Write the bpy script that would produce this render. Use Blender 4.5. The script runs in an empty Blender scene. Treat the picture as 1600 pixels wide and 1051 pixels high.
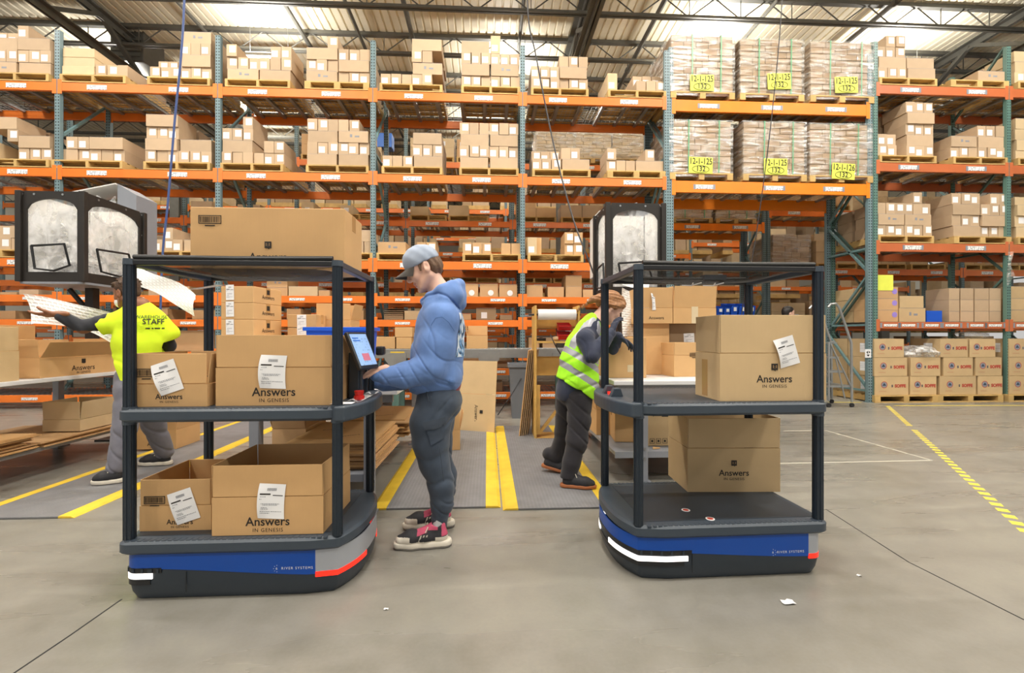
import bpy, bmesh, math, random
import numpy as np
from mathutils import Vector, Matrix, Euler
random.seed(11)
RND = random.Random(5)
S = bpy.context.scene
C = S.collection
PI = math.pi

# ------------------------------------------------------------------ camera, world, lamps, exposure
F, HC, HY, YAW = 720.0, 1.19, 524.0, math.radians(3.05)
SA, CA = math.sin(YAW), math.cos(YAW)
cam = bpy.data.cameras.new('camera'); camo = bpy.data.objects.new('camera', cam); C.objects.link(camo)
camo.location = (0, 0, HC); camo.rotation_euler = (PI / 2, 0, -YAW)
cam.sensor_width = 36.0; cam.lens = F / 1600 * 36; cam.shift_y = -(525.5 - HY) / 1600
cam.clip_start = .05; cam.clip_end = 200
S.camera = camo
S.view_settings.view_transform = 'Standard'; S.view_settings.look = 'None'
S.view_settings.gamma = 1; S.view_settings.use_curve_mapping = False
S.view_settings.exposure = -0.13
S.cycles.use_denoising = True
S.cycles.max_bounces = 6; S.cycles.diffuse_bounces = 4; S.cycles.glossy_bounces = 2
S.cycles.transmission_bounces = 4; S.cycles.transparent_max_bounces = 12
S.cycles.caustics_reflective = False; S.cycles.caustics_refractive = False
W = bpy.data.worlds.new('ambient_fill'); S.world = W; W.use_nodes = True  # made-up even fill light through the unbuilt sides of the hall
W.node_tree.nodes['Background'].inputs[0].default_value = (1.0, .97, .93, 1)
W.node_tree.nodes['Background'].inputs[1].default_value = 0.62
def area(x, y, z, sx, sy, power, rot=(0, 0, 0), col=(1, .965, .91)):
    l = bpy.data.lights.new('bay_and_fill_lamp', 'AREA'); l.shape = 'RECTANGLE'; l.size = sx; l.size_y = sy
    l.energy = power; l.color = col
    o = bpy.data.objects.new('bay_and_fill_lamp', l); C.objects.link(o); o.location = (x, y, z); o.rotation_euler = rot
    return o
LAMPS = [(x, y) for y in (-3.0, 1.2, 5.6) for x in (-9, -4.5, 0, 4.5, 9)] + [(-5.3, 11.5), (.6, 13.2), (5.75, 11.4), (10.7, 11.4), (-9.8, 13.2), (-8, 17), (0, 17), (8, 17)]  # lamps deepest in the hall are added to brighten the roof
for (x, y) in LAMPS:                                  # one light down, one added facing up to brighten the roof
    area(x, y, 7.86, 1.1, .2, {-3.0: 170, 1.2: 190, 5.6: 192}.get(y, 100))
    area(x, y, 8.06, 1.1, .2, 90 if y < 3 else 125 if y < 8 else 105, (PI, 0, 0))

# ------------------------------------------------------------------ pixels of the photograph to places in the world
def proj(X, Y, Z):
    xc, zc = X * CA - Y * SA, X * SA + Y * CA
    return 800 + F * xc / zc, HY - F * (Z - HC) / zc
def ray(px, py):
    u, v = (px - 800) / F, (HY - py) / F
    return u * CA + SA, CA - u * SA, v
def P(px, py, Y):
    d = ray(px, py); t = Y / d[1]
    return Vector((d[0] * t, Y, HC + d[2] * t))
def PX(px, Y): return P(px, HY, Y).x
def G(px, py, z=0.0):
    d = ray(px, py); t = (z - HC) / d[2]
    return Vector((d[0] * t, d[1] * t, z))

# ------------------------------------------------------------------ materials
def hexc(h):
    h = h.lstrip('#'); r = [int(h[i:i + 2], 16) / 255 for i in (0, 2, 4)]
    return tuple(c / 12.92 if c <= .04045 else ((c + .055) / 1.055) ** 2.4 for c in r) + (1,)
def nodes(name):
    m = bpy.data.materials.new(name); m.use_nodes = True
    nt = m.node_tree; return m, nt, nt.nodes['Principled BSDF']
def N(nt, t, **k):
    n = nt.nodes.new(t)
    for a, b in k.items():
        if a.startswith('i_'): n.inputs[int(a[2:])].default_value = b
        else: setattr(n, a, b)
    return n
def mat(name, col, rough=.6, metal=0., vary=0., nscale=8., bump=0., bscale=60., trans=0., emit=None, estr=0., alpha=1., objvar=0., sheen=0.):
    m, nt, b = nodes(name); L = nt.links.new
    c = hexc(col) if isinstance(col, str) else tuple(col)
    b.inputs['Base Color'].default_value = c; b.inputs['Roughness'].default_value = rough; b.inputs['Metallic'].default_value = metal
    src = None
    tc = N(nt, 'ShaderNodeTexCoord')
    if vary:
        no = N(nt, 'ShaderNodeTexNoise'); no.inputs['Scale'].default_value = nscale; no.inputs['Detail'].default_value = 5
        L(tc.outputs['Object'], no.inputs['Vector'])
        mr = N(nt, 'ShaderNodeMapRange'); mr.inputs[1].default_value = .3; mr.inputs[2].default_value = .7
        mr.inputs[3].default_value = 1 - vary; mr.inputs[4].default_value = 1 + vary
        L(no.outputs[0], mr.inputs[0])
        hs = N(nt, 'ShaderNodeHueSaturation'); hs.inputs['Color'].default_value = c
        L(mr.outputs[0], hs.inputs['Value']); src = hs.outputs[0]
    if objvar:
        oi = N(nt, 'ShaderNodeObjectInfo')
        mr = N(nt, 'ShaderNodeMapRange'); mr.inputs[3].default_value = 1 - objvar; mr.inputs[4].default_value = 1 + objvar
        L(oi.outputs['Random'], mr.inputs[0])
        hs = N(nt, 'ShaderNodeHueSaturation'); hs.inputs['Color'].default_value = c
        if src: L(src, hs.inputs['Color'])
        L(mr.outputs[0], hs.inputs['Value']); src = hs.outputs[0]
    if src: L(src, b.inputs['Base Color'])
    if bump:
        no = N(nt, 'ShaderNodeTexNoise'); no.inputs['Scale'].default_value = bscale; no.inputs['Detail'].default_value = 4
        L(tc.outputs['Object'], no.inputs['Vector'])
        bu = N(nt, 'ShaderNodeBump'); bu.inputs['Strength'].default_value = bump; bu.inputs['Distance'].default_value = .01
        L(no.outputs[0], bu.inputs['Height']); L(bu.outputs[0], b.inputs['Normal'])
    if trans: b.inputs['Transmission Weight'].default_value = trans
    if emit: b.inputs['Emission Color'].default_value = hexc(emit); b.inputs['Emission Strength'].default_value = estr
    if sheen: b.inputs['Sheen Weight'].default_value = sheen; b.inputs['Sheen Roughness'].default_value = .5
    b.inputs['Alpha'].default_value = alpha
    return m
def corrugated(name, col, var=.07, vary=.05):
    m = mat(name, col, .72, vary=vary, nscale=5, objvar=var); nt = m.node_tree; L = nt.links.new; b = nt.nodes['Principled BSDF']
    tc = N(nt, 'ShaderNodeTexCoord'); w = N(nt, 'ShaderNodeTexWave', wave_type='BANDS', bands_direction='X'); w.inputs['Scale'].default_value = 45; w.inputs['Distortion'].default_value = .4
    L(tc.outputs['Object'], w.inputs['Vector'])
    bu = N(nt, 'ShaderNodeBump'); bu.inputs['Strength'].default_value = .05; bu.inputs['Distance'].default_value = .003
    L(w.outputs[1], bu.inputs['Height']); L(bu.outputs[0], b.inputs['Normal'])
    return m
M = {}
M['board'] = corrugated('corrugated_board', '#cca370')
M['board2'] = corrugated('corrugated_board_pale', '#c8ac82')
M['board3'] = corrugated('corrugated_board_tan', '#c6a074')
M['kraft'] = corrugated('kraft_carton', '#bea486', .10)
M['kraftl'] = corrugated('kraft_carton_light', '#d0b892', .09)
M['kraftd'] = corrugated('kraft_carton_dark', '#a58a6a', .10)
M['flute'] = mat('flute_edge', '#b08a58', .85, vary=.2, nscale=90)
M['tape'] = mat('packing_tape', '#b98f5c', .25)
M['cleartape'] = mat('clear_tape', '#d8c6a4', .15)
M['ink'] = mat('black_ink', '#26211d', .6)
M['inkred'] = mat('red_ink', '#b8473a', .6)
M['inkblue'] = mat('blue_ink', '#33445e', .6)
M['paper'] = mat('white_paper', '#f0f0f2', .5)
M['sticker'] = mat('white_sticker', '#efeef0', .5)
M['greyprint'] = mat('grey_print', '#8d8f96', .6)
M['purple'] = mat('purple_sticker', '#9a84d6', .5)
M['yellow_note'] = mat('yellow_note', '#e8ee5c', .6, vary=.04)
M['orange'] = mat('orange_beam_paint', '#e67828', .38, vary=.08, nscale=3)
M['orange2'] = mat('orange_beam_paint_bright', '#f48414', .38, vary=.06, nscale=3)
M['orange3'] = mat('orange_beam_paint_dull', '#c0683c', .45, vary=.08, nscale=3)
M['teal'] = mat('teal_rack_paint', '#6f8f92', .4, metal=.1, vary=.08, nscale=4)
M['green'] = mat('green_rack_paint', '#4f6b64', .45, vary=.08, nscale=4)
M['galv'] = mat('galvanised_steel', '#a4a6a6', .38, metal=.75, vary=.1, nscale=5)
M['steel'] = mat('brushed_steel', '#b9bcbf', .3, metal=.85)
M['greypaint'] = mat('grey_painted_steel', '#8e929b', .4, metal=.1)
M['darksteel'] = mat('dark_roof_steel', '#6a6962', .5, metal=.1, vary=.06)
M['wood'] = mat('pallet_wood', '#c6a468', .8, vary=.16, nscale=6, objvar=.12)
M['wood2'] = mat('pine_board', '#d2a85e', .5, vary=.12, nscale=7)
M['black'] = mat('black_plastic', '#1b1c1f', .38)
M['blackmetal'] = mat('black_powdercoat', '#26221f', .5)
M['cartdark'] = mat('dark_slate_plastic', '#39434e', .42, vary=.04)
M['cartpost'] = mat('dark_post_aluminium', '#29323c', .32, metal=.35)
M['cartbase'] = mat('base_slate_plastic', '#2c353f', .42, vary=.03)
M['cartblue'] = mat('blue_body_panel', '#0048a6', .35)
M['cartsilver'] = mat('silver_body_panel', '#aeb3bd', .3, metal=.35)
M['redlamp'] = mat('red_lamp', '#e8281c', .3, emit='#ff2a18', estr=1.2)
M['whitelamp'] = mat('white_lamp', '#ffffff', .3, emit='#fff8f4', estr=1.3)
M['red'] = mat('red_plastic', '#c01f1c', .35)
M['bluebin'] = mat('blue_bin_plastic', '#0f53c8', .4)
M['greybin'] = mat('grey_bin_plastic', '#777b82', .5)
M['benchtop'] = mat('white_bench_laminate', '#dcdde0', .3)
M['whitepaint'] = mat('white_sheet_metal', '#eceae6', .4)
M['cable'] = mat('black_cable', '#26262a', .5)
M['bluecable'] = mat('blue_cable', '#4a5f96', .45)
M['cream'] = mat('cream_roof_sheet', '#efe6cd', .5, vary=.05, nscale=.6)
M['wallpaint'] = mat('cream_wall_paint', '#d5cfc0', .8)
M['lampglow'] = mat('lamp_lens', '#ffffff', .4, emit='#fff6e6', estr=14)
M['rubber'] = mat('black_rubber', '#202022', .8)
M['skin'] = mat('skin', '#e0b4a0', .5, vary=.05, nscale=14)
M['skin_dark'] = mat('skin_brown', '#8a5a3e', .5, vary=.05, nscale=14)
M['lip'] = mat('lip', '#c4897c', .45)
M['eyewhite'] = mat('eye_white', '#e8e4e0', .25)
M['iris'] = mat('iris', '#3a3026', .2)
def woven(name, col, sc=900, rough=.9, vary=.07, sheen=.15): return mat(name, col, rough, vary=vary, nscale=22, bump=.12, bscale=sc * .8, sheen=sheen)
M['hoodie'] = woven('blue_fleece', '#6485c0')
M['hoodiedark'] = woven('blue_fleece_seam', '#567ab4')
M['denim'] = woven('dark_grey_blue_jersey', '#3b4656', vary=.12)
M['denimd'] = woven('dark_grey_blue_seam', '#343d4a')
M['cap'] = woven('washed_grey_blue_twill', '#98a4b8')
M['capbrim'] = woven('dark_grey_twill', '#4d4946')
M['hairbrown'] = mat('brown_hair', '#6b503c', .6, vary=.25, nscale=60, bump=.5, bscale=160)
M['hairblond'] = mat('dark_blond_hair', '#94653c', .5, vary=.3, nscale=50, bump=.5, bscale=150)
M['hairdark'] = mat('dark_brown_twists', '#4b3626', .7, vary=.35, nscale=45, bump=.6, bscale=120)
M['hairblack'] = mat('black_hair', '#2a2422', .4, vary=.2, nscale=40)
M['neon'] = woven('neon_yellow_jersey', '#dcf92c', vary=.03, sheen=0)
M['hivis'] = woven('neon_green_polyester', '#a6f028', vary=.04, sheen=0)
M['reflect'] = mat('silver_reflective_tape', '#9fa0a8', .35, metal=.2)
M['navy'] = woven('navy_cotton', '#2c3246')
M['charcoal'] = woven('charcoal_cotton', '#2b2c33')
M['greypants'] = woven('grey_cotton_trousers', '#6c6c78')
M['blackpants'] = woven('black_cotton_trousers', '#26242a')
M['shoeblack'] = mat('black_mesh_shoe', '#2a2a2f', .7, bump=.2, bscale=300)
M['shoewhite'] = mat('off_white_sole', '#d9d2c4', .6, vary=.08, nscale=20)
M['shoegrey'] = mat('grey_sole', '#8b8781', .7)
M['gum'] = mat('gum_rubber_sole', '#a5633a', .6)
M['pink'] = mat('raspberry_pink_suede', '#c04e6c', .7)
M['sock'] = woven('pale_grey_sock', '#c3c6c8')
M['lace'] = mat('cream_lace', '#ddd6c4', .8)
M['screen'] = mat('tablet_screen', '#9db8dc', .2, emit='#a9c4ea', estr=.75)
M['matgrey'] = mat('grey_ribbed_mat', '#77777a', .75, vary=.1, nscale=9)
M['matyellow'] = mat('yellow_mat_border', '#dcb936', .6, vary=.1, nscale=10)
M['tapeyellow'] = mat('yellow_floor_tape', '#e0ce4c', .5, vary=.15, nscale=12)
M['tapewhite'] = mat('worn_white_floor_line', '#bebbae', .6)
M['strap'] = mat('green_strap', '#5aa67a', .4)
M['redshirt'] = woven('dark_red_jersey', '#8d2634')
M['bluesteel'] = mat('blue_steel', '#2c6fd0', .4)
# --- materials that need more nodes
def dots_post(name='punched_upright_paint', col='#71898f'):                                  # punched upright: two columns of dark holes down the front
    m, nt, b = nodes(name); L = nt.links.new
    tc = N(nt, 'ShaderNodeTexCoord'); sp = N(nt, 'ShaderNodeSeparateXYZ'); L(tc.outputs['Object'], sp.inputs[0])
    def mth(op, a, c=None):
        n = N(nt, 'ShaderNodeMath', operation=op)
        if hasattr(a, 'links'): L(a, n.inputs[0])
        else: n.inputs[0].default_value = a
        if c is not None:
            if hasattr(c, 'links'): L(c, n.inputs[1])
            else: n.inputs[1].default_value = c
        return n.outputs[0]
    zf = mth('ABSOLUTE', mth('SUBTRACT', mth('FRACT', mth('MULTIPLY', sp.outputs[2], 1 / .0508)), .5))
    xf = mth('ABSOLUTE', mth('SUBTRACT', mth('ABSOLUTE', sp.outputs[0]), .0205))
    a = mth('MULTIPLY', mth('LESS_THAN', zf, .27), mth('LESS_THAN', xf, .009))
    nrm = N(nt, 'ShaderNodeNewGeometry'); s2 = N(nt, 'ShaderNodeSeparateXYZ'); L(nrm.outputs['Normal'], s2.inputs[0])
    a = mth('MULTIPLY', a, mth('GREATER_THAN', mth('ABSOLUTE', s2.outputs[1]), .7))
    mx = N(nt, 'ShaderNodeMix', data_type='RGBA'); mx.inputs[6].default_value = hexc(col); mx.inputs[7].default_value = hexc('#262d30')
    L(a, mx.inputs[0]); L(mx.outputs[2], b.inputs['Base Color']); b.inputs['Roughness'].default_value = .45
    return m
M['post'] = dots_post(); M['postgreen'] = dots_post('punched_upright_green', '#5f8279')
def print_sheet(name, paper='#f2f2f4', ink='#5a5c66', sx=70, sz=120, dens=.52, amt=.75):   # rows of small illegible print
    m, nt, b = nodes(name); L = nt.links.new
    tc = N(nt, 'ShaderNodeTexCoord'); mp = N(nt, 'ShaderNodeMapping'); L(tc.outputs['Generated'], mp.inputs[0])
    mp.inputs['Scale'].default_value = (1, 1, 1)
    sp = N(nt, 'ShaderNodeSeparateXYZ'); L(mp.outputs[0], sp.inputs[0])
    m1 = N(nt, 'ShaderNodeMath', operation='MULTIPLY'); m1.inputs[1].default_value = sz; L(sp.outputs[2], m1.inputs[0])
    fl = N(nt, 'ShaderNodeMath', operation='FLOOR'); L(m1.outputs[0], fl.inputs[0])
    fr = N(nt, 'ShaderNodeMath', operation='FRACT'); L(m1.outputs[0], fr.inputs[0])
    row = N(nt, 'ShaderNodeMath', operation='LESS_THAN'); row.inputs[1].default_value = .45; L(fr.outputs[0], row.inputs[0])
    cx = N(nt, 'ShaderNodeCombineXYZ'); m2 = N(nt, 'ShaderNodeMath', operation='MULTIPLY'); m2.inputs[1].default_value = sx; L(sp.outputs[0], m2.inputs[0])
    L(m2.outputs[0], cx.inputs[0]); m3 = N(nt, 'ShaderNodeMath', operation='MULTIPLY'); m3.inputs[1].default_value = 7.3; L(fl.outputs[0], m3.inputs[0]); L(m3.outputs[0], cx.inputs[1])
    no = N(nt, 'ShaderNodeTexNoise'); no.inputs['Scale'].default_value = 1; no.inputs['Detail'].default_value = 1; L(cx.outputs[0], no.inputs['Vector'])
    g = N(nt, 'ShaderNodeMath', operation='GREATER_THAN'); g.inputs[1].default_value = dens; L(no.outputs[0], g.inputs[0])
    a = N(nt, 'ShaderNodeMath', operation='MULTIPLY'); L(g.outputs[0], a.inputs[0]); L(row.outputs[0], a.inputs[1])
    a2 = N(nt, 'ShaderNodeMath', operation='MULTIPLY'); L(a.outputs[0], a2.inputs[0]); a2.inputs[1].default_value = amt
    mx = N(nt, 'ShaderNodeMix', data_type='RGBA'); mx.inputs[6].default_value = hexc(paper); mx.inputs[7].default_value = hexc(ink)
    L(a2.outputs[0], mx.inputs[0]); L(mx.outputs[2], b.inputs['Base Color']); b.inputs['Roughness'].default_value = .5
    return m
M['print'] = print_sheet('printed_label', sx=26, sz=22, dens=.53)
M['beamlabel'] = print_sheet('beam_label_print', '#f0f0f0', '#50525a', 14, 3, .5, .8)
M['screenprint'] = print_sheet('tablet_page', '#86abdf', '#5577a8', 8, 11, .58, .6)
sb = M['screenprint'].node_tree.nodes['Principled BSDF']; sb.inputs['Emission Strength'].default_value = .18; sb.inputs['Emission Color'].default_value = hexc('#b7cdec')
def film(name, op=.3, wr=1.0, tint='#f4f2ee', rough=.12, scale=(2.2, 2.2, 9), gm=.5):   # clear plastic film with streaky wrinkles
    m, nt, b = nodes(name); L = nt.links.new
    tc = N(nt, 'ShaderNodeTexCoord'); mp = N(nt, 'ShaderNodeMapping'); mp.inputs['Scale'].default_value = scale; L(tc.outputs['Object'], mp.inputs[0])
    no = N(nt, 'ShaderNodeTexNoise'); no.inputs['Scale'].default_value = 2.5; no.inputs['Detail'].default_value = 6; no.inputs['Distortion'].default_value = .6; L(mp.outputs[0], no.inputs['Vector'])
    bu = N(nt, 'ShaderNodeBump'); bu.inputs['Strength'].default_value = wr; bu.inputs['Distance'].default_value = .03; L(no.outputs[0], bu.inputs['Height'])
    gl = N(nt, 'ShaderNodeBsdfGlossy'); gl.inputs['Color'].default_value = (1, 1, 1, 1); gl.inputs['Roughness'].default_value = rough; L(bu.outputs[0], gl.inputs['Normal'])
    df = N(nt, 'ShaderNodeBsdfDiffuse'); df.inputs['Color'].default_value = hexc(tint); L(bu.outputs[0], df.inputs['Normal'])
    tr = N(nt, 'ShaderNodeBsdfTransparent'); tr.inputs['Color'].default_value = (.97, .97, .96, 1)
    m1 = N(nt, 'ShaderNodeMixShader'); m1.inputs[0].default_value = gm; L(df.outputs[0], m1.inputs[1]); L(gl.outputs[0], m1.inputs[2])
    mr = N(nt, 'ShaderNodeMapRange'); mr.inputs[1].default_value = .42; mr.inputs[2].default_value = .72; mr.inputs[3].default_value = op * .3; mr.inputs[4].default_value = min(1, op * 3); L(no.outputs[0], mr.inputs[0])
    m2 = N(nt, 'ShaderNodeMixShader'); L(mr.outputs[0], m2.inputs[0]); L(tr.outputs[0], m2.inputs[1]); L(m1.outputs[0], m2.inputs[2])
    L(m2.outputs[0], nt.nodes['Material Output'].inputs[0]); nt.nodes.remove(b)
    return m
M['film'] = film('stretch_film', .24, 1.6, '#f6f4f0', .1, (1.2, 1.2, 7))
M['vinyl'] = film('clear_vinyl_window', .72, .3, '#f8f8fa', .2, (3, 3, 2), .15)
M['bagfilm'] = film('poly_bag', .7, 1.0, '#ffffff', .2, (5, 5, 5), .25)
def mesh_fabric():
    m, nt, b = nodes('black_net_fabric'); L = nt.links.new
    b.inputs['Base Color'].default_value = hexc('#1d1e20'); b.inputs['Roughness'].default_value = .7
    tc = N(nt, 'ShaderNodeTexCoord'); no = N(nt, 'ShaderNodeTexNoise'); no.inputs['Scale'].default_value = 7; L(tc.outputs['Object'], no.inputs['Vector'])
    mr = N(nt, 'ShaderNodeMapRange'); mr.inputs[1].default_value = .35; mr.inputs[2].default_value = .65; mr.inputs[3].default_value = .7; mr.inputs[4].default_value = .84; L(no.outputs[0], mr.inputs[0])
    L(mr.outputs[0], b.inputs['Alpha'])
    return m
M['net'] = mesh_fabric()
def bubble():
    m, nt, b = nodes('bubble_wrap'); L = nt.links.new
    tc = N(nt, 'ShaderNodeTexCoord'); mp = N(nt, 'ShaderNodeMapping'); mp.inputs['Scale'].default_value = (1, 1, 1); L(tc.outputs['UV'], mp.inputs[0])
    br = N(nt, 'ShaderNodeTexBrick'); br.inputs['Color1'].default_value = (1, 1, 1, 1); br.inputs['Color2'].default_value = (.75, .75, .75, 1); br.inputs['Mortar'].default_value = (0, 0, 0, 1)
    br.inputs['Scale'].default_value = 1; br.inputs['Mortar Size'].default_value = .26; br.inputs['Mortar Smooth'].default_value = 1.0; br.inputs['Brick Width'].default_value = 1.0; br.inputs['Row Height'].default_value = .62
    L(mp.outputs[0], br.inputs['Vector'])
    bu = N(nt, 'ShaderNodeBump'); bu.inputs['Strength'].default_value = .4; bu.inputs['Distance'].default_value = .012; L(br.outputs[0], bu.inputs['Height']); L(bu.outputs[0], b.inputs['Normal'])
    b.inputs['Base Color'].default_value = hexc('#f1f0ee'); b.inputs['Roughness'].default_value = .16
    mr = N(nt, 'ShaderNodeMapRange'); mr.inputs[3].default_value = .92; mr.inputs[4].default_value = .72; L(br.outputs[0], mr.inputs[0]); L(mr.outputs[0], b.inputs['Alpha'])
    return m
M['bubble'] = bubble()
def concrete():
    m, nt, b = nodes('sealed_concrete'); L = nt.links.new
    tc = N(nt, 'ShaderNodeTexCoord')
    def noise(s, d, dist=0, sc=(1, 1, 1)):
        mp = N(nt, 'ShaderNodeMapping'); mp.inputs['Scale'].default_value = sc; L(tc.outputs['Object'], mp.inputs[0])
        n = N(nt, 'ShaderNodeTexNoise'); n.inputs['Scale'].default_value = s; n.inputs['Detail'].default_value = d; n.inputs['Distortion'].default_value = dist; L(mp.outputs[0], n.inputs['Vector']); return n
    a = noise(.7, 6, .4); c = noise(5, 8, .3); d = noise(1.1, 5, 1.2, (.35, 3.0, 1)); e = noise(60, 3)
    r = N(nt, 'ShaderNodeValToRGB'); el = r.color_ramp.elements
    el[0].position = .3; el[0].color = hexc('#6c695f'); el[1].position = .7; el[1].color = hexc('#969388')
    k = el.new(.5); k.color = hexc('#84817a')
    s1 = N(nt, 'ShaderNodeMath', operation='MULTIPLY'); s1.inputs[1].default_value = .45; L(a.outputs[0], s1.inputs[0])
    s2 = N(nt, 'ShaderNodeMath', operation='MULTIPLY_ADD'); s2.inputs[1].default_value = .25; L(c.outputs[0], s2.inputs[0]); L(s1.outputs[0], s2.inputs[2])
    s3 = N(nt, 'ShaderNodeMath', operation='MULTIPLY_ADD'); s3.inputs[1].default_value = .22; L(d.outputs[0], s3.inputs[0]); L(s2.outputs[0], s3.inputs[2])
    s4 = N(nt, 'ShaderNodeMath', operation='MULTIPLY_ADD'); s4.inputs[1].default_value = .08; L(e.outputs[0], s4.inputs[0]); L(s3.outputs[0], s4.inputs[2])
    L(s4.outputs[0], r.inputs[0]); L(r.outputs[0], b.inputs['Base Color'])
    mr = N(nt, 'ShaderNodeMapRange'); mr.inputs[1].default_value = .3; mr.inputs[2].default_value = .7; mr.inputs[3].default_value = .22; mr.inputs[4].default_value = .42; L(d.outputs[0], mr.inputs[0]); L(mr.outputs[0], b.inputs['Roughness'])
    bu = N(nt, 'ShaderNodeBump'); bu.inputs['Strength'].default_value = .06; bu.inputs['Distance'].default_value = .01; L(c.outputs[0], bu.inputs['Height']); L(bu.outputs[0], b.inputs['Normal'])
    return m
M['concrete'] = concrete()
def ribbed():
    m = M['matgrey']; nt = m.node_tree; L = nt.links.new; b = nt.nodes['Principled BSDF']
    tc = N(nt, 'ShaderNodeTexCoord'); mp = N(nt, 'ShaderNodeMapping'); mp.inputs['Rotation'].default_value = (0, 0, PI / 4); L(tc.outputs['Object'], mp.inputs[0])
    ck = N(nt, 'ShaderNodeTexChecker'); ck.inputs['Scale'].default_value = 55; L(mp.outputs[0], ck.inputs['Vector'])
    bu = N(nt, 'ShaderNodeBump'); bu.inputs['Strength'].default_value = .55; bu.inputs['Distance'].default_value = .004; L(ck.outputs[1], bu.inputs['Height']); L(bu.outputs[0], b.inputs['Normal'])
    b.inputs['Roughness'].default_value = .5
    hs = nt.nodes['Hue/Saturation/Value']; src = hs.outputs[0]; mr = N(nt, 'ShaderNodeMapRange'); mr.inputs[3].default_value = .9; mr.inputs[4].default_value = 1.07; L(ck.outputs[1], mr.inputs[0])
    h2 = N(nt, 'ShaderNodeHueSaturation'); L(src, h2.inputs['Color']); L(mr.outputs[0], h2.inputs['Value']); L(h2.outputs[0], b.inputs['Base Color'])
ribbed()

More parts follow.
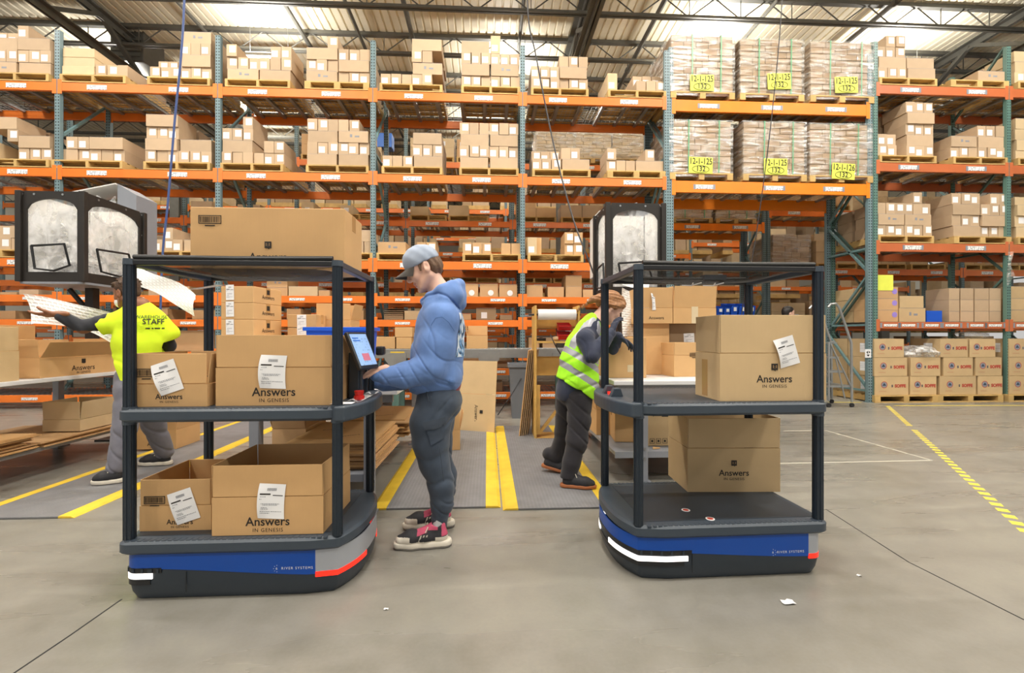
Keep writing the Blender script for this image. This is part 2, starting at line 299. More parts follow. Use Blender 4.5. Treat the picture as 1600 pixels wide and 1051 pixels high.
# ------------------------------------------------------------------ mesh collector and object helpers
class MB:
    def __init__(s): s.v, s.f, s.m, s.X = [], [], [], None; s.uv = None
    def add(s, vs, fs, mi=0):
        o = len(s.v)
        s.v += [tuple(s.X @ Vector(p)) for p in vs] if s.X else [tuple(p) for p in vs]
        s.f += [tuple(o + i for i in f) for f in fs]; s.m += [mi] * len(fs); return s
    def box(s, x0, x1, y0, y1, z0, z1, mi=0, skip=''):
        vs = [(x0, y0, z0), (x1, y0, z0), (x1, y1, z0), (x0, y1, z0), (x0, y0, z1), (x1, y0, z1), (x1, y1, z1), (x0, y1, z1)]
        fs = [(0, 3, 2, 1), (4, 5, 6, 7), (0, 1, 5, 4), (1, 2, 6, 5), (2, 3, 7, 6), (3, 0, 4, 7)]
        return s.add(vs, fs, mi)
    def obox(s, c, sx, sy, sz, R=None, mi=0):        # box with its own rotation
        q = MB().box(-sx / 2, sx / 2, -sy / 2, sy / 2, -sz / 2, sz / 2)
        R = R or Matrix.Identity(3)
        return s.add([Vector(c) + R @ Vector(p) for p in q.v], q.f, mi)
    def bar(s, a, b, w, h, mi=0, up=(0, 0, 1)):       # rectangular bar from a to b
        a, b = Vector(a), Vector(b); d = b - a; L = d.length; d.normalize(); u = Vector(up)
        if abs(d.dot(u)) > .98: u = Vector((1, 0, 0))
        x = d.cross(u).normalized(); y = x.cross(d)
        vs = [p + x * (sx * w / 2) + y * (sy * h / 2) for p in (a, b) for sx, sy in ((-1, -1), (1, -1), (1, 1), (-1, 1))]
        return s.add(vs, [(0, 1, 2, 3), (7, 6, 5, 4), (0, 4, 5, 1), (1, 5, 6, 2), (2, 6, 7, 3), (3, 7, 4, 0)], mi)
    def tube(s, pts, r, n=8, mi=0, cap=True):
        pts = [Vector(p) for p in pts]; rs = r if isinstance(r, (list, tuple)) else [r] * len(pts)
        rings, prev = [], None
        for i, p in enumerate(pts):
            d = (pts[min(i + 1, len(pts) - 1)] - pts[max(i - 1, 0)]).normalized()
            if prev is None:
                x = d.orthogonal().normalized()
            else:
                x = (prev - d * prev.dot(d))
                x = x.normalized() if x.length > 1e-5 else d.orthogonal().normalized()
            prev = x; y = d.cross(x)
            rings.append([p + (x * math.cos(2 * PI * k / n) + y * math.sin(2 * PI * k / n)) * rs[i] for k in range(n)])
        vs = [q for rg in rings for q in rg]; fs = []
        for i in range(len(rings) - 1):
            for k in range(n):
                fs.append((i * n + k, i * n + (k + 1) % n, (i + 1) * n + (k + 1) % n, (i + 1) * n + k))
        if cap: fs += [tuple(range(n - 1, -1, -1)), tuple((len(rings) - 1) * n + k for k in range(n))]
        return s.add(vs, fs, mi)
    def prism(s, poly, d0, d1, axis='z', mi=0):       # polygon pulled along an axis
        def pt(a, b, d): return {'z': (a, b, d), 'y': (a, d, b), 'x': (d, a, b)}[axis]
        n = len(poly); vs = [pt(a, b, d0) for a, b in poly] + [pt(a, b, d1) for a, b in poly]
        fs = [tuple(range(n - 1, -1, -1)), tuple(range(n, 2 * n))] + [(i, (i + 1) % n, n + (i + 1) % n, n + i) for i in range(n)]
        return s.add(vs, fs, mi)
    def ball(s, c, r, n=10, mi=0):
        rx, ry, rz = r if isinstance(r, (tuple, list)) else (r, r, r); vs, fs = [], []
        for i in range(n // 2 + 1):
            t = PI * i / (n // 2)
            for k in range(n): vs.append((c[0] + rx * math.sin(t) * math.cos(2 * PI * k / n), c[1] + ry * math.sin(t) * math.sin(2 * PI * k / n), c[2] + rz * math.cos(t)))
        for i in range(n // 2):
            for k in range(n): fs.append((i * n + k, (i + 1) * n + k, (i + 1) * n + (k + 1) % n, i * n + (k + 1) % n))
        return s.add(vs, fs, mi)
    def grid(s, rows, mi=0, thick=0.0):               # sheet through a grid of points
        nr, nc = len(rows), len(rows[0]); vs = [Vector(p) for r in rows for p in r]
        fs = [(i * nc + j, i * nc + j + 1, (i + 1) * nc + j + 1, (i + 1) * nc + j) for i in range(nr - 1) for j in range(nc - 1)]
        return s.add(vs, fs, mi)
    def mesh(s, name, mats, smooth=False, bevel=0.0, seg=2):
        me = bpy.data.meshes.new(name); me.from_pydata(s.v, [], s.f)
        mats = mats if isinstance(mats, (list, tuple)) else [mats]
        for m in mats: me.materials.append(m)
        if len(mats) > 1: me.polygons.foreach_set('material_index', s.m)
        bm = bmesh.new(); bm.from_mesh(me)
        if smooth == 'weld': bmesh.ops.remove_doubles(bm, verts=bm.verts, dist=1e-5)
        bmesh.ops.recalc_face_normals(bm, faces=bm.faces)
        if bevel:
            es = [e for e in bm.edges if len(e.link_faces) == 2 and e.calc_face_angle(0) > .6]
            bmesh.ops.bevel(bm, geom=es, offset=bevel, segments=seg, affect='EDGES', clamp_overlap=True, profile=.5)
        bm.to_mesh(me); bm.free()
        if smooth:
            me.polygons.foreach_set('use_smooth', [True] * len(me.polygons))
            me.set_sharp_from_angle(angle=.7)
        return me
    def build(s, name, mats, parent=None, smooth=False, bevel=0.0, seg=2, loc=None, rot=None):
        o = link(name, s.mesh(name, mats, smooth, bevel, seg), parent)
        if loc is not None: o.location = loc
        if rot is not None: o.rotation_euler = rot
        return o
def link(name, me, parent=None):
    o = bpy.data.objects.new(name, me); C.objects.link(o)
    if parent is not None: o.parent = parent
    return o
def tag(o, label=None, cat=None, group=None, kind=None):
    if label: o['label'] = label
    if cat: o['category'] = cat
    if group: o['group'] = group
    if kind: o['kind'] = kind
    return o
def thing(name, label, cat, loc=(0, 0, 0), rz=0.0, group=None):
    o = bpy.data.objects.new(name, None); C.objects.link(o); o.location = loc; o.rotation_euler = (0, 0, rz); o.empty_display_size = .1
    return tag(o, label, cat, group)
def copy_tree(o, parent=None):
    c = o.copy(); C.objects.link(c)
    if parent is not None: c.parent = parent
    for ch in list(o.children): copy_tree(ch, c)
    return c
_txt = {}
def text(parent, s, size, loc, rot, m, name='printed_lettering', align='CENTER', space=1.0, bold=0.0, sx=1.0):
    key = (s, size, space, bold, sx, m.name)
    if key not in _txt:
        cu = bpy.data.curves.new('lettering', 'FONT'); cu.body = s; cu.size = size; cu.align_x = align; cu.align_y = 'CENTER'
        cu.space_character = space; cu.offset = bold; cu.resolution_u = 3
        to = bpy.data.objects.new('lettering', cu); C.objects.link(to)
        dg = bpy.context.evaluated_depsgraph_get(); me = bpy.data.meshes.new_from_object(to.evaluated_get(dg))
        bpy.data.objects.remove(to); bpy.data.curves.remove(cu)
        if sx != 1: me.transform(Matrix.Diagonal((sx, 1, 1, 1)))
        me.materials.clear(); me.materials.append(m); _txt[key] = me
    o = link(name, _txt[key], parent); o.location = loc; o.rotation_euler = rot
    return o
FRONT = (PI / 2, 0, 0)                                # print standing on a face that looks towards -Y

# ------------------------------------------------------------------ the building
def struct(name, mb, m, smooth=False, bevel=0): 
    o = mb.build(name, m, smooth=smooth, bevel=bevel); o['kind'] = 'structure'; return o
struct('floor', MB().box(-30, 30, -14, 32, -.2, 0), M['concrete'])
struct('wall_back', MB().box(-30, 30, 30, 30.2, 0, 10), M['wallpaint'])
ZR = 9.15
prof = []
n = int(60 / .2)
for i in range(n):
    x = -30 + i * .2
    prof += [(x, ZR), (x + .14, ZR), (x + .155, ZR + .03), (x + .185, ZR + .03)]
prof.append((30, ZR))
roof = MB(); vs = [(x, -14, z) for x, z in prof] + [(x, 30.2, z) for x, z in prof]; k = len(prof)
roof.add(vs, [(i, i + 1, k + i + 1, k + i) for i in range(k - 1)])
roof.box(-30, 30, -14, 30.2, ZR + .08, ZR + .2)
struct('ceiling', roof, M['cream'])
# open-web roof joists along X, girders along Y
def joist(y, i):
    mb = MB()
    mb.box(-30, 30, y - .06, y + .06, ZR - .09, ZR - .003)
    for s in (-1, 1): mb.box(-30, 30, y + s * .045 - .025, y + s * .045 + .025, ZR - .56, ZR - .5)
    x = -30.0; up = True
    while x < 29.4:
        a = (x, y, ZR - .53) if up else (x, y, ZR - .06); b = (x + .62, y, ZR - .06) if up else (x + .62, y, ZR - .53)
        mb.tube([a, b], .016, 5, cap=False)
        if not up and int(x * 10) % 2: mb.tube([(x + .62, y, ZR - .53), (x + .62, y, ZR - .06)], .012, 4, cap=False)
        x += .62; up = not up
    o = mb.build('roof_joist', M['darksteel']); o['kind'] = 'structure'
for i, y in enumerate((8.75, 10.55, 12.3, 14.1, 15.9, 17.7, 19.5, 21.3, 24, 27)): joist(y, i)
def girder(x):
    mb = MB()
    for z, w in ((ZR - .16, .34), (ZR - 1.0, .30)):
        mb.box(x - w / 2, x - .02, -14, 30, z - .012, z + .012); mb.box(x + .02, x + w / 2, -14, 30, z - .012, z + .012)
        mb.box(x - .045, x - .02, -14, 30, z - .15, z); mb.box(x + .02, x + .045, -14, 30, z - .15, z)
    y = -14; up = True
    while y < 29:
        a, b = (ZR - 1.0, ZR - .2) if up else (ZR - .2, ZR - 1.0)
        mb.bar((x, y, a), (x, y + 1.35, b), .11, .09); y += 1.35; up = not up
    o = mb.build('roof_girder', M['darksteel']); o['kind'] = 'structure'
for x in (-9.35, 2.3, 12.9): girder(x)
for x, y in ((2.3, 14.4), (-9.35, 14.4), (12.9, 14.4)):
    o = MB().box(x - .13, x + .13, y - .12, y - .1, 0, ZR - 1).box(x - .13, x + .13, y + .1, y + .12, 0, ZR - 1).box(x - .01, x + .01, y - .1, y + .1, 0, ZR - 1).build('steel_column', M['darksteel']); o['kind'] = 'structure'
for i, x in enumerate((-12.6, -7.2, -4.75, -3.3, -1.95, .84, 4.1, 6.7, 9.5)):
    r = .045 if i % 2 else .06
    mb = MB().tube([(x, -14, ZR - .2), (x, 30, ZR - .2)], r, 8)
    for y in np.arange(-2, 28, 3.05): mb.tube([(x, y, ZR - .2), (x, y + .1, ZR - .2)], r + .02, 8).tube([(x, y + .05, ZR - .2), (x, y + .05, ZR)], .012, 5)
    o = mb.build('sprinkler_pipe', M['darksteel'], smooth=True); o['kind'] = 'structure'
for (x, y), lb in zip(LAMPS[15:19], ('above the fifth pallet', 'added behind the centre upright', 'above the wrapped pallets', 'at the right end')):
    t = thing('high_bay_light', 'slim high bay light under the roof, ' + lb, 'ceiling light', (x, y, 7.95), group='high bay lights under the roof')
    MB().box(-.55, .55, -.05, .05, .012, .09).build('housing', M['whitepaint'], t, bevel=.008)
    MB().box(-.54, .54, -.045, .045, .0, .012).build('lens', M['lampglow'], t); MB().box(-.54, .54, -.045, .045, .09, .1).build('lens', M['lampglow'], t)
    MB().tube([(-.45, 0, .1), (-.45, 0, ZR - 7.95)], .006, 5).build('hanger', M['galv'], t); MB().tube([(.45, 0, .1), (.45, 0, ZR - 7.95)], .006, 5).build('hanger', M['galv'], t)
# warm-air unit under the roof, far left
a = P(216, 108, 13.0)
t = thing('unit_heater', 'dark grey warm-air unit hung beside the left roof girder', 'heater', (a.x, 13.0, a.z))
MB().box(-.42, .42, -.4, .4, 0, .85).build('casing', M['darksteel'], t, bevel=.02)
for i in range(5): MB().box(-.36, .36, -.43, -.40, .1 + i * .14, .17 + i * .14).build('louvre', M['darksteel'], t)
MB().tube([(-.3, 0, .85), (-.3, 0, ZR - a.z)], .015, 5).tube([(.3, 0, .85), (.3, 0, ZR - a.z)], .015, 5).build('hanger', M['darksteel'], t)

# floor marks
def strip(name, a, b, w, m, label, cat, group=None, z=.0015, kind=None):
    a, b = Vector(a), Vector(b); d = (b - a).normalized(); s = Vector((-d.y, d.x, 0)) * w / 2
    mb = MB().add([a - s, b - s, b + s, a + s] + [p + Vector((0, 0, z)) for p in (a - s, b - s, b + s, a + s)],
                  [(0, 3, 2, 1), (4, 5, 6, 7), (0, 1, 5, 4), (1, 2, 6, 5), (2, 3, 7, 6), (3, 0, 4, 7)])
    o = mb.build(name, m); return tag(o, label, cat, group, kind)
d0, d1 = G(1387, 634), G(1612, 838)
L = (d1 - d0).length; nd = 46
for i in range(nd):
    if 15 < i < 18: continue
    u0, u1 = i / nd, (i + .52) / nd
    strip('floor_tape', d0.lerp(d1, u0), d0.lerp(d1, u1), .062, M['tapeyellow'], 'short yellow tape dash in the dashed line across the right floor', 'floor tape', 'dashed yellow tape line')
strip('floor_tape', G(1398, 633.5), G(1640, 633), .05, M['tapeyellow'], 'long yellow tape line on the floor before the right rack', 'floor tape')
strip('floor_tape', G(1294, 628), G(1345, 628.5), .05, M['tapeyellow'], 'yellow tape line at the foot of the step ladder', 'floor tape')
for a, b in (((1215, 724), (1456, 719)), ((1456, 719), (1289, 672)), ((1289, 672), (1225, 673))):
    o = strip('trim_1', G(*a), G(*b), .022, M['tapewhite'], None, None, kind='structure')
for pts in (((1290, 795), (1420, 878), (1600, 968)), ((190, 936), (110, 992), (0, 1066)), ((1400, 660), (1600, 668)), ((560, 676), (640, 650))):
    for p, q in zip(pts, pts[1:]): strip('trim_2', G(*p), G(*q), .007, M['rubber'], None, None, z=.001, kind='structure')
def scrap(px, py, s, seed, label, m='paper', name='paper_scrap', cat='litter'):
    r = random.Random(seed); g = G(px, py)
    rows = [[(g.x + (i - 1.5) * s / 3 + r.uniform(-.1, .1) * s, g.y + (j - 1) * s * .35, .003 + r.uniform(0, .28) * s * (1 if 0 < i < 3 else .3)) for i in range(4)] for j in range(3)]
    tag(MB().grid(rows).build(name, M[m], smooth=True), label, cat)
scrap(1232, 942, .05, 1, 'small white torn paper scrap on the open floor, lower right')
scrap(603, 952, .02, 2, 'tiny white paper fleck on the floor before the walkway')
scrap(196, 752, .06, 4, 'crumpled brown paper scrap on the floor left of the staff worker', 'kraftl')
scrap(1343, 900, .02, 5, 'tiny white plastic fleck on the floor right of the second cart')

# ------------------------------------------------------------------ pallet racks
DECK = {}
def deck_mesh(w):
    k = round(w, 2)
    if k not in DECK:
        mb = MB()
        for i in range(3):
            x = -w / 2 + w * (i + .5) / 3
            mb.box(x - .028, x + .028, .02, .98, -.045, -.012)
        nx = int(w / .075)
        for i in range(nx + 1):
            x = -w / 2 + .01 + (w - .02) * i / nx
            mb.box(x - .0028, x + .0028, -.02, 1.0, -.006, 0)
            mb.box(x - .0028, x + .0028, -.022, -.017, -.045, 0)
        for j in range(11):
            y = .03 + j * .094
            mb.box(-w / 2, w / 2, y - .0028, y + .0028, -.011, -.006)
        DECK[k] = mb.mesh('wire_deck', M['galv'])
    return DECK[k]
BEAM = {}
def beam_mesh(w, h, m):
    k = (round(w, 2), h, m)
    if k not in BEAM:
        mb = MB().box(-w / 2, w / 2, -.025, .025, -h, 0)
        for s in (-1, 1): mb.box(s * w / 2 - .035, s * w / 2 + .035, -.03, -.025, -h - .05, .05)
        BEAM[k] = mb.mesh('beam', M[m], bevel=.004, seg=1)
    return BEAM[k]
def post_mesh(h, m, dark=False):
    k = ('post', h, m)
    if k not in BEAM:
        mb = MB().box(-.04, .04, -.035, -.030, 0, h).box(-.04, -.035, -.030, .035, 0, h).box(.035, .04, -.030, .035, 0, h)
        mb.box(-.04, -.015, .03, .035, 0, h).box(.015, .04, .03, .035, 0, h).box(-.06, .06, -.06, .06, 0, .01)
        BEAM[k] = mb.mesh('upright', M[m])
    return BEAM[k]
LABELMESH = {}
def label_mesh(w, h, m='beamlabel'):
    k = (w, h, m)
    if k not in LABELMESH: LABELMESH[k] = MB().box(-w / 2, w / 2, -.002, .0, -h / 2, h / 2).mesh('beam_label', M[m])
    return LABELMESH[k]
def rack(label, Y, xs, height, levels, postm='post', bm='orange', bh=.135, labels=2, holders=False, deck=True, braces=True, lowlab=3, depth=1.0):
    """levels: for each bay a list of beam-top heights."""
    t = thing('pallet_rack', label, 'rack', ((xs[0] + xs[-1]) / 2, Y, 0))
    ox = t.location.x
    for x in xs:
        for dy in (0, depth):
            o = link('upright', post_mesh(height, postm), t); o.location = (x - ox, dy, 0)
        if braces:
            z = .25; mb = MB(); up = True
            while z < height - .9:
                a, b = ((z, z + .95) if up else (z + .95, z))
                mb.bar((x - ox, .035, a), (x - ox, depth - .035, b), .04, .035); z += 1.05; up = not up
            for z in (.2, 1.38, 2.75, 4.3): mb.bar((x - ox, .035, z), (x - ox, depth - .035, z), .04, .035)
            mb.build('brace', M['green' if postm == 'postgreen' else 'teal'], t)
    for (x0, x1), lv in zip(zip(xs, xs[1:]), levels):
        w = x1 - x0 - .085; xc = (x0 + x1) / 2 - ox
        for z in lv:
            low = z < 2.0; h = .115 if low else bh
            for dy in (-.012, depth + .012):
                o = link('beam', beam_mesh(w, h, bm), t); o.location = (xc, dy, z)
                if dy < 0 and labels:
                    nl = (lowlab if low else (3 if w > 3 else labels))
                    for i in range(nl):
                        u = -w / 2 + w * (i + .5) / nl + RND.uniform(-.05, .05)
                        l = link('beam_label', label_mesh(.25 if low else .31, .045 if low else .075), o); l.location = (u, -.026, -h / 2)
                        if holders:
                            for s in (-1, 1):
                                q = link('label_holder', label_mesh(.04, .085, 'greypaint'), o); q.location = (u + s * .175, -.026, -h / 2)
            if deck:
                nd = 3 if w > 3 else 2
                for i in range(nd):
                    o = link('wire_deck', deck_mesh(w / nd - .03), t); o.location = (xc - w / 2 + w * (i + .5) / nd, 0, z + .006)
    return t
XA = [-9.48, -6.96, -4.44, -1.92, .60, 3.11]
LV = [5.29, 3.90, 2.44, 1.85, 1.453, .927, .63, .225]
rack('long orange and teal pallet rack filling the left and centre, nearest row', 7.88, XA, 6.14, [LV] * 5)
rack('tall orange rack bay over the passage, holding film-wrapped pallets', 7.88, [3.19, 6.80], 6.2, [[5.29, 3.88]], bm='orange2', bh=.20, holders=True, postm='post')
rack('dull orange rack with green uprights at the right, white-bag cartons at its foot', 7.88, [6.90, 9.42, 11.94], 6.42, [[5.65, 4.267, 2.837, 1.43]] * 2, bm='orange3', bh=.15, holders=True, postm='postgreen', lowlab=6)
rack('second row orange rack across the aisle behind the long rack', 11.0, [-12, -9.48, -6.96, -4.44, -1.92, .60, 3.11], 6.14, [[5.29, 3.90, 2.44, 1.72, 1.15, .5]] * 6, braces=False)
rack('second row rack bay over the passage behind', 11.0, [3.19, 6.80], 6.14, [[5.29, 3.92]], bm='orange2', bh=.17, holders=True, braces=False)
rack('second row rack behind the right-hand rack', 11.0, [6.90, 9.42, 11.94, 14.46], 6.4, [[5.65, 4.28, 2.84, 1.43]] * 3, bm='orange', bh=.15, braces=True)
rack('third row orange rack far back, left half', 15.1, [-15, -12.0, -9.48, -6.96, -4.44, -1.92, .60, 3.11], 6.14, [[5.29, 3.90, 2.44, 1.4, .5]] * 7, braces=False)
rack('third row rack far back, seen through the passage', 15.1, [3.19, 6.80, 9.42, 11.94, 14.46], 6.3, [[5.29, 3.9]] + [[4.3, 2.84, 1.8, .9]] * 3, bm='orange', braces=True, deck=False)
rack('fourth row orange rack at the far back', 19.5, [-16, -12, -8, -4, .0, 4.0, 8.0, 12, 16], 6.3, [[5.3, 3.9, 2.5, 1.3]] * 8, braces=False, deck=False)

# ------------------------------------------------------------------ pallets and cartons on the racks
ORD = ['first', 'second', 'third', 'fourth', 'fifth', 'sixth', 'seventh', 'eighth', 'ninth', 'tenth', 'eleventh', 'twelfth']
PALM = {}
def pallet(x, y, z, w, label, d=1.08, group=None, rz=0, h=.13, block=False):
    t = thing('pallet', label, 'pallet', (x, y, z), rz, group)
    k = (round(w, 2), d, h, block)
    if k not in PALM:
        st = MB().box(-.022, .022, 0, d, .018, h - .02)
        top = MB(); bot = MB()
        for i in range(7): yy = (d - .1) * i / 6; top.box(-w / 2, w / 2, yy, yy + .1, h - .02, h)
        for i in range(3): yy = (d - .1) * i / 2; bot.box(-w / 2, w / 2, yy, yy + .1, 0, .018)
        if block: st = MB().box(-.05, .05, 0, d, .018, h - .02)
        PALM[k] = [st.mesh('stringer', M['wood']), top.mesh('deck_boards', M['wood']), bot.mesh('bottom_boards', M['wood'])]
    st, top, bot = PALM[k]
    for s in (-1, 0, 1):
        o = link('stringer', st, t); o.location.x = s * (w / 2 - (.05 if block else .022))
    link('deck_boards', top, t); link('bottom_boards', bot, t)
    return t
CM = {}
def carton_mesh(w, d, h, m, lab=None, tape=False):
    k = (w, d, h, m, lab, tape)
    if k not in CM:
        mb = MB().box(-w / 2, w / 2, 0, d, 0, h)
        if lab == 'low': mb.box(-w * .1 - .05, -w * .1 + .05, -.0015, 0, h * .12, h * .12 + .105, 1)
        elif lab == 'mid': mb.box(-.035, .065, -.0015, 0, h * .3, h * .3 + .11, 1)
        elif lab == 'print': mb.box(-w * .12, -w * .04, -.0015, 0, h * .45, h * .7, 2).box(w * .05, w * .2, -.0015, 0, h * .45, h * .6, 2)
        elif lab == 'dot': mb.add([(w * .1 + .05 * math.cos(a), -.002, h * .3 + .05 * math.sin(a)) for a in [i * PI / 6 for i in range(12)]], [tuple(range(12))], 1)
        elif lab == 'pdot': mb.add([(w * .36 + .05 * math.cos(a), -.002, h * .6 + .05 * math.sin(a)) for a in [i * PI / 6 for i in range(12)]], [tuple(range(12))], 3)
        elif lab == 'flat': mb.box(-w * .4, w * .4, -.0015, 0, h * .35, h * .75, 1)
        mb.box(-w / 2 + .002, w / 2 - .002, -.001, 0, h - .004, h, 2) if tape else None
        CM[k] = mb.mesh('carton', [M[m], M['sticker'], M['greyprint'], M['purple']], bevel=.004 if max(w, h) > .2 and not lab else 0, seg=1)
    return CM[k]
NC = [0]
def carton(x, y, z, w, d, h, label, group=None, m='kraft', lab=None, rz=0.0, tape=False, name='carton'):
    o = link(name, carton_mesh(round(w, 3), round(d, 3), round(h, 3), m, lab, tape)); o.location = (x, y, z); o.rotation_euler.z = rz
    NC[0] += 1
    return tag(o, label, 'carton', group)
EH, SH = .197, .197
REAR = MB()                                          # the rows that stand behind the front rows
POS3 = ['left of three', 'middle of three', 'right of three']
ROWN = ['bottom row', 'second row', 'third row', 'fourth row', 'fifth row']
def load(z, x0, x1, Y, blocks, where, m='kraft', pal=True, block=False, mats=None):
    """blocks: a string per side-by-side stack, a letter per layer: e three ends, s one long side, 1 2 3 a single end at left, middle or
    right, a two ends at left, b two ends at right, c three small ends set back, y one pale flat carton, t one tall end, u one tall end right, . nothing"""
    zb = z + .008
    if pal:
        pallet((x0 + x1) / 2, Y, zb, x1 - x0, 'wooden pallet, ' + where, block=block); zb += .131
    n = len(blocks); bw = (x1 - x0) / n
    stn = {1: [''], 2: [', left stack', ', right stack'], 3: [', left stack', ', middle stack', ', right stack']}[n]
    grp = 'cartons on the ' + where
    for bi, layers in enumerate(blocks):
        bx = x0 + bw * bi; zz = zb
        for li, c in enumerate(layers):
            ew = bw / 3 - .004; y0 = Y + .03 + RND.uniform(0, .03); rw = ROWN[min(li, 4)]
            h = EH
            def end(i, yy=y0, hh=EH, ps=POS3, deep=.5):
                lb = RND.choice(['low', 'low', 'mid', 'mid', None]); mm = mats or m
                carton(bx + bw * (i + .5) / 3 + RND.uniform(-.004, .004), yy + RND.uniform(0, .02), zz, ew - .006, deep, hh - .002, f'carton end, {ps[i]}, {rw}{stn[bi]}, {where}', grp, mm, lb, RND.uniform(-.02, .02))
            if c == 'e':
                for i in range(3): end(i)
            elif c in '123':
                end(int(c) - 1)
            elif c == 'a': end(0); end(1)
            elif c == 'b': end(1); end(2)
            elif c == 'c':
                for i in range(3): end(i, y0 + .2)
            elif c in 's':
                carton(bx + bw / 2 + RND.uniform(-.01, .01), y0, zz, bw - .03, .5, SH - .003, f'long carton side, {rw}{stn[bi]}, {where}', grp, mats or m, RND.choice(['print', None, None]), RND.uniform(-.015, .015), True, 'long_carton')
            elif c == 'y':
                h = .15; carton(bx + bw / 2, y0, zz, bw - .02, .85, h - .003, f'pale flat carton, {rw}{stn[bi]}, {where}', grp, 'kraftl')
            elif c in 'tu':
                h = .3; i = 0 if c == 't' else 2; carton(bx + bw * (i + .5) / 3, y0, zz, ew, .7, h - .003, f'tall carton end, {rw}{stn[bi]}, {where}', grp, 'kraftl', 'low')
            if c in 'es' and zz < zb + .9: REAR.box(bx + .02, bx + bw - .02, Y + .62, Y + .98, zz, zz + h - .004)
            if c != '.': zz += h
def W_(a, b, Y=7.93): return PX(a, Y), PX(b, Y)
Z5, Z4, Z3 = 5.29, 3.90, 2.44
top = [((-22, 84), ['sesc1'[:4], 'ses1']), ((101, 203), ['yyy', 'e.']), ((236, 333), ['ec', 'eses']), ((356, 457), ['se1', 'seb']), ((479, 579), ['ses3', 'ese']),
       ((595, 692), ['e', 'asas']), ((721, 812), ['eses', 'eset']), ((829, 918), ['ee', 'ese']), ((948, 1038), ['tc'[:1], 'ec'])]
for i, ((a, b), bl) in enumerate(top):
    load(Z5, *W_(a, b), 7.84, bl, f'{ORD[i]} pallet, top long shelf', block=(i == 4))
sec = [((-20, 84), ['t3s', 'es']), ((88, 198), ['eb', 'es']), ((230, 333), ['eses', 'es']), ((349, 446), ['ese3', 'eb']), ((481, 578), ['sese', 'sesa']),
       ((598, 692), ['e', 'ses']), ((718, 810), ['sese', 'sese']), ((831, 921), ['ec', 'sa']), ((947, 1037), ['e1', 's2'])]
for i, ((a, b), bl) in enumerate(sec):
    load(Z4, *W_(a, b), 7.84, bl, f'{ORD[i]} pallet, second long shelf', block=(i == 8))
thr = [((-20, 40), ['ee']), ((240, 335), ['e2', 's']), ((495, 584), ['ee', 'es']), ((590, 682), ['s.', 'b']), ((723, 813), ['e', 'b']), ((824, 910), ['t', 'bb'])]
for i, ((a, b), bl) in enumerate(thr):
    load(Z3, *W_(a, b), 7.84, bl, f'{ORD[i]} pallet, third long shelf', m='board3' if i > 2 else 'kraft')
# right-hand rack
rt = [((1368, 1457), ['eseb'[:4], 'ss'], 5.65), ((1478, 1568), ['.', 's'], 5.65), ((1368, 1456), ['aa', 'esese'[:5]], 4.267), ((1482, 1566), ['es', 'ese'], 4.267),
      ((1366, 1452), ['ese', 'ese2'], 2.837), ((1483, 1572), ['sese', 'eseb'], 2.837)]
for i, ((a, b), bl, z) in enumerate(rt):
    load(z, *W_(a, b), 7.84, bl, f'{["left", "right"][i % 2]} pallet, {["top", "second", "third"][i // 2]} right-hand shelf', m='kraft', block=i in (1, 5))
rb = [('ese', 5.65), ('yses', 4.267), ('sesy', 2.837)]
for i, (bl, z) in enumerate(rb): load(z, *W_(1582, 1690), 7.84, [bl, bl], f'edge pallet, {["top", "second", "third"][i]} right-hand shelf', m='kraftl')
# rows across the aisle and beyond: front cartons as things, larger cartons
ROWS = MB()
def row_fill(Y, x0, x1, z, hmax, label, group, seed, m=('kraftl', 'kraft', 'board3'), wr=(.35, .6), gap=.12, pal=True):
    r = random.Random(seed); x = x0 + .05; np_ = 0
    while x < x1 - .4:
        w = r.uniform(.85, 1.05)
        if x + w > x1: break
        zb = z + .01
        if pal: pallet(x + w / 2, Y, zb, w, 'pallet, ' + ORD[np_] + ' ' + label, group='pallets ' + group); np_ += 1; zb += .131
        mm = r.choice(m); hh = r.uniform(.2, .3); nl = r.randint(1, max(1, int((hmax - .15) / hh))); k = r.choice((2, 2, 3))
        for l in range(nl):
            kk = k if l < nl - 1 else r.randint(1, k)
            for i in range(kk):
                xc = x + w * (i + .5) / k; ROWS.box(xc - w / k / 2 + .005, xc + w / k / 2 - .005, Y + .03, Y + .53, zb + l * hh, zb + (l + 1) * hh - .004, ('kraftl', 'kraft', 'board3').index(mm))
                if r.random() < .33: ROWS.box(xc - .06, xc + .05, Y + .028, Y + .03, zb + l * hh + .05, zb + l * hh + .15, 3)
        x += w + r.uniform(.03, gap)
for i, (x0, x1) in enumerate(((-6.9, -4.5), (-4.4, -2.0), (-1.88, .56), (.64, 3.07))):
    wh = ['third bay from the centre', 'second bay left of centre', 'centre-left bay', 'centre bay'][i]
    if i < 3: row_fill(11.0, x0, x1, 5.29, .8, f'on the top shelf across the aisle, {wh}', f'top shelf across the aisle, {wh}', 20 + i)
    row_fill(11.0, x0, x1, 3.90, .62, f'on the middle shelf across the aisle, {wh}', f'middle shelf across the aisle, {wh}', 30 + i)
    row_fill(11.0, x0, x1, 2.44, .5, f'on the third shelf across the aisle, {wh}', f'third shelf across the aisle, {wh}', 40 + i, m=('kraft', 'board3'))
row_fill(11.0, 3.3, 6.7, 5.29, 1.0, 'on the top shelf across the passage', 'on the top shelf across the passage', 50)
row_fill(11.0, 6.95, 9.38, 4.28, 1.0, 'on the upper shelf behind the right rack', 'on the upper shelf behind the right rack', 51)
row_fill(11.0, 8.1, 9.38, 2.84, .8, 'on the middle shelf behind the right rack', 'on the middle shelf behind the right rack', 52)
row_fill(11.0, 9.46, 11.9, 2.84, .8, 'on the middle shelf behind the far right bay', 'on the middle shelf behind the far right bay', 53)
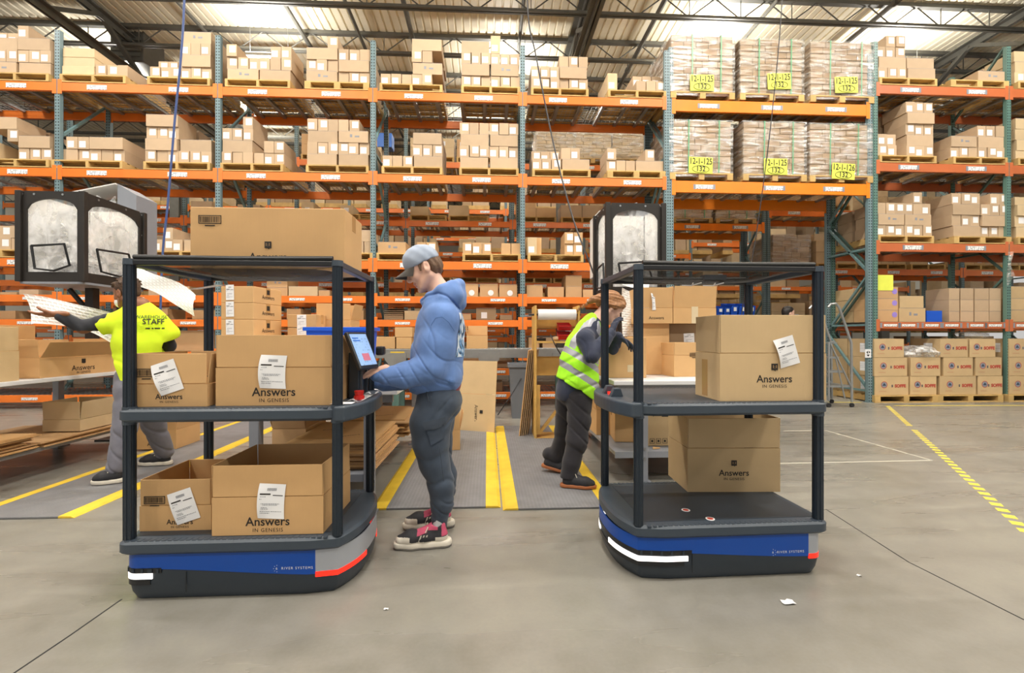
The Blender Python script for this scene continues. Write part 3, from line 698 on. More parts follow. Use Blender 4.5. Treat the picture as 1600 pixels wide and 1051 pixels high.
row_fill(11.0, 9.46, 11.9, 4.28, .9, 'on the upper shelf behind the far right bay', 'on the upper shelf behind the far right bay', 54)
row_fill(11.0, 6.95, 14.3, 1.43, .75, 'on the chest-high shelf behind the right rack', 'on the chest-high shelf behind the right rack', 55)
row_fill(11.0, 6.95, 14.3, .0, 1.1, 'on the floor behind the right rack', 'on the floor behind the right rack', 56)
row_fill(11.0, 11.98, 14.4, 2.84, .9, 'on the middle shelf behind the right picture edge', 'on the middle shelf behind the right picture edge', 57)
o = ROWS.build('back_row_cartons', [M['kraftl'], M['kraft'], M['board3'], M['sticker']]); tag(o, 'cartons on the pallets of the second row of racks', 'cartons', kind='stuff')
# third and fourth rows: what can only be seen as a mass
far = MB(); r = random.Random(77)
for Y, zs in ((15.12, (5.3, 3.91, 2.45, 1.41, .5)), (19.52, (5.31, 3.91, 2.51, 1.31))):
    for z in zs:
        x = -14.0
        while x < 24:
            w = r.uniform(.3, .55)
            if r.random() < .75 and not (3.2 < x < 6.6 and z < 3.5 and Y < 16):
                hh = r.choice((.3, .45, .6, .75)) * (1 if z > 1.5 else .7)
                far.box(x, x + w, Y, Y + .8, z + .14, z + .14 + hh, r.randint(0, 2)); far.box(x - .02, x + w + .02, Y - .02, Y + .85, z + .01, z + .14, 3)
            x += w + .03
o = far.build('far_cartons', [M['kraftl'], M['kraft'], M['kraftd'], M['wood']]); tag(o, 'distant cartons and pallets crowding the far back racks', 'cartons', kind='stuff')
o = REAR.build('rear_carton_rows', M['kraft']); tag(o, 'cartons standing behind the front rows on the near racks', 'cartons', kind='stuff')
# big pale brick-laid pallets behind, seen between the top shelves
def wrapped(x, y, z, w, h, label, note=None, seed=0, straps=True, notepos=None, front=True, nx=4, nz=9, rear=.85, m='kraftd'):
    t = thing('wrapped_pallet', label, 'pallet load', (x, y, z)); r = random.Random(seed)
    for s in (-1, 0, 1):
        MBk = 'wst'
        if MBk not in PALM: PALM[MBk] = MB().box(-.05, .05, 0, 1.0, .015, .11).mesh('stringer', M['wood'])
        o = link('stringer', PALM[MBk], t); o.location.x = s * (w / 2 - .05)
    top = MB()
    for i in range(6): top.box(-w / 2, w / 2, i * .18, i * .18 + .1, .11, .13)
    top.build('deck_boards', M['wood'], t)
    H = h; lh = H / nz
    for j in range(nz):
        k = nx + (j % 2)
        for i in range(k):
            cw = (w - .04) / k
            o = link('carton', carton_mesh(round(cw - .008, 3), .3, round(lh - .006, 3), m), t)
            o.location = (-(w - .04) / 2 + cw * (i + .5), .03 + r.uniform(0, .008), .131 + j * lh)
    core = MB()
    for j in range(nz):
        for i in range(3): core.box(-w / 2 + .025, w / 2 - .025, .34 + i * .24, .57 + i * .24, .131 + j * lh, .131 + (j + 1) * lh - .006)
    tag(core.build('carton_core', M[m], t), kind='stuff')
    rows = []
    zs = [.06, .13] + [.13 + H * q / 7 for q in range(1, 8)] + [.14 + H]
    for zz in zs:
        ring = []
        for (a, b) in ((-w / 2, 0), (-w / 4, -.004), (0, -.004), (w / 4, -.004), (w / 2, 0), (w / 2 + .004, .5), (w / 2, 1.03), (0, 1.03), (-w / 2, 1.03), (-w / 2 - .004, .5), (-w / 2, 0)):
            ring.append((a * (1.012 + r.uniform(0, .004)), b * 1.0 + (.012 if b <= 0 else 0) + r.uniform(-.004, .004) + (0), zz))
        rows.append(ring)
    MB().grid(rows).build('stretch_film', M['film'], t, smooth=True)
    if straps:
        for sx in (-.2, .26):
            xx = sx * w + r.uniform(-.03, .03)
            MB().add([(xx, -.006, .13), (xx + .018, -.006, .13), (xx + .018 + .01, -.006, .13 + H), (xx + .01, -.006, .13 + H), (xx + .01, 1.0, .14 + H), (xx + .028, 1.0, .14 + H)], [(0, 1, 2, 3), (3, 2, 5, 4)]).build('strap', M['strap'], t)
    if note:
        nx_, nz_ = notepos
        nt_ = MB().box(-.21, .21, -.001, .001, -.14, .14).build('paper_note', M['yellow_note'], t, loc=(nx_ * w, -.012, nz_ * H), rot=(0, r.uniform(-.05, .05), 0))
        text(nt_, note[0], .15, (0, -.003, .065), FRONT, M['ink'], 'handwriting', sx=.75, bold=.0025)
        text(nt_, note[1], .125, (0, -.003, -.065), FRONT, M['ink'], 'handwriting', sx=.9, bold=.0025)
        MB().tube([(.15 * math.cos(a), -.003, -.067 + .062 * math.sin(a)) for a in [i * PI / 10 for i in range(21)]], .0045, 4).build('pen_ring', M['ink'], nt_)
    return t
WP = [((1047, 1147), Z5, '12-1-125', (-.02, .28), 'left', 'top'), ((1155, 1255), Z5, '12-1-125', (.1, .36), 'middle', 'top'), ((1265, 1364), Z5, '12-1-125', (.05, .33), 'right', 'top'),
      ((1046, 1144), 3.88, '12-1-125', (-.02, .28), 'left', 'lower'), ((1160, 1259), 3.88, '12-1-125', (0, .28), 'middle', 'lower'), ((1264, 1362), 3.88, '12-1-126', (.02, .22), 'right', 'lower')]
for i, ((a, b), z, s, np_, po, lv) in enumerate(WP):
    x0, x1 = W_(a, b, 7.86)
    wrapped((x0 + x1) / 2, 7.83, z + .008, x1 - x0, (1.0, .97, .97, .92, .93, .92)[i], f'film-wrapped carton pallet with yellow note, {po} of three on the {lv} passage shelf', (s, '132'), i, True, np_)
for i, (x, z, po) in enumerate(((3.85, 3.92, 'left'), (5.0, 3.92, 'middle'), (6.1, 3.92, 'right'))):
    wrapped(x, 11.0, z + .008, 1.02, .62, f'film-wrapped pallet, {po} of three on the shelf across the passage', ('12-1', '132') if i == 0 else None, 30 + i, True, (0, .6), m='kraft')
for i, (px, po) in enumerate(((868, 'left'), (925, 'middle'), (985, 'right'))):
    x = PX(px, 11.0); wrapped(x, 10.9, 5.30, .95, .75, f'film-wrapped pale pallet, {po} of three on the top shelf across the aisle', None, 60 + i, False, m='kraftl')
bl_ = P(601, 229, 11.05); carton(bl_.x, 11.02, 5.29 + .145 + .205, .34, .3, .33, 'bright blue carton on the top shelf across the aisle, left of the second upright', None, 'bluesteel')
# edge loads at the right picture border
# shelf cartons of the long rack
def sbox(px0, px1, ytop, level, label, Y=7.95, m='board3', lab=None, d=.45, ybase=None, z0=None, rz=0):
    x0, x1 = PX(px0, Y), PX(px1, Y); zb = level + .008 if z0 is None else z0
    zt = P((px0 + px1) / 2, ytop, Y).z
    return carton((x0 + x1) / 2, Y, zb, x1 - x0, d, max(.04, zt - zb), label, None, m, lab, rz, d > .3)
for i, (a, b) in enumerate(((722, 747), (750, 778), (780, 808))):
    sbox(a, b, (443, 443, 444)[i], 1.85, f'brown box with round white sticker, {["left", "middle", "right"][i]} of three on the upper picking shelf', lab='dot')
sbox(823, 848, 445, 1.85, 'plain brown box on the picking shelf right of the centre upright')
bx = sbox(856, 881, 448, 1.85, 'brown box with loosely folded lid on the picking shelf')
sbox(884, 909, 447, 1.85, 'lower brown box of two stacked on the picking shelf')
sbox(884, 909, 430, 1.85, 'upper brown box of two stacked on the picking shelf', z0=P(896, 447, 7.95).z + .001)
sbox(911, 932, 452, 1.85, 'low brown box on the picking shelf beside the stacked pair')
sbox(417, 449, 449, 1.85, 'lower carton of two on the picking shelf above the cart boxes')
sbox(417, 449, 435, 1.85, 'upper carton of two on the picking shelf above the cart boxes', z0=P(433, 449, 7.95).z + .001, lab='print')
sbox(451, 496, 447, 1.85, 'pale wide carton on the picking shelf above the cart boxes', m='kraftl')
sbox(498, 515, 453, 1.85, 'small carton on the picking shelf near the cart canopy')
sbox(0, 26, 456, 1.85, 'small carton on the picking shelf at far left')
sbox(30, 60, 452, 1.85, 'carton on the picking shelf below the left bubble-wrap hopper', m='kraft')
sbox(262, 296, 447, 1.85, 'carton on the picking shelf behind the staff worker')
sbox(232, 260, 452, 1.85, 'small carton on the picking shelf above the staff worker', m='kraft')
sbox(722, 736, 490, 1.453, 'small carton on the second picking shelf behind the hooded sweatshirt')
sbox(744, 775, 481, 1.453, 'brown carton with white print on the second picking shelf', lab='low', m='kraftd')
sbox(781, 800, 492, 1.453, 'flat carton on the second picking shelf by the centre upright', m='kraftd')
sbox(632, 656, 485, 1.453, 'film-covered carton on the second picking shelf before the man', m='kraftl')
for k in range(6):
    sbox(600, 630, 481, 1.453, f'flat brown carton, {ORD[k]} from below in the flat stack before the man', z0=1.462 + k * .036, m='kraftd').scale.z = .16
for i, (a, b, y) in enumerate(((226, 262, 482), (300, 338, 484), (0, 24, 485), (448, 470, 482), (540, 568, 484))):
    sbox(a, b, y, 1.453, f'carton on the second picking shelf, {["behind the neon shirt", "between the left cart posts", "at the far left edge", "behind the cart", "behind the right cart post"][i]}')
for i, (a, b, y, lv, w) in enumerate(((722, 752, 598, .225, 'by the leaning sheet'), (756, 785, 597, .225, 'left of the centre upright'), (820, 836, 592, .225, 'right of the centre upright'),
        (690, 720, 561, .63, 'behind the sweatshirt hem'), (724, 752, 560, .63, 'above the leaning sheet'), (760, 800, 561, .63, 'left of the grey bin'), (826, 842, 527, .927, 'behind the paper roll stand'), (848, 868, 527, .927, 'in the paper roll stand gap'))):
    sbox(a, b, y, lv, f'brown carton on a low rack shelf {w}', m='kraftd' if i % 2 else 'board3')
# open carton with raised lid, third shelf right of the centre upright
sbox(822, 846, 371, 2.44, 'carton with open flap, third long shelf right of centre upright', z0=2.44 + .14, m='board')
# bottom pallets under the right rack: cartons with round emblem and red lettering
SOF = [((1367, 1420), 0), ((1422, 1464), 0), ((1468, 1526), 0), ((1528, 1567), 0), ((1366, 1418), 1), ((1423, 1470), 1), ((1474, 1521), 1), ((1524, 1566), 1), ((1366, 1413), 2), ((1469, 1513), 2), ((1515, 1556), 2),
       ((1577, 1625), 0), ((1577, 1628), 1), ((1577, 1622), 2)]
for i, (a, b) in enumerate(((1366, 1464), (1464, 1566), (1574, 1680))):
    x0, x1 = W_(a, b, 7.8)
    pallet((x0 + x1) / 2, 7.78, .0, x1 - x0, f'wooden pallet on the floor under the {["left", "middle", "edge"][i]} emblem cartons', d=1.0, block=True)
cnt = {0: 0, 1: 0, 2: 0}
for (a, b), rw in SOF:
    x0, x1 = W_(a, b, 7.82); h = .335
    cnt[rw] += 1
    t = thing('carton', f'tan carton with round emblem and red lettering, {ORD[cnt[rw] - 1]} from left in the {["bottom", "middle", "top"][rw]} row', 'carton', ((x0 + x1) / 2, 7.82, .131 + rw * h), RND.uniform(-.01, .01), 'emblem cartons under the right rack')
    w = x1 - x0 - .012
    MB().box(-w / 2, w / 2, 0, .6, 0, h - .004).build('body', M['board2'], t, bevel=.004, seg=1)
    MB().box(-w / 2 + .003, w / 2 - .003, -.001, .6, h - .004, h - .002).build('tape_strip', M['kraftl'], t)
    ex = -w / 2 + w * .27
    ring = MB(); q = [(math.cos(i * PI / 12), math.sin(i * PI / 12)) for i in range(24)]
    ring.add([(ex + .06 * c, -.002, h * .55 + .06 * s) for c, s in q] + [(ex + .05 * c, -.002, h * .55 + .05 * s) for c, s in q], [(i, (i + 1) % 24, 24 + (i + 1) % 24, 24 + i) for i in range(24)])
    ring.add([(ex - .09, -.002, h * .2), (ex + .04, -.002, h * .2), (ex + .04, -.002, h * .21), (ex - .09, -.002, h * .21)], [(0, 1, 2, 3)])
    ring.build('emblem_ring', M['inkred'], t)
    MB().add([(ex + .05 * c, -.0015, h * .55 + .05 * s) for c, s in q], [tuple(range(24))]).build('emblem_disc', M['greypaint'], t)
    MB().add([(ex - .035, -.003, h * .5), (ex + .035, -.003, h * .5), (ex, -.003, h * .65)], [(0, 1, 2)]).build('emblem_peak', M['inkblue'], t)
    text(t, 'SOFFE', .075, (w * .25, -.002, h * .48), FRONT, M['inkred'], bold=.004)
    text(t, 'S', .055, (w * .25 - .150, -.002, h * .48), FRONT, M['inkblue'], bold=.003)
    MB().box(-w / 2 - .0015, -w / 2, .15, .32, h * .25, h * .75).build('shipping_label', M['print'], t)
# right rack, shelf at chest height
z = 1.44
for k, (yb, yt) in enumerate(((503, 484), (484, 466), (466, 448))):
    sbox(1365, 1403, yt, 1.43, f'brown carton with purple dot, {["bottom", "middle", "top"][k]} of three on the lower right shelf', lab='pdot', z0=P(1384, yb, 7.95).z + (.006 if k == 0 else .002))
sbox(1405, 1446, 481, 1.43, 'tan carton on the lower right shelf beside the purple-dot stack', m='board2', lab='print')
sbox(1406, 1443, 462, 1.43, 'taped tan carton standing on another on the lower right shelf', z0=P(1424, 481, 7.95).z + .002, m='board2')
o = sbox(1448, 1472, 485, 1.43, 'blue plastic tote on the lower right shelf', m='bluebin'); o['category'] = 'tote'; o.name = 'storage_tote'
k = 0
for rw, (yb, yt) in enumerate(((503, 486), (486, 468), (468, 450))):
    for c, (a, b) in enumerate(((1483, 1499), (1501, 1521), (1523, 1545), (1546, 1564))):
        q = sbox(a, b, yt, 1.43, f'strapped carton, {ORD[c]} from left, {["bottom", "middle", "top"][rw]} row on the lower right shelf', z0=P((a + b) / 2, yb, 7.95).z + (.006 if rw == 0 else .002), m='kraft')
for rw, (yb, yt) in enumerate(((503, 484), (484, 466), (466, 447))):
    sbox(1577, 1612, yt, 1.43, f'tan carton with purple dot at the right edge, {["bottom", "middle", "top"][rw]} row on the lower shelf', z0=P(1595, yb, 7.95).z + (.006 if rw == 0 else .002), m='board2', lab='pdot')
zz = P(1385, 441, 7.9)
o = MB().box(-.17, .17, -.001, .001, -.14, .14).build('paper_note', M['yellow_note'], None, loc=(zz.x, 7.945, zz.z)); tag(o, 'plain yellow paper note on the purple-dot cartons, lower right shelf', 'note')
# cartons seen through the side frame, behind the ladder
for rw in range(3):
    carton(PX(1366, 7.82) + .24, 8.45, .131 + rw * .335, .46, .5, .33, f'tan carton behind the step ladder seen through the rack side, {["bottom", "middle", "top"][rw]} row', None, 'board2', 'mid')
    carton(PX(1365, 7.95) + .2, 8.42, 1.439 + rw * .215, .4, .5, .21, f'tan carton at shelf height seen through the rack side, {["bottom", "middle", "top"][rw]} row', None, 'board2')

# ------------------------------------------------------------------ cartons seen close up
BT = .005
def logo(parent, x, z, y, s, icon=True, rot=FRONT, axis=None):
    if icon:
        b = MB().box(-.5, .5, -.5, .5, 0, .002).add([(-.06, -.5, 0), (.16, -.5, 0), (.16, -.72, 0)], [(0, 1, 2)]).build('logo_square', M['ink'], parent)
        b.scale = (s * .62, s * .62, 1); off = Vector((0, s * 1.18, 0)); b.rotation_euler = rot; b.location = Vector((x, y, z)) + Euler(rot).to_matrix() @ off
        t = text(parent, '1:1', s * .42, Vector((x, y, z)) + Euler(rot).to_matrix() @ (off + Vector((0, 0, .003))), rot, M['board'], 'logo_figures', bold=.0)
    text(parent, 'Answers', s, (x, y, z), rot, M['ink'], 'printed_name', bold=s * .012)
    text(parent, 'IN GENESIS', s * .43, Vector((x, y, z)) + Euler(rot).to_matrix() @ Vector((0, -s * .68, 0)), rot, M['ink'], 'printed_subtitle', space=1.15)
def barcode(parent, x, z, y, w, h, rot=FRONT, m='ink', frame=True):
    mb = MB(); r = random.Random(int(w * 1e4)); t = .003
    if frame:
        mb.box(-w / 2, w / 2, -h / 2, -h / 2 + t, 0, .0012).box(-w / 2, w / 2, h / 2 - t, h / 2, 0, .0012).box(-w / 2, -w / 2 + t, -h / 2, h / 2, 0, .0012).box(w / 2 - t, w / 2, -h / 2, h / 2, 0, .0012)
    k = -w / 2 + w * .06
    while k < w / 2 - w * .06:
        q = r.choice((.002, .003, .005)) * w / .13; mb.box(k, k + q * .5, -h * .34, h * .34, 0, .001); k += q * 1.6
    if frame: mb.box(-w * .22, w * .22, -h * .78, -h * .66, 0, .001)
    o = mb.build('barcode', M[m], parent); o.location = (x, y, z); o.rotation_euler = rot; return o
def ship_label(parent, x, z, y, w, h, tilt=0, curl=.012, bend=0.0):
    """A taped sheet with a bar code and address lines, lifting a little at its side."""
    nx, nz = 7, 11
    def pt(u, v, o=0.0):
        uu, vv = u - .5, v - .5
        px_, pz_ = uu * w + bend * (1 - (2 * vv) ** 2) * -1, vv * h
        yy = -.003 - curl * (1 - (2 * vv) ** 2) * max(0, .6 - u) - o
        c, s = math.cos(tilt), math.sin(tilt)
        return (px_ * c - pz_ * s, yy, px_ * s + pz_ * c)
    l = MB().grid([[pt(i / (nx - 1), j / (nz - 1)) for i in range(nx)] for j in range(nz)]).build('shipping_label', M['paper'], parent, smooth=True, loc=(x, y, z))
    def patch(u0, u1, v0, v1, m, name, n=4):
        mb = MB().grid([[pt(u0 + (u1 - u0) * i / n, v0 + (v1 - v0) * j / 3, .0012) for i in range(n + 1)] for j in range(4)])
        mb.build(name, M[m], l)
    patch(.08, .47, .685, .725, 'ink', 'label_bar'); patch(.55, .93, .66, .683, 'ink', 'label_bar')
    mb = MB(); r = random.Random(8)
    u = .33
    while u < .68:
        q = r.uniform(.006, .018); a, b, c, d = pt(u, .8, .0012), pt(u + q, .8, .0012), pt(u + q, .88, .0012), pt(u, .88, .0012); mb.add([a, b, c, d], [(0, 1, 2, 3)]); u += q * 1.8
    for (v, segs) in ((.55, ((.08, .16),)), (.62, ((.1, .3),)), (.42, ((.14, .82),)), (.385, ((.2, .75),)), (.31, ((.15, .36),)), (.27, ((.14, .4),)), (.2, ((.1, .9),)), (.15, ((.1, .45),))):
        for s0, s1 in segs:
            u = s0
            while u < s1:
                q = r.uniform(.02, .07); mb.add([pt(u, v, .0012), pt(min(u + q, s1), v, .0012), pt(min(u + q, s1), v + .018, .0012), pt(u, v + .018, .0012)], [(0, 1, 2, 3)]); u += q + .018
    mb.build('label_print', M['greyprint'], l)
    return l
def box_thing(label, loc, w, d, h, rz=0.0, fh=None, fl=None, m='board', group=None, name='carton', fm=None):
    """Open carton (fh = flap height, fl = lean of the front, back, left and right flap from upright, outward positive, None = no flap) or, without fh, a taped shut one."""
    t = thing(name, label, 'carton', loc, rz, group)
    if fh is None:
        MB().box(-w / 2, w / 2, 0, d, 0, h).build('body', M[m], t, bevel=.004)
        MB().box(-w / 2 - .001, w / 2 + .001, d / 2 - .03, d / 2 + .03, h, h + .001).box(w / 2, w / 2 + .001, d / 2 - .03, d / 2 + .03, h - .08, h).box(-w / 2 - .001, -w / 2, d / 2 - .03, d / 2 + .03, h - .08, h).build('packing_tape', M['tape'], t)
        return t
    b = MB().box(-w / 2, w / 2, 0, d, 0, BT)
    b.box(-w / 2, w / 2, 0, BT, BT, h).box(-w / 2, w / 2, d - BT, d, BT, h).box(-w / 2, -w / 2 + BT, BT, d - BT, BT, h).box(w / 2 - BT, w / 2, BT, d - BT, BT, h)
    b.build('body', M[m], t)
    g = .004
    spec = (('front', (0, 0), 0, w), ('back', (0, d), PI, w), ('left', (-w / 2, d / 2), -PI / 2, d), ('right', (w / 2, d / 2), PI / 2, d))
    for (nm, (fx, fy), rr, L), a in zip(spec, fl):
        if a is None: continue
        f = MB().box(-L / 2 + g, L / 2 - g, 0, BT * .9, .003, fh).build('flap', M[fm or m], t, bevel=.0015, seg=1)
        f.location = (fx, fy, h); f.rotation_euler = Euler((a, 0, rr), 'XYZ')
    MB().box(-w / 2 + .003, w / 2 - .003, .001, BT, h - .001, h + .001).build('crease', M['flute'], t)
    return t

# ------------------------------------------------------------------ the two robot carts
def arc(cx, cy, r, a0, a1, n=6): return [(cx + r * math.cos(a0 + (a1 - a0) * i / n), cy + r * math.sin(a0 + (a1 - a0) * i / n)) for i in range(n + 1)]
def outline(xl, xr, hw, bulge, rc=.05, taper=.13):     # plan: flat end at xl, bulging end at xr
    p = arc(xl + rc, -hw + rc, rc, PI, 1.5 * PI)
    c = []
    n = 20
    for i in range(n + 1):
        u = -1 + 2 * i / n
        c.append((xr + bulge * (1 - abs(u) ** 2.6), u * (hw - .02)))
    p += [(xr - taper, -hw)] + c + [(xr - taper, hw)]
    p += arc(xl + rc, hw - rc, rc, PI / 2, PI)
    return p
def resample(p, n=160):
    q = p + [p[0]]; L = [0]
    for a, b in zip(q, q[1:]): L.append(L[-1] + math.dist(a, b))
    out = []; j = 0
    for i in range(n):
        s = L[-1] * i / n
        while L[j + 1] < s: j += 1
        u = (s - L[j]) / max(1e-9, L[j + 1] - L[j]); out.append((q[j][0] + (q[j + 1][0] - q[j][0]) * u, q[j][1] + (q[j + 1][1] - q[j][1]) * u))
    return out
def wrap(pl, test, zlo, zhi, off=.003, th=.004):       # band that follows the plan outline where test(x, y) holds
    n = len(pl); mb = MB(); idx = [i for i in range(n) if test(*pl[i])]
    st = [i for i in idx if (i - 1) % n not in idx]
    for s in st:
        run = []; i = s
        while i in idx and len(run) <= n: run.append(i); i = (i + 1) % n
        rows = [[], [], [], []]
        for i in run:
            a, b = Vector(pl[(i - 1) % n]), Vector(pl[(i + 1) % n]); t = (b - a).normalized(); nn = Vector((t.y, -t.x)); p = Vector(pl[i])
            o, q = p + nn * off, p - nn * th
            lo, hi = zlo(*pl[i]), zhi(*pl[i])
            for r, (v, z) in zip(rows, ((o, lo), (o, hi), (q, hi), (q, lo))): r.append((v.x, v.y, z))
        rows.append(rows[0]); mb.grid(rows)
        for e in (0, -1):
            c = [rows[k][e] for k in range(4)]; mb.add(c, [(0, 1, 2, 3)])
    return mb
def cart(label, loc, rz, rear_bulge, side):
    """Plan local: length along x, bulging handle end at +x. side = -1 or 1: the long side that faces the photograph."""
    t = thing('robot_cart', label, 'cart', loc, rz)
    pl = resample(outline(-.50, .475, .335, .07)); base = resample(outline(-.475, .46, .315, .085, .06), 320)
    low = [(x * .985 - .002, y * .97) for x, y in base]; lower = [(x * .955 - .004, y * .93) for x, y in base]
    rows = [[(x, y, .004) for x, y in lower], [(x, y, .036) for x, y in low], [(x, y, .085) for x, y in base], [(x, y, .215) for x, y in base]]
    rows = [r + [r[0]] for r in rows]
    mb = MB().grid(rows); mb.add([(x, y, .004) for x, y in lower], [tuple(range(len(lower)))]); mb.build('base', M['cartbase'], t, smooth='weld')
    for sx in (-.28, .28):
        for sy in (-.2, .2): MB().tube([(sx, sy - .02, .035), (sx, sy + .02, .035)], .035, 14).build('wheel', M['rubber'], t, smooth=True)
    MB().tube([(.02, -.29, .012), (.02, -.27, .012)], .012, 10).tube([(.02, .27, .012), (.02, .29, .012)], .012, 10).build('caster_edge', M['galv'], t)
    cb, cs = ((lambda x: x > .358), (lambda x: x <= .368)) if rear_bulge else ((lambda x: x < -.390), (lambda x: x >= -.398))
    # front end = the end with the white lamp; wave of the blue panel's lower edge runs down towards the rear
    def fx(x): return (x + .475) / .95 if rear_bulge else (.56 - x) / 1.0
    def zb(x, y=0):
        u = min(1, max(0, fx(x))); s = u * u * (3 - 2 * u); return .148 - .048 * s
    wrap(base, lambda x, y: cs(x) and (abs(y) > .02 or not rear_bulge), zb, lambda x, y: .2125, .003).build('blue_panel', M['cartblue'], t, smooth='weld')
    wrap(base, lambda x, y: cb(x), lambda x, y: .112, lambda x, y: .2125, .003).build('silver_panel', M['cartsilver'], t, smooth='weld')
    wrap(base, lambda x, y: cb(x) and abs(y) > .1 if rear_bulge else cb(x), lambda x, y: .088, lambda x, y: .1115, .004).build('tail_lamp', M['redlamp'], t, smooth='weld')
    if rear_bulge:
        ft = lambda x, y: x < -.40 + (-.0 if True else 0)
        wl = lambda x, y: x < -.34
    else:
        ft = lambda x, y: x > .36
        wl = lambda x, y: x > .22 and abs(y) > .08
    wrap(base, (lambda x, y: x < -.30) if rear_bulge else (lambda x, y: x > .2), lambda x, y: .128, lambda x, y: .150, .0045).build('vent_band', M['black'], t, smooth='weld')
    wrap(base, wl, lambda x, y: .098 if not rear_bulge else .102, lambda x, y: .122 if not rear_bulge else .128, .006).build('head_lamp', M['whitelamp'], t, smooth='weld')
    wrap(base, (lambda x, y: x < -.35) if rear_bulge else (lambda x, y: x > .24), lambda x, y: .075, lambda x, y: .097, .004).build('lamp_recess', M['black'], t, smooth='weld')
    for i in range(5):
        x0 = (-.33 - .035 * i) if rear_bulge else (.24 + .05 * i)
        wrap(base, lambda x, y: x0 < x < x0 + .02, lambda x, y: .13, lambda x, y: .147, .008).build('vent_fin', M['cartbase'], t)
    for sx in (-.2,):
        for s in (-1, 1): MB().box(sx * (1 if rear_bulge else -1) - .001, sx * (1 if rear_bulge else -1) + .001, s * .318 - .001, s * .318 + .001, .04, .13).build('panel_joint', M['black'], t)
    # decks
    def slab(pp, z0, z1, rc=.012):
        ins = lambda k: [(x - math.copysign(k, x), y * (1 - k / .335)) for x, y in pp]
        rws = [[(x, y, z0) for x, y in ins(rc)], [(x, y, z0 + rc) for x, y in pp], [(x, y, z1 - rc) for x, y in pp], [(x, y, z1) for x, y in ins(rc)]]
        rws = [r + [r[0]] for r in rws]; m = MB().grid(rws); m.add([(x, y, z1) for x, y in ins(rc)], [tuple(range(len(pp)))]); m.add([(x, y, z0) for x, y in ins(rc)], [tuple(range(len(pp)))]); return m
    pf = slab(pl, .213, .274).build('platform', M['cartdark'], t, smooth='weld')
    flat = resample(outline(-.50, .455, .335, .02, .05, .06))
    slab(flat, .803, .863).build('shelf', M['cartdark'], t, smooth='weld')
    for z, nm in ((.863, 'shelf_rib'), (.274, 'platform_rib')):
        mb = MB()
        for i in range(34):
            x = -.46 + i * .0262
            for s in (-1, 1): mb.box(x, x + .018, s * .312 - .013, s * .312 + .013, z - .006, z + .0012)
        tag(mb.build(nm, M['cartdark'], t), kind='stuff')
    MB().box(-.46, .42, -.27, .27, .274, .2755).build('platform_mat', M['cartbase'], t)
    # handle end
    hp = [(.45, -.33)] + [(.50 + .075 * (1 - abs(u) ** 2.4), u * .33) for u in [-1 + i / 8 for i in range(17)]] + [(.45, .33)]
    mb = MB(); inner = [(.45 if i in (0, len(hp) - 1) else x - .0, y) for i, (x, y) in enumerate(hp)]
    mb.prism(hp, .795, .868); mb.build('handle', M['cartdark'], t, bevel=.012, seg=3)
    for x in (-.46, .46):
        for y in (-.295, .295):
            p = MB().tube([(x, y, .27), (x, y, 1.515)], .0215, 16)
            for k in range(8):
                a = 2 * PI * k / 8; p.box(x + .021 * math.cos(a) - .003, x + .021 * math.cos(a) + .003, y + .021 * math.sin(a) - .003, y + .021 * math.sin(a) + .003, .275, 1.51)
            p.build('post', M['cartpost'], t, smooth=True)
            MB().tube([(x, y, 1.508), (x, y, 1.535)], [.027, .025], 16).build('post_cap', M['cartdark'], t, smooth=True)
            MB().tube([(x, y, .79), (x, y, .870)], .028, 16).build('post_collar', M['cartdark'], t, smooth=True)
    # canopy: rails and a sagging net
    for s in (-1, 1): MB().bar((-.46, s * .295, 1.52), (.46, s * .295, 1.52), .026, .026).build('canopy_rail', M['black'], t, bevel=.005)
    for s in (-1, 1): MB().bar((s * .46, -.295, 1.518), (s * .46, .295, 1.518), .04, .03).build('canopy_end_rail', M['cartdark'], t, bevel=.005)
    rows = []
    for j in range(13):
        v = -1 + j / 6; r_ = []
        for i in range(21):
            u = -1 + i / 10
            sag = .05 * (1 - abs(u) ** 4) * (1 - abs(v) ** 3)
            r_.append((u * .45, v * .29, 1.534 - sag + .004 * math.sin(7 * u + 3 * v)))
        rows.append(r_)
    MB().grid(rows).build('canopy_net', M['net'], t, smooth=True)
    for s in (-1, 1): MB().tube([(-.44, s * .297, 1.545), (0, s * .299, 1.541), (.44, s * .297, 1.545)], .011, 8).build('net_hem', M['black'], t, smooth=True)
    y = side * .3195; rot = FRONT if side < 0 else (PI / 2, 0, PI)
    xm, zm = (.275, .134) if rear_bulge else (-.287, .125)
    text(t, '6  RIVER SYSTEMS', .0165, (xm, y, zm), rot, M['paper'], 'maker_lettering', space=1.3)
    # dashes around the figure of the maker's mark
    k = xm - .077 * (1 if side < 0 else -1)
    d = MB()
    for i in range(5):
        a = PI * (.5 + i * .25); d.tube([(k + .013 * math.cos(a), y, zm + .013 * math.sin(a)), (k + .016 * math.cos(a), y, zm + .016 * math.sin(a))], .001, 4)
    d.build('maker_mark', M['paper'], t)
    return t
C1 = (-1.151, 2.462, 0); C2 = (1.185, 2.507, 0)
cart1 = cart('left robot cart carrying four boxes and a tablet, blue base with red lamp at right', C1, 0.0, True, -1)
cart2 = cart('right robot cart carrying two boxes, blue base with white lamp at left', C2, PI + .022, False, 1)
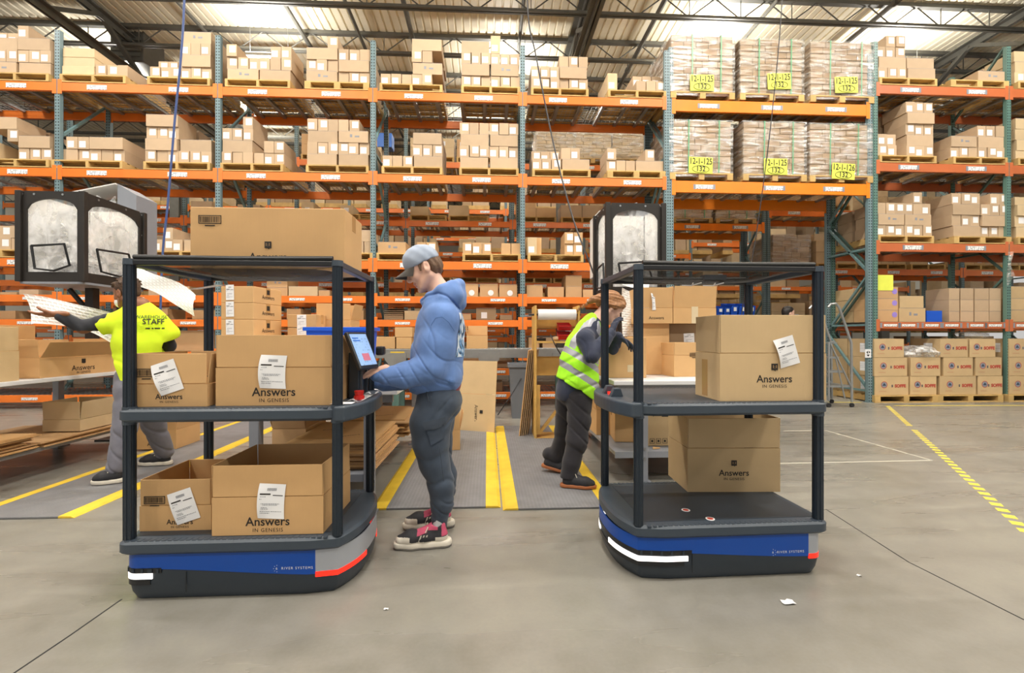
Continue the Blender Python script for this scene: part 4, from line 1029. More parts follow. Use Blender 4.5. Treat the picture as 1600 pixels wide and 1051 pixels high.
# tablet on its stand, at the handle end of the left cart
st = MB().box(-.028, .03, -.07, .07, 0, .24).build('tablet_stand', M['cartpost'], cart1, bevel=.008, loc=(.46, .03, .863))
MB().box(.03, .04, -.06, -.045, .02, .22).box(.03, .04, .045, .06, .02, .22).build('stand_rail', M['cartdark'], st)
MB().bar((-.0, 0, .21), (.03, -.03, .25), .05, .03).build('tablet_bracket', M['black'], st)
nrm = Vector((.86, -.30, .41)).normalized(); xa = Vector((0, 0, 1)).cross(nrm).normalized(); za = nrm.cross(xa)
RT = Matrix((xa, -nrm, za)).transposed()
tb = MB().box(-.085, .085, 0, .022, -.105, .105).build('tablet', M['black'], cart1, bevel=.008); tb.matrix_basis = Matrix.Translation((.505, -.02, 1.115)) @ RT.to_4x4()
tag(tb, 'black tablet with a lit pale blue screen')
MB().box(-.072, .072, -.0015, .0, -.085, .09).build('tablet_screen', M['screenprint'], tb)
MB().box(-.03, .03, -.0025, -.001, -.06, -.02).build('screen_red_panel', mat('screen_pink', '#b86a7c', .3, emit='#b86a7c', estr=.3), tb)
MB().box(-.06, .0, -.0025, -.001, .05, .056).box(-.06, -.01, -.0025, -.001, .064, .07).build('screen_heading', M['bluesteel'], tb)
MB().box(.03, .075, -.03, .03, 0, .05).build('scanner_dock', M['black'], cart1, bevel=.01, loc=(.50, .16, 1.08))
MB().tube([(0, 0, 0), (0, 0, .02)], .026, 14).tube([(0, 0, .02), (0, 0, .045)], [.02, .024], 14).build('stop_button', M['red'], cart1, smooth=True, loc=(.505, -.10, .867))
MB().box(-.05, .05, -.03, .03, 0, .001).build('care_label', M['paper'], cart1, loc=(.465, -.235, .8695))
MB().box(-.1, .1, -.04, .04, 0, .0012).build('canopy_label', M['paper'], cart1, loc=(-.36, .12, 1.452), rot=(.12, -.1, -.3))
mb = MB().grid([[(.47 + .07 * u, -.2 + .4 * v, .872 + .01 * math.sin(9 * v + 5 * u) * math.sin(PI * u)) for u in [i / 5 for i in range(6)]] for v in [j / 9 for j in range(10)]]); mb.build('film_cover', M['bagfilm'], cart1, smooth=True)
# details of the right cart (its handle end is at local +x, which is left in the photograph)
for y in (-.05, .08):
    MB().prism([(0, 0), (.07, 0), (.05, .045), (.015, .045)], -.02, .02, 'y').build('handle_horn', M['cartdark'], cart2, loc=(.47, y, .867), bevel=.004)
MB().box(-.018, .018, -.03, .03, 0, .014).build('orange_button', M['redlamp'], cart2, loc=(.505, .015, .868))
for (x, y) in ((.15, .14), (.08, .26)):
    MB().tube([(x, y, .2745), (x, y, .2765)], .022, 18).build('warning_disc', M['paper'], cart2); MB().tube([(x, y, .276), (x, y, .2772)], .015, 18).build('warning_symbol', M['inkred'], cart2)
MB().box(-.07, .07, -.03, .03, 0, .03).build('canopy_clip', M['cartdark'], cart2, loc=(-.23, -.295, 1.535))
for x in (.1, -.02):
    MB().tube([(x - .03, .05, 1.463), (x, .1, 1.455), (x + .02, .16, 1.463)], .003, 5).tube([(x + .03, .05, 1.463), (x + .005, .1, 1.456), (x - .02, .17, 1.464)], .003, 5).build('tied_string', M['paper'], cart2)

# boxes on the left cart
YF = C1[1] - .30
def hero(px0, px1, ytop, ybot, ycrease, Yf, zbase, d, label, m='board', fl=(0, 0, 0, 0), rz=0.0):
    a, b = P(px0, ybot, Yf), P(px1, ybot, Yf); w = b.x - a.x
    sc = (a.y * CA + (a.x + b.x) / 2 * SA) / F
    h = (ybot - (ycrease if ycrease else ytop)) * sc; fh = (ycrease - ytop) * sc if ycrease else None
    t = box_thing(label, ((a.x + b.x) / 2, Yf, zbase), w, d, h, rz, fh, fl, m)
    return t, w, h, sc
b1, w1, h1, s1 = hero(337, 518, 527, 637, 578, 2.20, .8645, .42, 'large open carton on the middle shelf of the left cart, right side', fl=(0, .0, .02, -.06))
logo(b1, .0, .062, -.001, .056, False); ship_label(b1, .0, .157, -.001, .118, .155, -.04, .02, .006)
b2, w2, h2, s2 = hero(204, 324, 552, 635, 600, 2.19, .8645, .40, 'smaller open carton on the middle shelf of the left cart, left side', fl=(0, .2, .0, .12))
barcode(b2, -w2 / 2 + .07, .155, -.001, .09, .038); logo(b2, .0, .045, -.001, .034, False); ship_label(b2, -.005, .135, -.001, .105, .145, .33, .025)
b3, w3, h3, s3 = hero(331, 505, 728, 837, 778, 2.17, .2765, .42, 'large open carton on the lower deck of the left cart, right side', fl=(0, .0, .03, -.04))
logo(b3, -.0, .06, -.001, .056, False); ship_label(b3, .02, .155, -.001, .118, .16, -.06, .014, .004)
b4, w4, h4, s4 = hero(218, 330, 749, 829, 790, 2.24, .2765, .36, 'smaller open carton on the lower deck of the left cart, left side', fl=(0, .0, .0, .0))
barcode(b4, -w4 / 2 + .068, .145, -.001, .095, .036); logo(b4, .02, .04, -.001, .034, False); ship_label(b4, .04, .115, -.001, .11, .15, .32, .012)
# the big carton lying on top of the left cart
b5 = box_thing('long shut carton lying on the net canopy of the left cart', (PX(419, 2.27), 2.27, 1.508), PX(540, 2.27) - PX(298, 2.27), .30, .295, 0.0, None, None, 'board')
barcode(b5, -.27, .235, -.001, .105, .04); logo(b5, .0, .058, -.001, .05, True)
# boxes on the right cart
b6, w6, h6, s6 = hero(1125, 1291, 495, 629, 555, 2.225, .8645, .27, 'large open carton with tilted paper on the middle shelf of the right cart', 'board2', fl=(0, .0, .0, .0), rz=-.0)
logo(b6, .005, .108, -.001, .052, True); ship_label(b6, .065, .245, -.001, .105, .145, .28, .025)
MB().box(-w6 / 2 - .0015, -w6 / 2, .13, .19, .01, .2).build('packing_tape', M['tape'], b6)
b7, w7, h7, s7 = hero(1076, 1217, 653, 768, 700, 2.62, .2765, .33, 'open carton standing on the lower deck of the right cart', 'board2', fl=(0, -.0, .02, .02), rz=-.05)
logo(b7, .0, .11, -.001, .05, True)

# ------------------------------------------------------------------ mats
def floor_mat(x0, x1, y0, y1, label, left=True, right=True, bw=.075, cut=0.0):
    t = thing('floor_mat', label, 'mat', ((x0 + x1) / 2, y0, 0)); w = (x1 - x0) / 2; d = y1 - y0
    a, b = -w + (bw if left else 0), w - (bw if right else 0)
    m = MB()
    m.prism([(a, 0), (b, 0), (b, d), (a, d)], .001, .014); m.build('mat_sheet', M['matgrey'], t, bevel=.003)
    for on, s in ((left, -1), (right, 1)):
        if on:
            e, f = s * w, s * (w - bw)
            q = [(e, .001), (f, .001), (f, .014), (e + (-s) * .02, .010)] if True else []
            mb = MB(); y0_ = cut if s == 1 else 0
            c0 = [(e - s * .012, 0), (f, y0_)]
            vs = [(e, 0, .001), (f, 0, .001), (f, 0, .0142), (e - s * .022, 0, .0125), (e, d, .001), (f, d, .001), (f, d, .0142), (e - s * .022, d, .0125)]
            mb.add(vs, [(0, 1, 2, 3), (7, 6, 5, 4), (0, 3, 7, 4), (3, 2, 6, 7), (1, 5, 6, 2), (0, 4, 5, 1)]); mb.build('yellow_border', M['matyellow'], t)
            tag(t.children[-1], 'yellow bevelled border')
    return t
xl = G(150, 735).x; xr = G(192, 772).x
floor_mat(xl - .02, xr + .04, 3.15, 6.6, 'grey ribbed mat with yellow borders where the staff worker stands', bw=.10)
floor_mat(G(585, 795).x - .02, G(784, 793).x - .006, G(690, 795).y, 6.0, 'grey ribbed mat with yellow borders behind the man in the sweatshirt', bw=.105)
floor_mat(G(784, 793).x + .006, G(951, 795).x + .07, G(860, 796).y, 6.0, 'grey ribbed mat with yellow borders under the hi-vis worker', bw=.105)

# ------------------------------------------------------------------ packing benches
BZ = .83
def bench(label, x0, x1, y0, y1, legs, shelfz=.25, frame='greypaint', sx=.03):
    t = thing('packing_bench', label, 'bench', ((x0 + x1) / 2, y0, 0)); w = x1 - x0; d = y1 - y0; ox = t.location.x
    MB().box(-w / 2, w / 2, 0, d, BZ - .035, BZ).build('worktop', M['benchtop'], t, bevel=.005)
    MB().box(-w / 2 + .04, w / 2 - .04, .05, .09, BZ - .09, BZ - .036).box(-w / 2 + .04, w / 2 - .04, d - .09, d - .05, BZ - .09, BZ - .036).build('apron', M[frame], t)
    for lx in legs:
        for ly in (.08, d - .15):
            l = MB().box(-.032, .032, -.035, .035, .012, BZ - .036).build('leg', M[frame], t, bevel=.004, loc=(lx - ox, ly, 0))
            MB().box(-.06, .06, -.07, .07, 0, .012).build('foot_plate', M[frame], l)
            for z in (.2, .28): MB().tube([(0, -.036, z), (0, -.041, z)], .011, 8).tube([(.033, 0, z), (.037, 0, z)], .011, 8).build('bolt', M['steel'], l)
    MB().box(-w / 2 + .03, w / 2 - sx, .09, d - .05, shelfz - .03, shelfz).box(-w / 2 + .03, w / 2 - sx, .07, .09, shelfz - .05, shelfz + .0).build('lower_shelf', M[frame], t)
    return t
B1 = (-4.75, -3.72, 2.55, 5.35); B2 = (-1.75, -.60, 3.10, 5.3); B3 = (1.0, 2.15, 3.60, 5.5)
bench('white packing bench at far left with open cartons on it', *B1, (-4.6, -3.9))
bench('white packing bench behind the left cart with flattened cartons under it', *B2, (-1.55, -.80), sx=.24)
bench('white packing bench at right behind the hi-vis worker and right cart', *B3, (1.26, 1.95))

# ------------------------------------------------------------------ bubble-wrap hoppers
def hopper(label, x0, x1, y0, y1, z0, z1, open_side, post_x, hood=True):
    t = thing('bubble_wrap_hopper', label, 'dispenser', ((x0 + x1) / 2, (y0 + y1) / 2, BZ)); cx, cy = t.location.x, t.location.y
    w, d = (x1 - x0) / 2, (y1 - y0) / 2; a, b = z0 - BZ, z1 - BZ
    def face(width, name, loc, rz):
        n = 14; hw = width / 2; fw = .055
        inner = [(-hw + fw, a + .09), (hw - fw, a + .09), (hw - fw, b - .17)] + [(-(hw - fw) * c, b - .17 + .10 * math.sqrt(max(0, 1 - c * c))) for c in [-1 + 2 * i / n for i in range(1, n)]] + [(-hw + fw, b - .17)]
        outer = []
        for (x, z) in inner:
            outer.append((math.copysign(hw, x) if abs(x) > 1e-6 else 0, z))
        k = len(inner)
        outer = [(-hw, a), (hw, a), (hw, b - .17)] + [(x / (hw - fw) * hw, b) for x, z in inner[3:-1]] + [(-hw, b - .17)]
        mb = MB(); vs = [(x, 0, z) for x, z in inner] + [(x, 0, z) for x, z in outer] + [(x, .018, z) for x, z in inner] + [(x, .018, z) for x, z in outer]
        for i in range(k):
            j = (i + 1) % k; mb.add([vs[i], vs[j], vs[k + j], vs[k + i], vs[2 * k + i], vs[2 * k + j], vs[3 * k + j], vs[3 * k + i]], [(0, 1, 2, 3), (7, 6, 5, 4), (0, 4, 5, 1), (3, 2, 6, 7)])
        o = mb.build('frame_panel', M['blackmetal'], t, loc=loc, rot=(0, 0, rz))
        r = random.Random(int(width * 100)); rows = []
        for j in range(12):
            v = j / 11; rows.append([(-hw + fw - .01 + (2 * hw - 2 * fw + .02) * i / 9, .02 + .035 * math.sin(PI * i / 9) * math.sin(PI * v) * r.uniform(.3, 1.1), a + .07 + (b - a - .14) * v) for i in range(10)])
        MB().grid(rows).build('vinyl_window', M['vinyl'], o, smooth=True)
        pts = [(-hw * .62, -.006, a + .33), (hw * .42, -.008, a + .35), (hw * .6, -.012, a + .15), (hw * .1, -.012, a + .1), (-hw * .5, -.01, a + .12), (-hw * .62, -.006, a + .33)]
        MB().tube(pts, .011, 6).build('hatch_binding', M['black'], o, smooth=True)
        mb = MB()
        for x in (-hw * .55, hw * .35, -hw + .02, hw - .02): mb.tube([(x, -.004, b - .03), (x, .0, b - .03)], .01, 8)
        for z in (a + .08, a + .2, b - .25): mb.tube([(hw - .02, -.004, z), (hw - .02, 0, z)], .008, 8)
        mb.build('rivet', M['steel'], o)
        return o
    face(x1 - x0, 'front', (0, -d, 0), 0)
    if open_side > 0: face(y1 - y0, 'side', (w, 0, 0), PI / 2)
    else: face(y1 - y0, 'side', (-w, 0, 0), -PI / 2)
    for sx in (-1, 1):
        for sy in (-1, 1): MB().box(sx * w - .025, sx * w + .025, sy * d - .025, sy * d + .025, a, b).build('corner_post', M['blackmetal'], t, bevel=.004)
    MB().box(-w, w, -d, d, a - .02, a).build('floor_tray', M['greypaint'], t)
    MB().box(-w + .03, w - .03, d - .03, d - .01, a, b).box(min(-open_side * w, -open_side * (w - .02)), max(-open_side * w, -open_side * (w - .02)), -d + .03, d - .03, a, b).build('reflector_panel', M['whitepaint'], t)  # white backing added to brighten the wrap inside the hopper
    # crumpled bubble wrap inside
    r = random.Random(3); q = MB()
    for k in range(7):
        c = (r.uniform(-.12, .12) * w / .28, r.uniform(-.1, .1), a + .14 + .085 * k); R = Euler((r.uniform(-.5, .5), r.uniform(-.5, .5), r.uniform(0, 3))).to_matrix(); rows = []
        for j in range(9):
            row = []
            for i in range(11):
                u, v = i / 10 - .5, j / 8 - .5; p = Vector((u * w * 1.5, v * d * 1.5, .05 * math.sin(6 * u + k) + .05 * math.cos(7 * v + 2 * k)))
                p = R @ p; p = Vector((max(-w + .04, min(w - .04, p.x + c[0])), max(-d + .04, min(d - .05, p.y + c[1])), max(a + .01, min(b - .03, p.z + c[2])))); row.append(p)
            rows.append(row)
        q.grid(rows)
    tag(q.build('loose_bubble_wrap', M['bagfilm'], t, smooth=True), kind='stuff')
    p = MB().box(post_x - cx - .04, post_x - cx + .04, .0, .08, 0, a - .02).bar((post_x - cx - .22, .04, a - .03), (post_x - cx, .04, a - .3), .035, .035).box(post_x - cx - .1, post_x - cx + .1, -.06, .14, 0, .01)
    p.build('support_post', M['blackmetal'], t, bevel=.003)
    return t
hopper('black-framed bubble-wrap hopper with clear windows above the left bench', -4.32, -3.76, 4.50, 5.25, 1.69, 2.53, 1, -4.02)
hopper('black-framed bubble-wrap hopper above the right bench, behind the woman', 1.23, 1.81, 4.66, 5.2, 1.60, 2.55, -1, 1.5)
# white film machines whose hoods stand above the hoppers
def hood(label, x0, x1, y0, y1, z0, z1):
    t = thing('film_machine_hood', label, 'machine', ((x0 + x1) / 2, y0, z0)); w = (x1 - x0) / 2; d = y1 - y0; h = z1 - z0
    MB().prism([(-w, h - .10), (w - .2, h), (w - .2, h - .012), (-w, h - .112)], -.03, d, 'y').build('lid', M['whitepaint'], t)
    MB().add([(w - .2, 0, h), (w, 0, h - .12), (w, 0, 0), (w - .2, 0, 0), (w - .2, d, h), (w, d, h - .12), (w, d, 0), (w - .2, d, 0)], [(0, 3, 2, 1), (4, 5, 6, 7), (0, 1, 5, 4), (1, 2, 6, 5), (3, 7, 6, 2)]).build('side_casing', M['greypaint'], t)
    MB().box(-w, w - .2, d - .02, d, 0, h - .11).build('rear_casing', M['whitepaint'], t)
    MB().box(-w, -w + .02, .0, d - .02, 0, h - .12).build('end_casing', M['whitepaint'], t)
    rows = [[(-w + .04 + (2 * w - .28) * i / 10, .04 + .02 * math.sin(i), .2 + (h - .35) * j / 8 + .03 * math.sin(i * 1.3 + j)) for i in range(11)] for j in range(9)]
    MB().grid(rows).build('film_bundle', M['bagfilm'], t, smooth=True)
    MB().box(-.04, .04, .2, .28, -z0, 0).box(-.2, .2, .1, .4, -z0, -z0 + .02).build('stand', M['blackmetal'], t)
    MB().box(-w, w, 0, d, -.01, .0).build('base_tray', M['greypaint'], t)
    return t
hood('white sheet-metal film hood rising behind the left bubble-wrap hopper', -4.52, -3.87, 5.30, 5.62, 1.75, 2.86)
hood('white sheet-metal film hood behind the right bubble-wrap hopper', 1.28, 1.92, 5.25, 5.7, 1.9, 2.72)

# bubble wrap held by the staff worker, two lengths of one sheet
def sheet(name, label, TL, TR, BL, BR, sag=.06, nu=30, nv=12, uvs=(16, 9), wav=.02, cat='bubble wrap', m='bubble'):
    rows = []
    for j in range(nv + 1):
        v = j / nv; r = []
        for i in range(nu + 1):
            u = i / nu; p = (Vector(TL) * (1 - u) + Vector(TR) * u) * (1 - v) + (Vector(BL) * (1 - u) + Vector(BR) * u) * v
            p = p + Vector((0, wav * math.sin(9 * u + 4 * v), -sag * math.sin(PI * u) * 1 + wav * math.sin(7 * u + 2) * (1 - v)))
            r.append(p)
        rows.append(r)
    mb = MB().grid(rows); me = mb.mesh(name, M[m], True)
    uv = me.uv_layers.new(name='UVMap'); n = nu + 1
    for pl in me.polygons:
        for li in pl.loop_indices:
            vi = me.loops[li].vertex_index; uv.data[li].uv = ((vi % n) / nu * uvs[0], (vi // n) / nv * uvs[1])
    o = link(name, me); return tag(o, label, cat)
sheet('bubble_wrap_sheet', 'white bubble-wrap sheet held out in the staff worker\'s left hand', P(36, 462, 4.0), P(228, 520, 4.3), P(52, 505, 3.98), P(218, 562, 4.28), sag=-.09, uvs=(20, 5))
sheet('bubble_wrap_sheet', 'white bubble-wrap sheet pulled from the hopper, right of the staff worker', P(196, 412, 4.75), P(305, 462, 4.3), P(188, 440, 4.6), P(303, 494, 4.2), sag=-.05, uvs=(11, 8))
sheet('bubble_wrap_sheet', 'grey bubble-wrap sheet hanging down from the right hopper', P(972, 452, 4.4), P(1014, 452, 4.4), P(972, 526, 4.35), P(1012, 524, 4.35), sag=0, uvs=(6, 12))
sheet('bubble_wrap_sheet', 'short bubble-wrap end sticking out of the right hopper hatch', P(968, 428, 4.55), P(1014, 440, 4.5), P(962, 442, 4.4), P(1012, 455, 4.35), sag=.0, uvs=(5, 3))

# ------------------------------------------------------------------ flattened cartons
def flats(x0, x1, y0, y1, z, n, where, th=.011, jit=.03, seed=1, printed=True, rz=0.0):
    r = random.Random(seed)
    for i in range(n):
        w, d = x1 - x0, y1 - y0
        mb = MB().box(-w / 2, w / 2, 0, d, 0, th * .42).box(-w / 2 + .004, w / 2 - .006, .003, d - .004, th * .48, th * .95)
        o = mb.build('flattened_carton', M['board' if i % 3 else 'board3']); o.location = ((x0 + x1) / 2 + r.uniform(-jit, jit), y0 + r.uniform(-jit, jit), z + i * th + .001); o.rotation_euler.z = rz + r.uniform(-.015, .015)
        rw = 'topmost' if i == n - 1 else 'lowest' if i == 0 else f'{ORD[i]} from below' if i < 12 else f'{ORD[n - 1 - i]} from the top'
        tag(o, f'flattened carton, {rw}, {where}', 'carton', 'flattened cartons ' + where)
        if i == n - 1 and printed:
            text(o, 'Answers', .05, (w * .1, d * .3, th * .97), (0, 0, .5), M['ink'], 'printed_name'); text(o, 'Answers', .05, (-w * .2, d * .6, th * .97), (0, 0, .5), M['ink'], 'printed_name')
flats(-1.41, -.80, 3.27, 4.10, .252, 17, 'in the stack under the middle bench', seed=2, jit=.02)
flats(-1.35, -.74, 4.3, 5.15, .252, 14, 'in the rear stack under the middle bench', seed=3, jit=.05)
flats(-4.55, -3.72, 2.62, 3.25, .252, 9, 'in the near stack under the left bench', seed=4)
flats(-4.6, -3.75, 3.3, 4.0, .252, 12, 'in the second stack under the left bench', seed=5, jit=.05)
flats(-4.6, -3.73, 4.05, 4.85, .252, 4, 'in the third stack under the left bench', seed=6, jit=.03)
def leaning(label, a, b, th, h, foot, top, m='board', n=1, name='flattened_carton'):
    pass
def panel(label, p0, p1, h, lean, th=.008, m='board', name='cardboard_sheet', fold=True):
    """A sheet on its lower edge from p0 to p1, leaning back by lean (in metres at its top, along the normal)."""
    p0, p1 = Vector(p0), Vector(p1); d = p1 - p0; L = d.length; d.normalize(); n = Vector((-d.y, d.x, 0))
    t = thing(name, label, 'cardboard', p0, math.atan2(d.y, d.x))
    a = math.atan2(lean, h); R = Matrix.Rotation(-a, 3, 'X')
    mb = MB()
    for z0, z1 in ((0, h * .53), (h * .532, h)) if fold else ((0, h),):
        q = MB().box(0, L, 0, th, z0, z1); mb.add([R @ Vector(v) for v in q.v], q.f)
    mb.build('board', M[m], t)
    return t, L, a
p, L, a = panel('large creased carton sheet standing behind the man, logo turned sideways', G(697, 672), G(772, 677), .88, .12, m='board2')
for ch, s in (('Answers', .06),):
    o = text(p, ch, s, (L * .62, .02, .23), (PI / 2 - a, PI / 2, 0), M['ink'], 'printed_name'); o.location.y = .23 * math.tan(a) - .012
b = MB().box(-.02, .02, -.001, 0, -.02, .02).build('logo_square', M['ink'], p, loc=(L * .72, .25 * math.tan(a) - .004, .25), rot=(-a, 0, 0))
for i in range(5):
    g0 = G(812 + i * 3.0, 683 - i * .5); g1 = G(826 + i * 3.0, 668 - i * .5)
    panel(f'tall narrow cardboard sheet leaning on the paper-roll stand, {ORD[i]} from left', g0, (g0.x + .1, g0.y + .62, 0), 1.02, -.11, .012, 'board' if i == 0 else 'kraftd')
def on(px0, px1, ytop, ybot, Y, d, label, fh=None, fl=(0, 0, 0, 0), m='board', rz=0.0, z=None, ycr=None):
    a, b = P(px0, ybot, Y), P(px1, ybot, Y); sc = (Y * CA + (a.x + b.x) / 2 * SA) / F
    zb = a.z if z is None else z
    top_ = ycr if ycr else ytop
    h = HC + (HY - top_) * sc - zb
    f = (ycr - ytop) * sc if ycr else None
    return box_thing(label, ((a.x + b.x) / 2, Y, zb), b.x - a.x, d, h, rz, f, fl, m)
# cartons on and under the left bench
q = box_thing('open carton with raised side flap at the left bench edge, black logo', (-3.95, 4.07, BZ + .001), .40, .78, .167, 0, .16, (.1, .0, .3, .55), 'board')
w_ = .20; rr = (PI / 2, 0, PI / 2)
b = MB().box(-.5, .5, -.5, .5, 0, .002).add([(-.06, -.5, 0), (.16, -.5, 0), (.16, -.72, 0)], [(0, 1, 2)]).build('logo_square', M['ink'], q, loc=(w_ + .001, .42, .125), rot=rr); b.scale = (.04, .04, 1)
text(q, 'Answers', .07, (w_ + .002, .42, .062), rr, M['ink'], 'printed_name'); text(q, 'IN GENESIS', .03, (w_ + .002, .42, .02), rr, M['ink'], 'printed_subtitle')
box_thing('large open carton cut by the left picture edge on the left bench', (-4.0, 3.2, BZ + .001), .5, .70, .236, 0, .19, (0, 0, .05, .0), 'board2')
box_thing('tall open carton standing behind the logo carton on the left bench', (-4.38, 4.0, BZ + .001), .4, .5, .30, 0, .15, (0, 0, .2, .0), 'board')
box_thing('shut pale carton at the back of the left bench', (-4.05, 4.90, BZ + .001), .5, .35, .2, 0, None, None, 'board2')
box_thing('open carton on the flattened cartons under the left bench', (-3.92, 4.46, .252 + .004 + .0085 * 6), .33, .37, .106, 0, .165, (0, .05, .05, .1), 'kraftl')
panel('large cardboard sheet leaning under the left bench, nearest', (-4.3, 2.95, .36), (-3.78, 3.0, .36), .42, .33, .01, 'board3', fold=False)
panel('cardboard sheet leaning under the left bench, behind the nearest', (-4.5, 3.1, .36), (-3.95, 3.15, .36), .40, .38, .01, 'board', fold=False)
q = on(213, 275, 657, 712, 4.95, .4, 'small carton on the floor behind the staff worker', m='board', z=.016, ycr=672, fl=(0, 0, .1, .1)); logo(q, -.0, .05, -.002, .05, True)
on(320, 362, 655, 680, 6.8, .4, 'small carton on the floor behind the left cart', m='board3', z=.001)
# cartons on the middle bench
for k, (yb, yt) in enumerate(((527, 499), (499, 473), (473, 447))):
    z = P(385, yb, 3.9).z
    q = on(343, 398, yt, yb, 3.9, .40, f'flat tan carton with paper slip on the middle bench, {["bottom", "middle", "top"][k]} of three', z=z + .001, m='board', rz=-.13)
    ship_label(q, -.06, .085, -.001, .07, .125, .02, .0)
    for_ = MB().box(0, .0015, -.02, .02, -.02, .02).build('logo_square', M['ink'], q, loc=(.5 * (PX(398, 3.9) - PX(343, 3.9)) + .0005, .2, .1))
    text(q, 'Answers', .05, (.5 * (PX(398, 3.9) - PX(343, 3.9)) + .002, .2, .055), (PI / 2, 0, PI / 2), M['ink'], 'printed_name')
zt = P(385, 527, 3.9).z
on(338, 440, 530, 590, 3.88, .46, 'large carton under the three flat cartons on the middle bench', z=BZ + .001, m='board3')
zs = P(470, 526, 4.2).z
on(450, 560, 526.5, 585, 4.15, .6, 'wide carton carrying smaller cartons on the middle bench', z=BZ + .001, m='board3')
for k, (yb, yt) in enumerate(((526, 512), (512, 491))):
    q = on(449, 494, yt, yb, 4.2, .3, f'small tan carton with white slip behind the blue tote, {["lower", "upper"][k]}', z=P(470, yb, 4.2).z + .004, m='board'); ship_label(q, .0, .05 + .01 * k, -.001, .08, .075 + .03 * k, .02, 0)
zt2 = P(470, 526, 4.2).z
q = on(494, 548, 474, 510, 4.45, .3, 'tan open carton standing behind the blue tote', z=zt2 + .004, m='board', ycr=500, fl=(0, 0, 0, .25))
a, b_ = P(476, 526, 3.85), P(578, 526, 3.85); zz = P(520, 527, 3.85).z
t = thing('storage_tote', 'bright blue plastic tote on the middle bench behind the cart', 'tote', ((a.x + b_.x) / 2, 3.85, BZ + .001)); w = (b_.x - a.x) / 2 - .01; h = P(520, 511, 3.85).z - BZ
mb = MB()
for s in (1, 0):
    pass
mb.add([(-w * .9, .02, 0), (w * .9, .02, 0), (w * .9, .28, 0), (-w * .9, .28, 0), (-w, 0, h), (w, 0, h), (w, .3, h), (-w, .3, h)], [(0, 3, 2, 1), (0, 1, 5, 4), (1, 2, 6, 5), (2, 3, 7, 6), (3, 0, 4, 7)])
mb.build('tub', M['bluebin'], t)
MB().box(-w - .02, w + .02, -.02, .0, h - .03, h).box(-w - .02, w + .02, .3, .32, h - .03, h).box(-w - .02, -w, 0, .3, h - .03, h).box(w, w + .02, 0, .3, h - .03, h).build('rim', M['bluebin'], t, bevel=.004)
sbox(272, 335, 516, .927, 'brown carton on a low rack shelf between the left cart posts', m='board3')
on(425, 478, 655, 700, 3.7, .45, 'open carton on the floor under the middle bench', z=.001, m='board3', ycr=670, fl=(.3, 0, .3, 0))
# cartons on and under the right bench
q = on(1003, 1046, 505, 587, 4.15, .45, 'tall open carton on the right bench below the taped carton', z=BZ + .001, m='board', ycr=None)
q = on(1046, 1100, 506, 587, 4.2, .4, 'plain dark brown carton on the right bench', z=BZ + .001, m='kraftd')
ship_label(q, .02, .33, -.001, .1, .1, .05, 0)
q = on(1052, 1100, 535, 590, 3.95, .22, 'small open carton with bar code on the right bench', z=BZ + .001, m='board', ycr=555, fl=(0, 0, .1, 0), rz=.12)
barcode(q, .05, .19, -.002, .08, .035)
zt = P(1040, 506, 4.15).z
q = on(1052, 1119, 447, 505, 4.1, .38, 'open carton with clear tape standing on two cartons, right bench', z=zt + .004, m='board', ycr=481, fl=(.12, 0, .0, .05), rz=.0)
MB().box(-.03, .03, -.0015, 0, .0, .16).build('clear_tape', M['cleartape'], q, loc=(0, 0, 0))
q2 = on(1000, 1051, 449, 505, 4.1, .38, 'carton with curling white slip standing on the right bench stack', z=zt + .004, m='board', ycr=481, fl=(.05, 0, .0, .1))
ship_label(q2, -.03, .2, -.002, .035, .16, .08, .03); text(q2, 'Answers', .04, (.0, -.002, .05), FRONT, M['ink'], 'printed_name')
q = on(947, 1010, 527, 592, 3.85, .38, 'shut carton being packed in front of the hi-vis worker', z=BZ + .001, m='board')
MB().box(.01, .1, -.0015, 0, .05, .11).build('clear_tape', M['cleartape'], q)
q = on(932, 953, 612, 668, 4.3, .35, 'brown carton on the shelf under the right bench, behind the woman', z=.252, m='board', ycr=640, fl=(0, 0, .2, .2))
q = on(961, 990, 640, 712, 4.0, .42, 'tan carton with black brand lettering under the right bench, left', z=.252, m='board', rz=-.12); text(q, 'ZEBRA', .055, (.0, -.002, .27), FRONT, M['ink'], bold=.004)
q = on(1012, 1062, 640, 716, 3.85, .42, 'large grey-tan carton with black brand lettering under the right bench, right', z=.252, m='board2')
text(q, 'ZEBRA', .062, (.08, -.002, .27), FRONT, M['ink'], bold=.004)
hm = MB()
for i in range(5): hm.bar((-.09 + i * .012, -.002, .25 + .006 * i), (-.09 + i * .012, -.002, .31 - .006 * abs(i - 2)), .007, .001, up=(0, 1, 0))
hm.build('printed_emblem', M['ink'], q)
sy = MB()
for i in range(3):
    x = -.1 + i * .055
    for (a0, a1, b0, b1) in ((-.02, .02, .02, .023), (-.02, .02, .06, .063), (-.02, -.017, .02, .063), (.017, .02, .02, .063), (-.008, .008, .032, .05)): sy.box(x + a0, x + a1, -.0015, 0, b0, b1)
sy.build('care_symbols', M['ink'], q)
tag(MB().prism([(0, 0), (.07, .02), (.02, .05)], 0, .01, 'z').build('cardboard_offcut', M['board'], None, loc=(1.36, 3.73, .253)), 'torn cardboard offcut on the shelf edge under the right bench', 'litter')
q = on(700, 719, 644, 695, 4.75, .3, 'small open carton on the mat behind the man in the sweatshirt', z=.016, m='board', ycr=672, fl=(0, 0, 0, .2), rz=.1)

